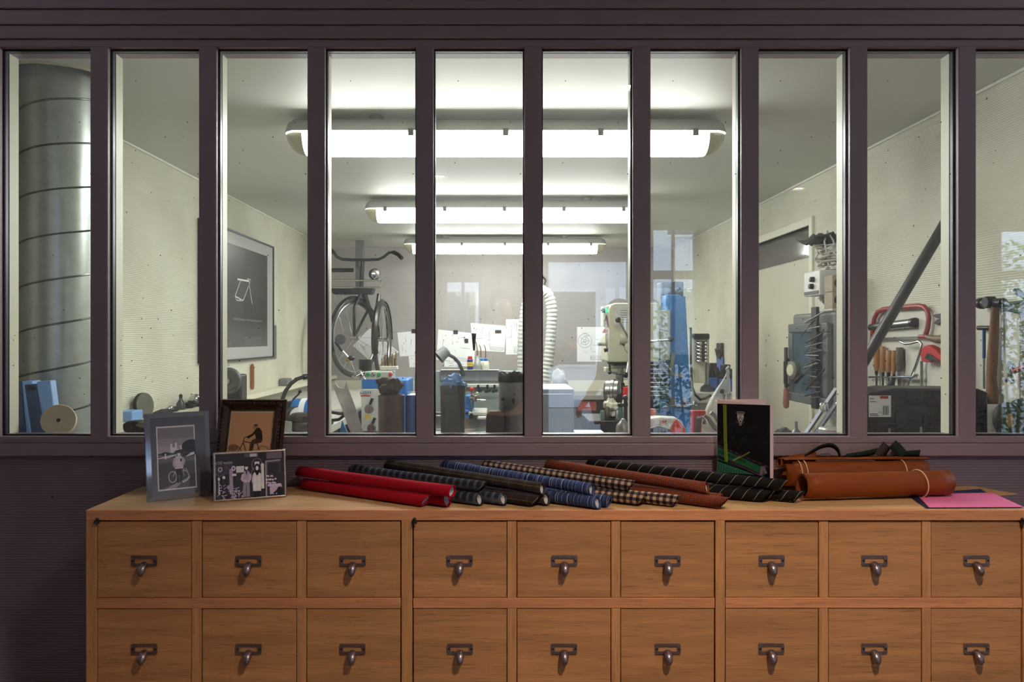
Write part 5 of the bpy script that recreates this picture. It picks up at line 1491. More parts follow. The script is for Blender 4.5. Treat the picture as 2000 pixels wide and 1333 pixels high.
# crank on the left
cw = Mw(1187, 660, .08)
B().lathe([(.048, -.008), (.06, -.008), (.06, .008), (.048, .008), (.048, -.008)], cw, (1, -.25, 0), 32, closed=False).build('handwheel', LGL, mill)
B().cyl(cw+Vector((0, 0, -.055)), cw+Vector((0, 0, .055)), .008, n=10).build('wheel_spoke', LGL, mill)
B().cyl(Mw(1184, 673, .06), Mw(1168, 673, .04), .010, n=12).build('crank_handle', CHROME, mill)
B().lathe([(0, 0), (.018, 0), (.018, .05), (.026, .055), (.03, .08), (0, .08)], Mw(1190, 660, .07), (1, -.1, 0), 20).build('crank_shaft', DARKST, mill)
B().lathe([(0, 0), (.036, 0), (.036, .10), (0, .10)], Mw(1210, 661, .0), (1, -.1, 0), 24).build('gear_sleeve', CREAMM, mill)
B().lathe([(0, .0), (.054, .0), (.05, .02), (.03, .03), (.03, .045), (0, .05)], Mw(1236, 676, -.0), (0, -1, 0), 28).build('dial', CREAMM, mill)
B().cyl(Mw(1233, 668, -.05), Mw(1210, 629, -.09), .0075, n=10).cyl(Mw(1233, 668, -.05), Mw(1224, 728, -.09), .0075, n=10).cyl(Mw(1238, 670, -.05), Mw(1306, 664, -.12), .0075, n=10).build('feed_lever', CHROME, mill)
for px, py in ((1207, 625), (1222, 733), (1310, 663)): B().ball(W(px, py, YM-.09 if px < 1300 else YM-.12), .017, 14).build('lever_knob', BLACK, mill)
B().lathe([(0, 0), (.012, 0), (.012, .012), (0, .012)], Mw(1219, 672, -.001), (0, -1, 0), 12).build('bolt', DARKST, mill)
B().cyl(Mw(1180, 685, .02), Mw(1191, 682, .02), .012, n=10).build('clamp_knob', BLACK, mill)
B().cyl(Mw(1191, 708, .03), Mw(1191, 727, .03), .007, n=10).ball(Mw(1191, 728, .03), .012, 10).build('stop_rod', DARKST, mill)
# quill and chuck
qx = Mw(1216, 0).x; qy = YM+.12
B().lathe([(0, 0), (.075, 0), (.075, -.012), (.05, -.018), (.05, -.026), (0, -.026)], (qx, qy, zl), n=28).build('quill_flange', GREYD, mill)
B().box((qx-.09, qy-.04, zl-.062), (qx+.06, qy+.06, zl-.034)).build('depth_stop_bar', CREAMM, mill, bevel=.004)
B().lathe([(0, -.03), (.045, -.03), (.045, -.072), (.024, -.078), (.024, -.13), (0, -.13)], (qx, qy, zl), n=24).build('quill', STEEL, mill)
B().lathe([(0, -.128), (.028, -.128), (.032, -.135), (.032, -.175), (.026, -.18), (.026, -.22), (.018, -.25), (0, -.25)], (qx, qy, zl), n=20).build('chuck', DARKST, mill)
B().cyl((qx-.05, qy-.03, zl-.155), (qx+.06, qy-.03, zl-.155), .011, n=10).build('chuck_key', BLACK, mill)
# column, motor, bellows
B().prism([W(1301, 850, YM+.22), W(1353, 850, YM+.22), W(1339, 579, YM+.22), W(1328, 579, YM+.22), W(1328, 576, YM+.22), W(1299, 576, YM+.22)], (0, .18, 0)).build('column', BLUEM, mill, bevel=.006)
B().box(Mw(1290, 612, .30), Mw(1327, 553, .42)).build('motor', GREYD, mill, bevel=.01)
B().box(Mw(1289, 704, .17), Mw(1300, 608, .30)).build('slide_way', CREAMM, mill, bevel=.003)
for k in range(9):
    B().box(Mw(1262, 712+8.6*k, .05), Mw(1299, 705+8.6*k, .2)).build('bellows_fold', BLACK, mill, bevel=.004)
for px in (1312.5, 1338): B().box(W(px-2.5, 790, YM+.205), W(px+2.5, 777, YM+.22)).build('hinge', BRASS, mill, bevel=.002)
lv = [(1312, 690), (1319, 690), (1313, 727), (1335, 733), (1333, 738), (1305, 731)]
B().prism([W(px, py, YM+.219) for px, py in lv], (0, -.006, 0)).build('steel_square', M('dull square', (150, 152, 130), 0.5, 0.4, var=0.2), mill)
wr_ = [W(px, py, YM+.19) for px, py in ((1302, 793), (1315, 793), (1330, 793), (1345, 792), (1356, 790))]
B().tube(wr_, [.010, .008, .008, .009, .012], 8).torus(W(1299, 793, YM+.19), (0, 1, 0), .014, .007, 16, 6, 40, 320).torus(W(1358, 789, YM+.19), (0, 1, 0), .013, .006, 16, 6, -140, 140).build('spanner', STEEL, mill)
B().box((Mw(1140, 0).x, YM-.28, Mw(0, 838).z), (Mw(1296, 0).x, YM+.12, Mw(0, 812).z)).build('table', DARKST, mill, bevel=.006)
tz = Mw(0, 812).z
B().box((Mw(1200, 0).x, YM-.15, 0), (Mw(1350, 0).x, YM+.4, Mw(0, 838).z)).build('base', BLUEM, mill, bevel=.02)
# things on the milling table
r_ = thing('rotary_table', 'round dark steel rotary table set on edge below the drill chuck', 'rotary table', (Mw(1197, 0).x, YM-.12, tz))
c = W(1184, 764, YM-.12)
B().lathe([(0, 0), (.06, 0), (.066, .006), (.066, .03), (.07, .034), (.07, .05), (.066, .054), (.066, .075), (0, .078)], c, (1, -.35, 0), 36).build('body', STEEL, r_)
B().lathe([(0, -.004), (.058, -.004), (.062, .002), (0, .002)], c, (1, -.35, 0), 36).build('face', DARKST, r_)
B().box((c.x+.005, YM-.16, tz), (c.x+.12, YM-.04, c.z-.02)).build('foot', DARKST, r_, bevel=.006)
Yt = YM-.24
c = Vector(((1226-VX)*Yt/F, Yt, tz))
r_ = thing('squeeze_bottle', 'squat bottle with a bright red cap on the milling table', 'bottle', c)
hh = W(0, 757, Yt).z - tz
B().lathe([(0, 0), (.034, 0), (.036, .005), (.036, hh*.45), (.026, hh*.66), (0, hh*.68)], c, n=24).build('bottle', M('cloudy bottle', (200, 190, 176), 0.4), r_)
B().lathe([(0, hh*.64), (.027, hh*.64), (.03, hh*.72), (.026, hh), (.01, hh*1.02), (0, hh*1.02)], c, n=20).build('cap', REDP, r_)
B().lathe([(.0365, hh*.40), (.0368, hh*.40), (.030, hh*.58), (.0297, hh*.58)], c, n=24, closed=False).build('collar', M('orange collar', (226, 128, 50), 0.5), r_)
lump('crumpled_paper', 'crumpled pale paper on the milling table left of the red capped bottle', 'paper', M('greyish paper', (206, 206, 186), 0.8, var=0.06), W(1195, 796, YM-.22), (.045, .04, .045), 31, .5)
for k, px in enumerate((1177, 1186, 1206, 1212)):
    c = Vector(((px-VX)*(YM-.27)/F, YM-.27, tz))
    tag(B().lathe([(0, 0), (.013, 0), (.013, .05+.02*(k % 2)), (.01, .055+.02*(k % 2)), (0, .056+.02*(k % 2))], c, n=14).build('tool_bit', [M('green glass', (60, 100, 96), 0.2), DARKST, STEEL][k % 3]), ['small green holder left of the paper on the milling table', 'short dark steel bit in front of the crumpled paper', 'short bright steel bit right of the crumpled paper', 'small green holder in front of the red capped bottle'][k], 'tool bit', 'bits on the milling table')

# ------------------------------------------------------------------ black bicycle hung from the ceiling at the back
YV = 7.0
def V(px, py, dy=0): return W(px, py, YV+dy)
BKB = M('black bicycle enamel', (34, 35, 38), 0.3, var=0.1); TYRE = M('grey worn tyre', (70, 70, 72), 0.8)
post = thing('hanging_post', 'grey post dropping from the ceiling that carries the bicycle', 'post', (V(702, 600).x, YV+.12, V(0, 575).z))
B().box((V(695, 0, .12).x, YV+.10, V(0, 575).z), (V(711, 0, .12).x, YV+.16, ZC)).build('post', GREY, post, bevel=.004)
bike = thing('bicycle', 'old black bicycle hung up at the back left of the workshop', 'bicycle', (V(705, 700).x, YV-.1, V(0, 735).z))
hb = [(632, 485), (645, 488), (652, 494), (658, 502), (668, 507), (690, 508), (715, 508), (740, 507), (750, 502), (760, 494), (768, 493), (777, 497), (785, 505)]
B().tube([V(px, py, -.03-.10*(abs(px-705)/80)**3) for px, py in hb], .013, 10).build('handlebar', BKB, bike, smooth=60)
for i0, i1 in ((0, 2), (10, 12)):
    B().tube([V(px, py, -.03-.10*(abs(px-705)/80)**3) for px, py in hb[i0:i1+1]], .018, 10).build('grip', BLACK, bike, smooth=60)
B().cyl(V(708, 508, -.02), V(706, 562, -.01), .018, n=12).build('stem', BKB, bike)
B().tube([V(646, 528, -.02), V(690, 528, -.02)], .018, 8).build('carrier_bar', BKB, bike)
B().tube([V(640, 548, -.05), V(690, 548, -.05), V(746, 548, -.12)], .008, 8).tube([V(640, 562, -.05), V(700, 562, -.05), V(743, 562, -.12)], .008, 8).tube([V(746, 548, -.12), V(743, 562, -.12)], .008, 8).build('carrier_rail', CHROME, bike)
B().prism([V(644, 562, -.04), V(730, 562, -.04), V(725, 575, -.04), (V(650, 575, -.04))], (0, .14, 0)).build('carrier_box', BKB, bike, bevel=.01)
B().lathe([(0, -.03), (.03, -.02), (.048, .02), (.052, .05), (.048, .06), (0, .064)], V(728, 536, -.04), (.55, -.8, -.05), 24).build('head_lamp', BKB, bike)
B().lathe([(0, .061), (.044, .061), (.03, .07), (0, .073)], V(728, 536, -.04), (.55, -.8, -.05), 24).build('lamp_glass', CHROME, bike)
def bwheel(c, yaw, rr2, nm):
    a = Vector((math.cos(R(yaw)), math.sin(R(yaw)), 0))
    t = B().torus(c, a, rr2, .020, 56, 8).build('tyre', TYRE, bike)
    B().torus(c, a, rr2-.026, .010, 56, 6).build('rim', STEEL, t)
    B().cyl(c-a*.05, c+a*.05, .016, n=12).build('hub', CHROME, t)
    for i in range(18):
        an = 2*math.pi*i/18
        q = a.cross(Vector((0, 0, 1)))
        e_ = c + (q*math.cos(an)+Vector((0, 0, 1))*math.sin(an))*(rr2-.03)
        B().cyl(c, e_, .0016, n=4).build('spoke', STEEL, t)
    g = []
    q = a.cross(Vector((0, 0, 1)))
    for i in range(25):
        an = R(-20+200*i/24)
        rad_ = q*math.cos(an)+Vector((0, 0, 1))*math.sin(an)
        g.append([c + rad_*(rr2+.036-.012*abs(k)) + a*(.014*k) for k in (-2, -1, 0, 1, 2)])
    B().sheet(g).build('mudguard', BKB, bike, solid=.003)
B().box(V(701, 520, .0), V(706, 512, .1)).build('hanger', STEEL, bike)
bwheel(V(693, 660, -.05), -26, .33, 'front')
bwheel(V(747, 664, .12), -3, .33, 'rear')
B().tube([V(704, 575, -.05), V(692, 600, -.16), V(692, 657, -.16)], .013, 8).tube([V(706, 575, .0), V(722, 600, .06), V(692, 657, .02)], .013, 8).build('fork', BKB, bike)
B().tube([V(712, 570, .0), V(728, 628, .05), V(733, 630, .1), V(740, 575, .2)], .018, 8).build('frame', BKB, bike)
for px in (652, 668):
    B().cyl(V(px, 575, -.03), V(px+18, 650, -.05), .005, n=6).build('stay', STEEL, bike)
# ------------------------------------------------------------------ things on the sill shelf, middle
Ys = 2.44
def S(px, py, dy=0): return W(px, py, Ys+dy)
def sb(px, dy=0): return Vector(((px-VX)*(Ys+dy)/F, Ys+dy, SH))
r_ = thing('metal_plate', 'forked grey metal plate leaning by a window bar, left of the brown tin', 'plate', sb(685))
out = [(650, 753), (655, 747), (661, 757), (672, 760), (676, 744), (682, 764), (692, 790), (703, 825), (714, 855), (690, 855), (680, 835), (668, 800), (658, 775)]
def zfix(p): return Vector((p.x, p.y, max(p.z, SH)))
B().prism([zfix(S(px, py)) for px, py in out], (0, .004, 0)).build('plate', M('scratched plate', (186, 180, 184), 0.4, 0.55, var=0.3, scale=18), r_, bevel=.0012)
B().tube([S(646, 805, .03), S(665, 808, .028), S(676, 806, .03)], .006, 8).build('rod', DARKST, r_)
B().tube([S(645, 822, .03), S(662, 820, .03), S(672, 812, .03)], .005, 8).build('rod', BLACK, r_)
B().prism([zfix(S(662, 855, .02)), zfix(S(682, 855, .02)), zfix(S(668, 822, .02))], (0, .01, 0)).build('blue_wedge', BLUEM, r_)
c = sb(764, .0)
r_ = thing('storage_tin', 'brown stained tin on the sill with a dark rag on its top', 'tin', c)
hh = S(0, 772).z-SH
B().lathe([(0, 0), (.039, 0), (.040, .003), (.040, hh-.004), (.041, hh-.002), (.041, hh), (.037, hh), (.037, hh-.004), (0, hh-.006)], c, n=36).build('tin', M('brown stained tin', (112, 96, 92), 0.4, 0.5, var=0.25, scale=22), r_)
lump('oily_rag', 'dark brown crumpled rag heaped on the brown tin', 'rag', M('brown rag', (84, 72, 68), 0.9, var=0.2, scale=40, bump=.4), S(761, 757), (.040, .036, .030), 23, .28)
c = sb(803, .01)
tag(B().lathe([(0, 0), (.017, 0), (.018, .003), (.018, .125), (.014, .133), (0, .135)], c, n=24).build('spray_tube', M('blue tube', (64, 104, 170), 0.35)), 'plain blue tube standing behind a window bar, right of the brown tin', 'tube')
# grey bin with blue bag
c = sb(885, .01)
xa, xb = S(861, 0).x, S(909, 0).x
r_ = thing('waste_bin', 'narrow grey bin with a blue bag inside, on the sill before the lathe', 'bin', c)
hz = S(0, 752).z
bx = B()
o4 = [(xa, Ys-.03), (xb, Ys-.03), (xb, Ys+.035), (xa, Ys+.035)]
def taper(f, z, s_): return [Vector(((xa+xb)/2+(x-(xa+xb)/2)*s_, Ys+(y-Ys)*s_, z)) for x, y in o4]
rings = [taper(0, SH, .93), taper(0, hz, 1.0), taper(0, hz, .93), taper(0, SH+.01, .86)]
bx.add([p for r4 in rings for p in r4], [(3, 2, 1, 0)] + [(4*k+i, 4*k+(i+1) % 4, 4*k+4+(i+1) % 4, 4*k+4+i) for k in range(3) for i in range(4)] + [(12, 13, 14, 15)])
bx.build('bin', M('slate grey plastic', (74, 78, 80), 0.5), r_, bevel=.003)
B().box((xa+.012, Ys-.0315, SH+.012), (xb-.012, Ys-.0275, hz-.028)).build('front_panel', M('slate grey panel', (80, 85, 87), 0.5), r_, bevel=.002)
lump('bin_bag', '', '', M('pale blue bag', (120, 160, 224), 0.35, var=0.08), (c.x+.004, Ys+.002, hz+.004), (.034, .026, .028), 41, .4, r_)
# brown block and sooty tin
c = sb(968, -.03)
tag(B().prism([zfix(S(px, py, -.04)) for px, py in ((949, 856), (986, 856), (986, 818), (984, 809), (978, 804), (957, 804), (951, 809), (949, 818))], (0, .045, 0)).build('leather_block', M('maroon leather', (66, 48, 48), 0.7, var=0.15), bevel=.004), 'small dark maroon rounded block before the sooty tin', 'block')
c = sb(1005, .03)
r_ = thing('storage_tin', 'tall sooty black and grey tin with a ragged rim on the sill', 'tin', c)
hh = W(0, 731, Ys+.03).z-SH
prof = B()
SOOT = M('sooty tin', (128, 124, 124), 0.45, 0.3, var=0.42, scale=13)
prof.lathe([(0, 0), (.048, 0), (.049, .003), (.049, hh-.012), (.046, hh-.012), (.046, .004), (0, .004)], c, n=40)
prof.build('tin', SOOT, r_)
rg = []
b = B()
for i in range(40):
    a0 = 2*math.pi*i/40; a1 = 2*math.pi*(i+1)/40
    h0 = .006+.010*abs(math.sin(3.1*a0))+.006*abs(math.sin(11*a0)); h1 = .006+.010*abs(math.sin(3.1*a1))+.006*abs(math.sin(11*a1))
    def q(a, z, r=.0495): return c + Vector((r*math.cos(a), r*math.sin(a), z))
    b.add([q(a0, hh-.024), q(a1, hh-.024), q(a1, hh-.012+h1), q(a0, hh-.012+h0)], [(0, 1, 2, 3)])
b.build('ragged_rim', BLACK, r_, solid=.003)
for px, py, sx, sz in ((982, 780, .007, .006), (1003, 783, .005, .011), (987, 797, .004, .004)):
    lump('burnt_spot', '', '', BLACK, W(px, py, Ys+.03-.047 if px < 990 or px > 1000 else Ys-.019), (sx, .003, sz), px, .3, r_, 8)
# tray, drill chuck
r_ = tag(B().box((S(1122, 0).x, Ys-.06, SH), (S(1178, 0).x, Ys+.04, SH+.022)).build('parts_tray', M('bluish white boards', (196, 204, 220), 0.5, var=0.06), bevel=.003), 'flat stack of pale bluish boards on the sill before the milling machine', 'board')
c = sb(1217, .0)
r_ = thing('drill_chuck', 'small steel drill chuck standing on the sill before the milling machine', 'chuck', c)
B().lathe([(0, 0), (.021, 0), (.022, .002), (.022, .032), (.019, .044), (.010, .052), (.006, .06), (0, .062)], c, n=32).build('body', STEEL, r_)
B().lathe([(.0222, .010), (.0232, .012), (.0232, .017), (.0222, .019)], c, n=32, closed=False).build('ring', CHROME, r_)
r_ = thing('clamp_knob', 'black jointed clamp with cross knob standing behind the drill chuck', 'clamp', sb(1222, .05))
B().cyl(sb(1222, .05), W(1222, 775, Ys+.05), .006, n=10).build('stem', DARKST, r_)
B().cyl(W(1212, 792, Ys+.05), W(1232, 790, Ys+.05), .006, n=10).ball(W(1222, 778, Ys+.05), .010, 12).ball(W(1211, 792, Ys+.05), .008, 10).build('knob', BLACKP, r_)
# respirator box
r_ = thing('respirator_case', 'white and red rounded case marked 3M on the sill', 'case', sb(1307, .02))
bp = [(1270, 856), (1341, 856), (1340, 838), (1332, 825), (1322, 817), (1290, 815), (1270, 817)]
B().prism([zfix(S(px, py, .0)) for px, py in bp], (0, .06, 0)).build('shell', WHITEP, r_, bevel=.008, seg=3)
B().prism([zfix(S(px, py, -.0012)) for px, py in ((1316, 855), (1339, 855), (1338, 839), (1331, 828), (1322, 820), (1316, 824), (1310, 838))], (0, .0012, 0)).build('red_panel', M('bright red', (224, 52, 40), 0.35), r_)
text('lettering', '3M', .020, M('logo red', (206, 30, 34), 0.4), r_, S(1294, 826, -.0006), (1, 0, 0), (0, 0, 1), .0006)
r_ = tag(B().box((S(1268, 0).x, Ys+.075, SH), (S(1291, 0).x, Ys+.1, W(0, 799, Ys+.09).z)).build('small_carton', M('red and white carton', (196, 120, 116), 0.5, var=0.4, scale=90), bevel=.001), 'small red and white carton behind the marked case', 'carton')
r_ = thing('pliers', 'dark worn pliers lying in front of the marked case', 'pliers', sb(1292, -.05))
B().prism([zfix(S(px, py, -.06)) for px, py in ((1268, 838), (1282, 833), (1300, 836), (1312, 843), (1314, 848), (1300, 849), (1284, 856), (1268, 856))], (0, .012, 0)).build('jaw', DARKST, r_, bevel=.002)
B().lathe([(0, .0), (.005, 0), (.005, .002), (0, .002)], S(1289, 842, -.0605), (0, -1, 0), 14).build('pivot', STEEL, r_)
r_ = thing('carton', 'red and white printed carton standing between the scissors and the case', 'carton', sb(1370, .03))
B().box((S(1356, 0).x, Ys+.02, SH), (S(1382, 0).x, Ys+.05, W(0, 803, Ys+.02).z)).build('box', M('carton red', (186, 40, 38), 0.5), r_, bevel=.001)
B().prism([S(1369, 845, .0195), S(1381, 845, .0195), S(1381, 818, .0195), S(1372, 812, .0195)], (0, -.0008, 0)).build('white_label', PAPER, r_)
B().box(S(1373, 829, .018), S(1379, 822, .0185)).build('printed_mark', M('dark print', (40, 60, 70), 0.5), r_)
r_ = thing('scissors', 'grey scissor handles standing before the red carton', 'scissors', sb(1364, -.01))
B().prism([zfix(S(px, py, -.02)) for px, py in ((1359, 816), (1366, 813), (1372, 820), (1368, 835), (1368, 855), (1362, 855), (1360, 838))], (0, .006, 0)).build('blade', GREYD, r_, bevel=.002)
B().tube([S(1362, 818, -.02), S(1370, 815, -.02), S(1376, 820, -.02), S(1378, 828, -.02)], .003, 8).build('grip', GREY, r_)
r_ = thing('cable_clamp', 'black curved clamp lying half behind the booklet', 'clamp', sb(1392, -.01))
B().tube([zfix(S(px, py, -.02)) for px, py in ((1376, 812), (1384, 818), (1390, 828), (1398, 838), (1408, 842), (1408, 853))], [.004, .006, .007, .008, .008, .008], 10).build('jaw', BLACK, r_)
B().tube([S(1388, 806, -.01), S(1396, 812, -.01), S(1404, 826, -.01)], .006, 8).build('arm', DARKST, r_)
# plastic bag
r_ = thing('plastic_bag', 'tied white translucent plastic bag behind the booklet', 'bag', sb(1400, .07))
g = []
nb = 30
for k, (py, rx, off) in enumerate(((721, .002, 20), (726, .005, 20), (733, .006, 19), (745, .012, 16), (760, .020, 11), (780, .029, 5), (800, .036, 0), (822, .041, -4), (845, .040, -4), (856, .032, -4))):
    c = W(1402+off, py, Ys+.065)
    c.z = max(c.z, SH+.001)
    g.append([c + Vector((rx*(1+.14*math.sin(7*2*math.pi*i/nb+k*.3))*math.cos(2*math.pi*i/nb), .62*rx*(1+.14*math.sin(7*2*math.pi*i/nb+k*.3))*math.sin(2*math.pi*i/nb), 0)) for i in range(nb+1)])
bagm, nt_, bs_ = new_mat('thin white plastic')
bs_.inputs['Base Color'].default_value = lin((226, 234, 230)); bs_.inputs['Roughness'].default_value = .3; bs_.inputs['Alpha'].default_value = .62
B().sheet(g).build('bag', bagm, r_, smooth=80)
B().tube([W(1424, 731, Ys+.065), W(1419, 721, Ys+.065), W(1424, 716, Ys+.065)], .004, 8).build('knot', bagm, r_)
# steel cylinder on a white block
c = sb(1417, .03)
r_ = thing('steel_cylinder', 'short steel cylinder with a black clamp on a white block behind the booklet', 'cylinder', c)
zb2 = W(0, 783, Ys+.03).z
B().box((W(1400, 0, Ys+.03).x, Ys+.005, SH), (W(1437, 0, Ys+.03).x, Ys+.055, zb2)).build('block', M('pale metal block', (186, 186, 176), 0.4, 0.4), r_, bevel=.002)
B().lathe([(0, 0), (.015, 0), (.015, .020), (.014, .022), (0, .022)], (c.x, c.y, zb2+.0002), n=28).build('cylinder', STEEL, r_)
B().box((c.x-.018, c.y-.008, zb2+.0225), (c.x-.006, c.y+.004, zb2+.036)).build('clamp', BLACKP, r_, bevel=.002)

# ------------------------------------------------------------------ right side
rb_ = thing('workbench', 'pale bench along the far right wall behind the milling machine', 'workbench', (1.42, 6.2, 0))
RZ = 1.07
B().box((1.20, 5.45, RZ-.07), (XR-.002, 7.1, RZ)).build('top', M('pale bench edge', (196, 192, 176), 0.5, var=0.1, scale=12), rb_, bevel=.003)
for xx in (1.25, 1.62):
    for yy in (5.5, 7.0): B().box((xx-.03, yy-.03, 0), (xx+.03, yy+.03, RZ-.07)).build('leg', GREY, rb_)
rb2 = thing('workbench', 'dark bench under the tool board at the right', 'workbench', (1.45, 2.7, 0))
NZ = 1.10
B().box((1.21, 2.56, NZ-.05), (XR-.002, 2.84, NZ)).build('top', M('dark bench top', (86, 78, 70), 0.6, var=0.15), rb2, bevel=.003)
for xx in (1.26, 1.63):
    for yy in (2.62, 2.78): B().box((xx-.03, yy-.03, 0), (xx+.03, yy+.03, NZ-.05)).build('leg', GREY, rb2)
# collet rack
Yc = 5.6
def Cw(px, py, dy=0): return W(px, py, Yc+dy)
r_ = thing('collet_rack', 'upright rack holding two columns of shiny steel collets', 'rack', (Cw(1370, 0).x, Yc, RZ))
B().box((Cw(1353, 0).x, Yc, RZ+.06), (Cw(1378, 0).x, Yc+.02, Cw(0, 655).z)).build('plate', M('off white plate', (206, 200, 176), 0.5), r_, bevel=.003)
B().box((Cw(1353, 0).x, Yc-.02, Cw(0, 663).z), (Cw(1385, 0).x, Yc+.03, Cw(0, 652).z)).build('head', BLACKP, r_, bevel=.008)
B().cyl((Cw(1382, 0).x, Yc+.01, RZ+.05), (Cw(1382, 0).x, Yc+.01, Cw(0, 656).z), .013, n=12).build('post', STEEL, r_)
B().cyl((Cw(1350, 0).x, Yc+.01, RZ), (Cw(1350, 0).x, Yc+.01, Cw(0, 640).z), .008, n=12).build('post', DARKST, r_)
B().lathe([(0, 0), (.05, 0), (.045, .03), (.02, .05), (0, .05)], (Cw(1381, 0).x, Yc, RZ), n=20).build('foot', DARKST, r_)
for k in range(6):
    for px in (1360, 1372):
        c = Cw(px, 669+7*k, -.002)
        cb_ = B().cyl(c, c+Vector((.012, -.05, -.008)), .012, .010, 12).ball(c+Vector((.012, -.052, -.008)), .0135, 10)
        cb_.build('collet', CHROME, r_)
r_ = thing('power_cable', 'black cable looping down beside the blue column', 'cable', (Cw(1352, 790).x, Yc-.3, RZ-.2))
B().tube([W(1350, 720, Yc), W(1351, 745, Yc-.1), W(1352, 757, Yc-.2), W(1358, 772, Yc-.3), W(1368, 781, Yc-.3), W(1380, 778, Yc-.25), W(1388, 773, Yc-.2)], .009, 8).build('cable', BLACK, r_, smooth=60)
# blue bins with dark parts
for i, (pa, pb, pt_, dy) in enumerate(((1386, 1402, 738, .0), (1405, 1436, 741, .0), (1414, 1441, 697, .35))):
    xa, xb = W(pa, 0, Yc+dy).x, min(W(pb, 0, Yc+dy).x, XR-.02)
    z1 = W(0, pt_, Yc+dy).z
    r_ = thing('parts_bin', ['small dark blue parts bin at the left on the right bench', 'wide blue parts bin full of black parts on the right bench', 'tall blue backed bin against the right wall'][i], 'bin', ((xa+xb)/2, Yc+dy, RZ), group='blue parts bins')
    bm_ = B().box((xa, Yc+dy, RZ), (xb, Yc+dy+.16, z1)).build('bin', M('parts bin blue', (40, 84, 160), 0.4), r_, bevel=.006)
    for k in range(3):
        B().obox(Vector((xa+(xb-xa)*(.2+.3*k), Yc+dy+.05, z1+.012+.02*((k*5) % 3))), (.05, .06, .07+.03*(k % 2)), (1, .3*k, .4*(k-1)), (0, 0, 1)).build('black_part', BLACKP, r_, bevel=.005)

# control box with cable coil on the right wall
def rwp(px, py, d=0.0): return onX(px, py, XR-d)
r_ = thing('control_box', 'white electrical control box with two black knobs on the right wall', 'control box', (1.61, 3.88, 1.66))
za, zb_ = 1.655, 1.775
B().box((1.53, 3.79, za), (XR-.001, 3.985, zb_)).build('box', WHITEP, r_, bevel=.004)
B().box((1.527, 3.80, za+.006), (1.5299, 3.975, za+.022)).build('grey_stripe', GREYD, r_)
for yy, z in ((3.86, zb_-.042), (3.87, za+.045)):
    B().lathe([(0, .022), (.012, .020), (.014, 0)], (1.53, yy, z), (-1, 0, 0), 16).build('knob', BLACKP, r_)
for yy in (3.84, 3.93):
    B().lathe([(.014, 0), (.014, -.02), (.010, -.026), (0, -.026)], (1.60, yy, za), n=14).build('cable_gland', WHITEP, r_)
B().tube([(1.60, 3.84, za-.02), (1.60, 3.84, za-.07), (1.585, 3.82, za-.095)], .008, 8).tube([(1.60, 3.93, za-.02), (1.61, 3.9, za-.05), (1.62, 3.83, za-.06), (1.625, 3.80, za-.095)], .006, 8).build('cable', GREYD, r_, smooth=60)
B().box((1.63, 3.72, za+.03), (1.68, 3.789, zb_-.03)).build('plug', BLUEM, r_, bevel=.004)
r_ = thing('cable_coil', 'bundle of white cable coiled on top of the control box', 'cable', (1.62, 3.86, zb_))
rc = random.Random(4)
for k in range(9):
    B().tube([Vector((1.62+rc.uniform(-.03, .03), 3.86+rc.uniform(-.03, .03), zb_+.042+.006*k)) + Vector((.05*math.cos(a), .09*math.sin(a), .036*math.sin(a+k*1.7)+.016*math.cos(2*a+k))) for a in [2*math.pi*i/22 for i in range(22)]], .0042, 6, closed=True).build('loop', M('white cable', (206, 200, 190), 0.5), r_, smooth=60)
B().tube([(1.59, 3.84, zb_+.05), (1.57, 3.83, zb_+.14), (1.58, 3.82, zb_+.19), (1.60, 3.80, zb_+.14), (1.62, 3.80, zb_+.05)], .0042, 6).build('loop', M('white cable', (206, 200, 190), 0.5), r_, smooth=60)
r_ = thing('rubber_flap', 'torn dark rubber flap hanging over the cable coil', 'flap', (1.60, 3.86, zb_+.1))
g = []
for i in range(7):
    g.append([Vector((1.52+.16*j/6, 3.80+.26*i/6, zb_+.168+.018*math.sin(i*1.3+j)+.012*math.cos(j*2.1) - .02*abs(j-3)/3)) for j in range(7)])
B().sheet(g).build('flap', M('dark torn rubber', (62, 62, 58), 0.8, var=0.2), r_, solid=.006)
B().box((XR-.03, 3.9, zb_+.12), (XR-.001, 3.94, zb_+.19)).build('hook', DARKST, r_)
# electrical cabinet with smoked door
EX = 1.50
r_ = thing('electrical_cabinet', 'grey electrical cabinet with a smoked blue window on the right wall', 'electrical cabinet', (1.6, 3.88, 1.13))
B().box((EX+.03, 3.62, 1.135), (XR-.001, 4.14, 1.571)).build('body', M('slate cabinet', (112, 114, 112), 0.45), r_, bevel=.015, seg=3)
fy0, fy1, fz0, fz1 = 3.635, 4.125, 1.125, 1.520
DF = M('slate door frame', (92, 98, 98), 0.4)
for a, b_ in (((EX, fy0, fz0), (EX+.0295, fy1, fz0+.045)), ((EX, fy0, fz1-.045), (EX+.0295, fy1, fz1)), ((EX, fy0, fz0+.045), (EX+.0295, fy0+.05, fz1-.045)), ((EX, fy1-.05, fz0+.045), (EX+.0295, fy1, fz1-.045))):
    B().box(a, b_).build('door_frame', DF, r_, bevel=.006)
sm_, nt_, bs_ = new_mat('smoked blue window')
bs_.inputs['Base Color'].default_value = lin((84, 106, 112)); bs_.inputs['Roughness'].default_value = .08; bs_.inputs['Alpha'].default_value = .66
B().box((EX+.008, fy0+.05, fz0+.045), (EX+.012, fy1-.05, fz1-.045)).build('window', sm_, r_, smooth=0)
for k in range(2):
    for j in range(6): B().box((EX+.016, fy0+.08+.06*j, 1.22+.13*k), (EX+.0298, fy0+.125+.06*j, 1.285+.13*k)).build('breaker', M('breaker grey', (150, 160, 164), 0.5), r_, bevel=.002)
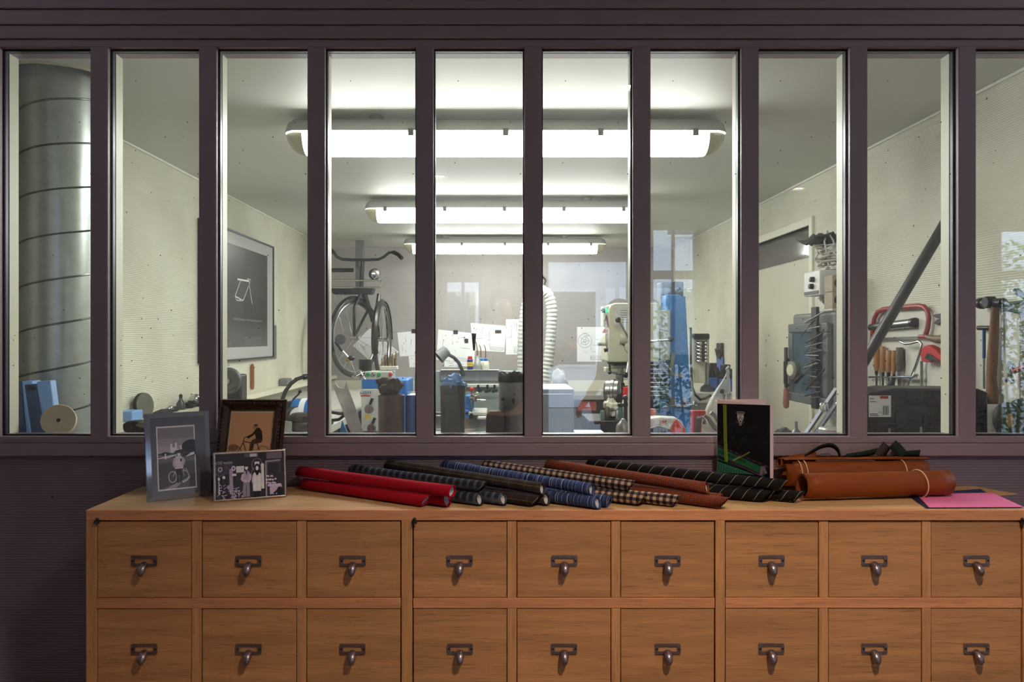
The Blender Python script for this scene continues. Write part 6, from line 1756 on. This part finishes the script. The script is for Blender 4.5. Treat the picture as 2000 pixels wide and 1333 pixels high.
B().tube([(EX-.004, fy1-.02, 1.20), (EX-.02, fy1-.02, 1.215), (EX-.02, fy1-.02, 1.325), (EX-.004, fy1-.02, 1.34)], .010, 8).build('door_handle', BLACKP, r_)
# stacked slats and blocks on the cabinet
r_ = tag(B().box((1.535, 3.66, 1.5715), (1.68, 3.90, 1.585)).build('metal_strips', M('pale aluminium strip', (196, 196, 190), 0.4, 0.5), bevel=.003), 'pale flat metal strips lying on the electrical cabinet', 'strip')
for k in range(2):
    r_ = thing('wooden_block', ['lower tan wooden block with a round hole on the electrical cabinet', 'upper tan wooden block with a round hole on the electrical cabinet'][k], 'block', (1.585, 3.725, 1.586+.0785*k), group='tan blocks with holes')
    B().box((1.545, 3.68, 1.5853+.0785*k), (1.622, 3.775, 1.6633+.0785*k)).build('block', M('tan block', (164, 146, 122), 0.6, var=0.12), r_, bevel=.003)
    B().lathe([(0, .0004), (.022, .0004), (.022, 0)], (1.575, 3.6795, 1.625+.0785*k), (0, -1, 0), 20, closed=False).build('hole', BLACK, r_)
# magnetic strip with bits, on the cabinet door
r_ = thing('magnetic_strip', 'upright black magnetic strip bristling with drill bits on the cabinet door', 'tool strip', (EX-.01, 3.745, 1.115))
B().box((EX-.017, 3.715, 1.115), (EX-.0005, 3.775, 1.595)).build('strip', BLACKP, r_, bevel=.002)
rk = random.Random(8)
for k in range(22):
    z = 1.545-.0165*k - (.03 if k > 3 else 0)
    yy = 3.745+rk.uniform(-.03, .03); L_ = rk.uniform(.06, .11); tl = rk.uniform(-.25, .1)
    if k in (2, 5, 16): L_ = .11; tl = -.5
    B().cyl((EX-.020, yy-L_, z-tl*L_), (EX-.020, yy+L_, z+tl*L_), .0022 if k % 4 else .0042, n=8).build('drill_bit', (STEEL, DARKST, DARKST)[k % 3], r_)
# file with wooden grip and round brush hanging on the door
r_ = thing('hand_file', 'file with a reddish wooden grip hanging at the cabinet door edge', 'file', (EX-.02, 4.10, 1.10))
B().box((EX-.024, 4.088, 1.19), (EX-.012, 4.114, 1.40)).build('blade', DARKST, r_, bevel=.002)
B().tube([(EX-.018, 4.10, z) for z in (1.085, 1.09, 1.11, 1.15, 1.18, 1.192)], [.006, .013, .016, .014, .013, .009], 12).build('grip', wood('reddish grip', (158, 92, 66), 'z', .75), r_)
c = Vector((EX-.002, 4.02, 1.285))
r_ = thing('round_brush', 'round cream faced brush stuck to the cabinet door', 'brush', c+Vector((0, 0, -.045)))
B().lathe([(0, .0), (.044, 0), (.046, .008), (.046, .02), (.038, .026), (0, .026)], c, (-1, -.2, 0), 28).build('body', M('grey brush body', (110, 108, 98), 0.6), r_)
B().lathe([(0, .0262), (.030, .0262), (.028, .029), (0, .030)], c, (-1, -.2, 0), 28).build('face', M('cream face', (212, 206, 180), 0.6), r_)
r_ = thing('screwdriver', 'dark screwdriver held at a slant by the magnetic strip', 'screwdriver', (EX-.03, 3.87, 1.22))
B().cyl((EX-.03, 3.93, 1.232), (EX-.03, 3.84, 1.272), .011, .009, 12).build('handle', DARKST, r_)
B().cyl((EX-.03, 3.84, 1.272), (EX-.024, 3.73, 1.325), .004, n=8).build('shaft', STEEL, r_)
# angled bracket with roller, tin, funnel on the sill
r_ = thing('steel_bracket', 'two slanting steel bars with a round roller, at the right on the sill', 'bracket', sb(1605, .02))
for (a, b_) in (((1572, 851), (1634, 759)), ((1590, 852), (1650, 765))):
    P0 = S(*a, .02 if a[0] < 1580 else .0); P1 = S(*b_, .05 if a[0] < 1580 else .03)
    d = P1-P0
    B().obox((P0+P1)/2, (d.length, .022, .007), d, (-.5, 0, .8)).build('bar', M('dull steel bar', (100, 102, 112), 0.5, 0.5, var=0.15), r_, bevel=.001)
B().lathe([(0, 0), (.014, 0), (.016, .003), (.013, .008), (.016, .014), (.014, .017), (0, .017)], S(1604, 796, .0), (.75, -.6, .1), 28).build('roller', CHROME, r_)
for px, py in ((1628, 803), (1635, 790)): B().ball(S(px, py, .02), .007, 12).build('bolt', CHROME, r_)
c = sb(1627, -.035)
r_ = thing('round_tin', 'low round tin with a grey lid standing before the slanting bracket', 'tin', c)
rt = 27*(Ys-.035)/F
B().lathe([(0, 0), (rt*.94, 0), (rt*.97, .003), (rt*.97, .018), (0, .018)], c, n=36).build('tin', M('clear grey tin', (124, 140, 156), 0.25, 0.3), r_)
B().lathe([(rt*.97, .0185), (rt, .0185), (rt, .033), (rt*.9, .038), (0, .039)], c, n=36).build('lid', M('grey lid', (176, 176, 172), 0.35, 0.3), r_)
B().lathe([(rt*.975, .004), (rt*.985, .004), (rt*.985, .010), (rt*.975, .010)], c, n=36, closed=False).build('label', BLUEM, r_)
c = sb(1555, .0)
r_ = thing('glass_funnel', 'small smoky funnel upside down on the sill beside the bracket', 'funnel', c)
B().lathe([(.026, 0), (.025, .004), (.010, .024), (.005, .03), (.004, .052), (.003, .052), (.003, .028), (.022, .004), (.024, 0)], c, n=24, closed=False).build('funnel', M('smoky plastic funnel', (110, 120, 126), 0.2), r_)
lump('cloth_scrap', 'grey scrap of cloth left of the small funnel on the sill', 'cloth', M('grey scrap', (92, 100, 104), 0.8, var=0.2), sb(1530, .02)+Vector((0, 0, .014)), (.026, .02, .016), 55, .3)
for k, (px, dy) in enumerate(((1546, -.05), (1566, -.055))):
    tag(B().tube([sb(px-14, dy)+Vector((0, 0, .006)), sb(px, dy)+Vector((0, 0, .006)), sb(px+16, dy)+Vector((0, .004, .004))], [.004, .005, .0015], 8).build('graver', (BRASS, DARKST)[k]), ['little brass pin lying before the small funnel', 'dark graver lying between the funnel and the round tin'][k], 'tool')

# ------------------------------------------------------------------ tool board on the right wall
r_ = tag(B().box((XR-.012, 2.56, 1.115), (XR-.001, 3.615, 1.567)).build('tool_board', M('white tool board', (222, 218, 204), 0.5, var=0.04, scale=6), smooth=0), 'white board on the right wall carrying saws and chisels', 'board')
def T(px, py, d=.03): return rwp(px, py, d)
def flat_tool(name, mat, parent, outline, d, th, bevel=.001): return B().prism([T(px, py, d) for px, py in outline], (th, 0, 0)).build(name, mat, parent, bevel=bevel)
r_ = thing('hacksaw', 'red framed hacksaw hanging on the white tool board', 'saw', T(1757, 665, .03))
fp = [(1704, 660), (1704, 642), (1708, 622), (1714, 610), (1724, 605), (1745, 602), (1770, 600), (1795, 598), (1805, 600), (1811, 608), (1814, 622), (1812, 640), (1807, 657)]
B().tube([T(px, py, .03) for px, py in fp], .0112, 8, flat=.8).build('frame', REDM, r_, smooth=60)
B().prism([T(px, py, .03) for px, py in ((1698, 661), (1800, 657), (1800, 661), (1698, 666))], (.003, 0, 0)).build('blade', STEEL, r_)
B().tube([T(px, py, .03) for px, py in ((1796, 658), (1812, 658))], .009, 8).build('blade_holder', REDM, r_)
B().tube([T(px, py, .03) for px, py in ((1808, 658), (1816, 660), (1830, 663), (1842, 662), (1850, 668))], [.007, .012, .015, .016, .012], 12).build('grip', wood('saw grip', (132, 104, 74), 'y', .75), r_)
r_ = thing('steel_pipe', 'steel tube with an open end resting inside the hacksaw frame', 'pipe', T(1750, 642, .03))
B().cyl(T(1702, 640, .026), T(1786, 631, .026), .017, .019, 20).build('pipe', STEEL, r_)
B().lathe([(.012, .0), (.020, 0), (.020, .02), (.012, .02)], T(1783, 631, .026), T(1795, 630, .026)-T(1783, 631, .026), 20).build('collar', DARKST, r_)
for k, px in enumerate((1712, 1724.5, 1736, 1746, 1757)):
    c = T(px, 700, .03)
    r_ = thing('wood_chisel', ['wood handled chisel, leftmost of the row on the tool board', 'wood handled chisel, second from the left on the tool board', 'wood handled chisel, third from the left on the tool board', 'thin wood handled chisel, fourth from the left on the tool board', 'dark handled file at the right end of the chisel row'][k], 'chisel', (c.x, c.y, 1.2), group='chisels on the tool board')
    t0, t1 = [(668, 725), (677, 728), (685, 728), (685, 731), (679, 727)][k]
    w_ = [.013, .0125, .013, .010, .016][k]
    zt_, zb2 = T(px, t0, .03).z, T(px, t1, .03).z
    B().tube([(c.x, c.y, zt_), (c.x, c.y, zt_-.004), (c.x, c.y, zt_*.6+zb2*.4), (c.x, c.y, zb2*.85+zt_*.15), (c.x, c.y, zb2)], [w_*.75, w_*.92, w_, w_*.95, w_*.6], 14).build('handle', WOODH if k < 4 else M('dark worn handle', (96, 84, 70), 0.6, var=0.15), r_)
    B().lathe([(0, 0), (w_*.62, 0), (w_*.5, -.02), (0, -.02)], (c.x, c.y, zb2+.002), n=14).build('ferrule', BLACKP if k < 4 else STEEL, r_)
    B().box((c.x-.002, c.y-(.005 if k < 4 else .012), zb2-.09), (c.x+.002, c.y+(.005 if k < 4 else .012), zb2-.018)).build('blade', DARKST if k < 4 else STEEL, r_)
r_ = thing('tool_rail', 'thin steel rail holding the row of chisels', 'rail', T(1740, 737, .03))
B().cyl(T(1697, 737, .03), T(1790, 737, .03), .004, n=8).build('rail', STEEL, r_)
r_ = thing('coping_saw', 'silver coping saw hanging over the chisels', 'saw', T(1780, 750, .04))
B().tube([T(px, py, .045) for px, py in ((1759, 668), (1768, 672), (1780, 671), (1795, 667), (1800, 672), (1797, 690), (1790, 712), (1780, 738), (1772, 760))], .0055, 8).build('frame', CHROME, r_, smooth=60)
B().tube([T(px, py, .045) for px, py in ((1742, 738), (1760, 737), (1785, 737), (1791, 733))], .0065, 8).build('clamp', CHROME, r_)
B().tube([T(px, py, .045) for px, py in ((1745, 741), (1740, 752), (1734, 762))], [.009, .013, .011], 10).build('grip', GREYD, r_)
B().cyl(T(1743, 735, .045), T(1761, 685, .045), .0012, n=6).build('blade', STEEL, r_)
r_ = thing('pipe_cutter', 'red jawed pipe cutter at the right edge of the tool board', 'cutter', T(1815, 706, .03))
flat_tool('jaw', REDP, r_, ((1799, 707), (1797, 690), (1802, 678), (1812, 674), (1822, 680), (1835, 694), (1848, 699), (1848, 709), (1818, 709)), .05, .03, .004)
flat_tool('roller', BLACKP, r_, ((1805, 700), (1810, 690), (1818, 694), (1834, 706), (1815, 706)), .056, .006)
B().cyl(T(1800, 706, .03), T(1800, 757, .03), .006, n=8).build('stem', STEEL, r_)
r_ = thing('pliers', 'small black nippers on the tool board above the pipe cutter', 'pliers', T(1832, 636, .02))
for q_ in (((1820, 616), (1828, 614), (1842, 612), (1842, 620), (1828, 621)), ((1823, 632), (1829, 625), (1842, 620), (1842, 628), (1830, 635))):
    flat_tool('jaw', DARKST, r_, q_, .025, .012)
# dark pole leaning across
Yp = 2.86
P0 = W(1672, 733, Yp); P1 = W(1862, 409, Yp+.02)
r_ = thing('leaning_pole', 'dark grey pole slanting across the pane before the tool board', 'pole', P0)
B().cyl(P0, P1, .0195, n=20).build('pole', M('dark grey pole', (84, 80, 80), 0.4, 0.3, var=0.08), r_)
B().lathe([(0, 0), (.0215, 0), (.0215, .02), (0, .022)], P0, P0-P1, 18).build('end_cap', BLACK, r_)
B().tube([P1, P1+Vector((.02, .0, .03)), (XR-.001, Yp+.02, P1.z+.04)], .007, 8).build('wall_bracket', DARKST, r_)
# black tool case with label
Yt = 2.62
r_ = thing('tool_case', 'black plastic tool case with a white printed label, on the right bench', 'tool case', (W(1810, 0, Yt).x, Yt+.1, NZ))
xa, xb = W(1692, 0, Yt).x, W(1930, 0, Yt).x
z1 = W(0, 760, Yt).z
B().prism([(xa, Yt, NZ), (xb, Yt, NZ), (xb, Yt, z1-.012), (xb-.03, Yt, z1), (xa+.10, Yt, z1+.002), (xa+.02, Yt, z1-.012), (xa, Yt, z1-.02)], (0, .16, 0)).build('case', BLACKP, r_, bevel=.006)
B().box((xa+.01, Yt-.006, NZ+.065), (xb-.01, Yt, NZ+.072)).build('seam', BLACK, r_)
for px in (1758, 1812):
    B().box((W(px-9, 0, Yt).x, Yt-.008, NZ+.05), (W(px+9, 0, Yt).x, Yt, NZ+.10)).build('latch', M('black latch', (24, 24, 26), 0.45), r_, bevel=.003)
LP = lambda px, py: W(px, py, Yt-.0008)
B().box(W(1697, 815, Yt-.0008), W(1740, 773, Yt-.0001)).build('label', PAPER, r_, smooth=0)
B().box(W(1719, 779.5, Yt-.0013), W(1735, 773.8, Yt-.0008)).build('orange_field', M('orange print', (214, 84, 40), 0.5), r_, smooth=0)
text('lettering', 'WORX', .0085, BLACKP, r_, W(1727, 776.6, Yt-.0014), (1, 0, 0), (0, 0, 1), .0001)
text('lettering', 'CE', .008, BLACKP, r_, W(1719.5, 806, Yt-.0009), (1, 0, 0), (0, 0, 1), .0001)
for k in range(9):
    w_ = (.5, 1.1, .6, .9, .4, 1.2, .7, .5, .9)[k]
    B().box(W(1724+1.35*k, 811, Yt-.0012), W(1724+1.35*k+w_*.8, 793, Yt-.0008)).build('barcode_bar', BLACKP, r_, smooth=0)
for (a, b_, y_) in ((1699, 1707, 779), (1699, 1711, 785), (1699, 1714, 809), (1699, 1716, 812)):
    B().box(W(a, y_+1, Yt-.0012), W(b_, y_-.6, Yt-.0008)).build('text_line', GREYD, r_, smooth=0)
for k, (px, h_) in enumerate(((1737, 21), (1799, 24))):
    c = sb(px, -.02)
    r_ = thing('screw_pin', ['steel pin standing on the sill below the case label', 'steel pin standing on the sill below the case latch'][k], 'pin', c, group='steel pins on the sill')
    B().lathe([(0, 0), (.006, 0), (.006, .003), (.0033, .004), (.0033, h_*Ys/F), (0, h_*Ys/F+.001)], c, n=12).build('pin', STEEL, r_)
lump('steel_wool', 'little heap of grey swarf on the sill under the case label', 'swarf', M('grey swarf', (120, 114, 106), 0.8, var=0.3, scale=200), sb(1722, .0)+Vector((0, 0, .006)), (.035, .018, .008), 71, .4)

# ------------------------------------------------------------------ far right pane
def H(px, py, d=.03): return rwp(px, py, d)
r_ = thing('hammer', 'large hammer with a long brown wooden handle hung on the right wall', 'hammer', H(1940, 790, .03))
hd = .035
B().tube([H(px, py, hd) for px, py in ((1943, 598), (1943, 620), (1941, 660), (1938, 700), (1936, 740), (1938, 770), (1939, 790))], [.013, .0135, .0155, .0165, .016, .019, .016], 14).build('handle', WOODD, r_, smooth=60)
c = H(1938, 592, hd); c0 = H(1914, 593, hd); c1 = H(1960, 592, hd)
B().cyl(c0, c1, .016, n=20).build('head', DARKST, r_)
B().lathe([(.016, 0), (.0195, .002), (.0195, .018), (.016, .022)], c0, c1-c0, 20).build('face', M('black hammer face', (36, 36, 38), 0.4, 0.3), r_)
B().lathe([(0, 0), (.018, 0), (.020, .004), (.020, .03), (0, .03)], c+Vector((-.025, 0, .002)), (1, 0, 0), 22).build('eye_boss', DARKST, r_)
B().tube([H(px, py, hd) for px, py in ((1958, 592), (1968, 594), (1985, 592), (2005, 588))], [.012, .006, .006, .005], 10).build('shank', DARKST, r_)
r_ = thing('tee_wrench', 'thin blue shafted tee wrench hanging left of the hammer', 'wrench', H(1923, 770, .02))
B().cyl(H(1922, 643, .03), H(1922, 700, .03), .0055, n=10).build('shaft', BLUED, r_)
B().cyl(H(1922, 700, .03), H(1922, 760, .03), .004, n=10).build('tip', STEEL, r_)
B().cyl(H(1911, 641, .03), H(1932, 641, .03), .008, n=12).build('grip', DARKST, r_)
B().ball(H(1931, 641, .03), .008, 10).build('brass_end', BRASS, r_)
r_ = thing('pincers', 'steel pincers with red grips hanging right of the hammer', 'pincers', H(1975, 745, .03))
B().tube([H(px, py, .04) for px, py in ((1966, 745), (1972, 738), (1976, 720), (1982, 712))], [.006, .009, .007, .006], 10).tube([H(px, py, .04) for px, py in ((1979, 748), (1974, 740), (1970, 722), (1972, 705))], [.006, .008, .007, .006], 10).build('jaw', STEEL, r_)
B().tube([H(px, py, .04) for px, py in ((1980, 726), (1990, 722), (2005, 718))], .008, 10).build('grip', REDM, r_)
r_ = thing('bent_lever', 'black bent lever hooked on the right wall beside the hammer', 'lever', H(1985, 600, .03))
B().tube([H(px, py, .05) for px, py in ((1983, 566), (1990, 572), (2002, 580), (2014, 586))], [.008, .010, .009, .008], 10).build('lever', BLACKP, r_)
B().tube([H(px, py, .05) for px, py in ((1960, 606), (1975, 607), (1990, 610), (2010, 622))], .006, 8).build('hook', BLACKP, r_)
r_ = thing('rubber_ring', 'small black rubber tyre leaning on the sill at the far right', 'tyre', sb(1970, -.02))
c = S(1968, 817, -.02)
c.z = SH+.0575
B().torus(c, (.45, -1, .12), .038, .0185, 36, 14).build('tyre', BLACK, r_)
B().lathe([(.008, -.008), (.022, -.008), (.022, .008), (.008, .008)], c, (.45, -1, .12), 24).build('hub', BRASS, r_)
r_ = thing('rubber_ring', 'second black rubber tyre behind the small tyre at the far right', 'tyre', sb(2000, .04))
c = S(1996, 815, .045); c.z = SH+.060
B().torus(c, (.3, -1, .1), .040, .019, 36, 14).build('tyre', BLACK, r_)
B().lathe([(.008, -.008), (.022, -.008), (.022, .008), (.008, .008)], c, (.3, -1, .1), 24).build('hub', DARKST, r_)
r_ = tag(B().prism([(W(1990, 0, 2.5).x, 2.5, SH), (W(2070, 0, 2.5).x, 2.5, SH), (W(2070, 0, 2.5).x, 2.5, SH+.04), (W(1990, 0, 2.5).x, 2.5, SH+.03)], (0, .04, 0)).build('cloth_scrap', RAG, bevel=.006), 'flat black bundle under the rubber tyres at the far right', 'bundle')
# ------------------------------------------------------------------ shrubs outside the shop window (they show in the reflections)
LEAF = M('green leaves', (74, 124, 58), 0.5, var=0.3, scale=9)
def shrub(label, c, rx, h, n_, seed):
    rs = random.Random(seed)
    root = thing('garden_shrub', label, 'shrub', c, group='shrubs outside the shop')
    b = B()
    for i in range(n_):
        a = rs.uniform(0, 6.28); rr = rx*math.sqrt(rs.random()); z = h*rs.uniform(.12, 1.0)
        rr *= 1.0-.55*max(0, z/h-.5)
        P = Vector((c[0]+rr*math.cos(a), c[1]+rr*math.sin(a)*.8, c[2]+z))
        d = Vector((rs.uniform(-1, 1), rs.uniform(-1, 1), rs.uniform(-.5, .9))).normalized()
        s_ = d.cross(Vector((rs.uniform(-1, 1), rs.uniform(-1, 1), rs.uniform(-1, 1)))).normalized()
        L_ = rs.uniform(.05, .10)
        b.add([P, P+d*L_*.5+s_*L_*.26, P+d*L_, P+d*L_*.5-s_*L_*.26], [(0, 1, 2, 3)])
    f_ = b.build('foliage', LEAF, root, smooth=0); f_['kind'] = 'stuff'
    for k in range(3):
        B().tube([Vector(c)+Vector((.03*k-.03, 0, 0)), Vector(c)+Vector((.12*(k-1), .05*k, h*.4)), Vector(c)+Vector((.2*(k-1), .08*(1-k), h*.8))], [.02, .014, .006], 6).build('stem', BROWN, root)
shrub('leafy shrub outside the street window, reflected over the blue column', (2.1, -4.1, -.02), .5, 2.0, 1500, 1)
shrub('leafy shrub outside the street window at the far right, reflected in the last pane', (5.75, -4.3, -.02), .6, 2.5, 1900, 2)

# ------------------------------------------------------------------ people in the shop (they show as dim reflections)
SKIN = M('skin', (190, 138, 112), 0.5, var=0.04)
def skin_mesh(name, mat, parent, J, E, rads, root):
    names = list(J); idx = {k: i for i, k in enumerate(names)}
    me = bpy.data.meshes.new(name)
    me.from_pydata([tuple(J[k]) for k in names], [(idx[a], idx[b_]) for a, b_ in E], [])
    o = bpy.data.objects.new(name, me); col.objects.link(o); o.parent = parent
    me.materials.append(mat)
    md = o.modifiers.new('skin', 'SKIN'); md.use_smooth_shade = True
    lay = me.skin_vertices[0].data
    for k in names:
        r = rads[k]; lay[idx[k]].radius = r if isinstance(r, tuple) else (r, r)
        lay[idx[k]].use_root = (k == root)
    sd = o.modifiers.new('subdivision', 'SUBSURF'); sd.levels = 2; sd.render_levels = 2
    MWORLD[o.name] = MWORLD[parent.name]
    return o
def person(label, loc, rotz, arms, tops, legs_c, hairc):
    root = thing('person', label, 'person', loc, (0, 0, rotz))
    J = {'pelvis': (0, 0, .95), 'belly': (0, .01, 1.10), 'chest': (0, 0, 1.29), 'collar': (0, -.005, 1.43), 'neck': (0, .0, 1.50), 'jaw': (0, .02, 1.575), 'head': (0, .01, 1.65), 'crown': (0, .0, 1.72), 'nose': (0, .115, 1.625)}
    E = [('pelvis', 'belly'), ('belly', 'chest'), ('chest', 'collar'), ('collar', 'neck'), ('neck', 'jaw'), ('jaw', 'head'), ('head', 'crown'), ('head', 'nose')]
    Rd = {'pelvis': (.15, .11), 'belly': (.135, .10), 'chest': (.155, .11), 'collar': (.10, .075), 'neck': .055, 'jaw': (.066, .078), 'head': (.076, .093), 'crown': (.052, .064), 'nose': .010}
    for s_, n_ in ((-1, 'l'), (1, 'r')):
        sh, el, wr2 = arms[n_]
        J.update({'sh'+n_: sh, 'el'+n_: el, 'wr'+n_: wr2}); E += [('collar', 'sh'+n_), ('sh'+n_, 'el'+n_), ('el'+n_, 'wr'+n_)]
        Rd.update({'sh'+n_: .058, 'el'+n_: .040, 'wr'+n_: (.028, .024)})
        d = (Vector(wr2)-Vector(el)).normalized(); side = d.cross(Vector((0, .3, 1))).normalized()
        up2 = side.cross(d)
        pm_ = Vector(wr2)+d*.055
        J['pm'+n_] = tuple(pm_); E.append(('wr'+n_, 'pm'+n_)); Rd['pm'+n_] = (.036, .017)
        for q in range(4):
            base_ = pm_ + d*.03 + side*(.014*(q-1.5)*1.2)
            L_ = (.060, .072, .068, .052)[q]
            k1 = base_ + d*L_*.55 - up2*.012; k2 = k1 + d*L_*.3 - up2*.028
            for nm, p_ in (('f%da' % q, base_), ('f%db' % q, k1), ('f%dc' % q, k2)): J[nm+n_] = tuple(p_); Rd[nm+n_] = .0088
            E += [('pm'+n_, 'f%da' % q+n_), ('f%da' % q+n_, 'f%db' % q+n_), ('f%db' % q+n_, 'f%dc' % q+n_)]
        t1 = Vector(wr2)+d*.035+side*.036; t2 = t1+d*.04+side*.012-up2*.01
        J['t1'+n_] = tuple(t1); J['t2'+n_] = tuple(t2); Rd['t1'+n_] = .010; Rd['t2'+n_] = .0085
        E += [('wr'+n_, 't1'+n_), ('t1'+n_, 't2'+n_)]
        J.update({'hip'+n_: (s_*.095, 0, .90), 'kn'+n_: (s_*.105, .015, .50), 'an'+n_: (s_*.11, -.01, .09), 'to'+n_: (s_*.125, .14, .035)})
        E += [('pelvis', 'hip'+n_), ('hip'+n_, 'kn'+n_), ('kn'+n_, 'an'+n_), ('an'+n_, 'to'+n_)]
        Rd.update({'hip'+n_: .085, 'kn'+n_: .056, 'an'+n_: .04, 'to'+n_: .034})
    skin_mesh('body', SKIN, root, J, E, Rd, 'pelvis')
    # clothes: shells over torso and arms, over the legs, and shoes
    ks = ['pelvis', 'belly', 'chest', 'collar'] + [a+n_ for n_ in 'lr' for a in ('sh', 'el')]
    JJ = {k: J[k] for k in ks}; RJ = {k: (tuple(x+.016 for x in Rd[k]) if isinstance(Rd[k], tuple) else Rd[k]+.014) for k in ks}
    EE = [e for e in E if e[0] in JJ and e[1] in JJ]
    for n_ in 'lr':
        c_ = Vector(J['el'+n_]).lerp(Vector(J['wr'+n_]), .85); JJ['cu'+n_] = tuple(c_); RJ['cu'+n_] = .038; EE.append(('el'+n_, 'cu'+n_))
    skin_mesh('jacket', tops, root, JJ, EE, RJ, 'pelvis')
    JJ = {k: J[k] for k in ['pelvis'] + [a+n_ for n_ in 'lr' for a in ('hip', 'kn', 'an')]}
    skin_mesh('trousers', legs_c, root, JJ, [e for e in E if e[0] in JJ and e[1] in JJ], {k: ((Rd[k][0]+.014, Rd[k][1]+.014) if isinstance(Rd[k], tuple) else Rd[k]+.014) for k in JJ}, 'pelvis')
    for n_ in 'lr':
        x_ = J['an'+n_][0]
        skin_mesh('shoe', BLACK, root, {'h': (x_, -.05, .045), 'm': (x_, .04, .05), 't': (J['to'+n_][0], .17, .035)}, [('h', 'm'), ('m', 't')], {'h': .045, 'm': .05, 't': .036}, 'h')
    hb_ = B(); hb_.ball((0, -.018, 1.672), .098, 20, (.86, 1.02, .86))
    hb_.v = [v if v.z > 1.60+.55*max(0, v.y+.02) else Vector((v.x*.92, v.y*.9, 1.60+.55*max(0, v.y+.02))) for v in hb_.v]
    hb_.build('hair', hairc, root, local=True, smooth=180)
    for s_ in (-1, 1):
        B().ball((s_*.030, .093, 1.652), .011, 10).build('eye', WHITEP, root, local=True)
        B().ball((s_*.080, .0, 1.635), .026, 10, (.35, .7, 1.1)).build('ear', SKIN, root, local=True)
    B().tube([(-.024, .098, 1.588), (0, .104, 1.586), (.024, .098, 1.588)], .006, 8).build('mouth', M('lips', (150, 84, 76), 0.5), root, local=True)
    return root
person('person in a dark jacket holding one arm out, dimly reflected in the middle panes', (.02, -.42, 0), 0,
       {'l': ((-.18, 0, 1.40), (-.235, -.02, 1.13), (-.21, .12, .90)), 'r': ((.18, 0, 1.40), (.285, .10, 1.30), (.365, .34, 1.385))},
       M('dark jacket', (52, 50, 54), 0.8), M('dark trousers', (44, 46, 58), 0.8), M('brown hair', (64, 46, 34), 0.6))
person('person in a black coat standing sideways, dimly reflected behind the milling machine', (.92, -1.66, 0), R(70),
       {'l': ((-.18, 0, 1.40), (-.21, .02, 1.13), (-.19, .18, .95)), 'r': ((.18, 0, 1.40), (.21, .02, 1.13), (.18, .16, .93))},
       M('black coat', (28, 28, 32), 0.8), M('grey trousers', (60, 60, 64), 0.8), M('dark hair', (36, 28, 24), 0.6))
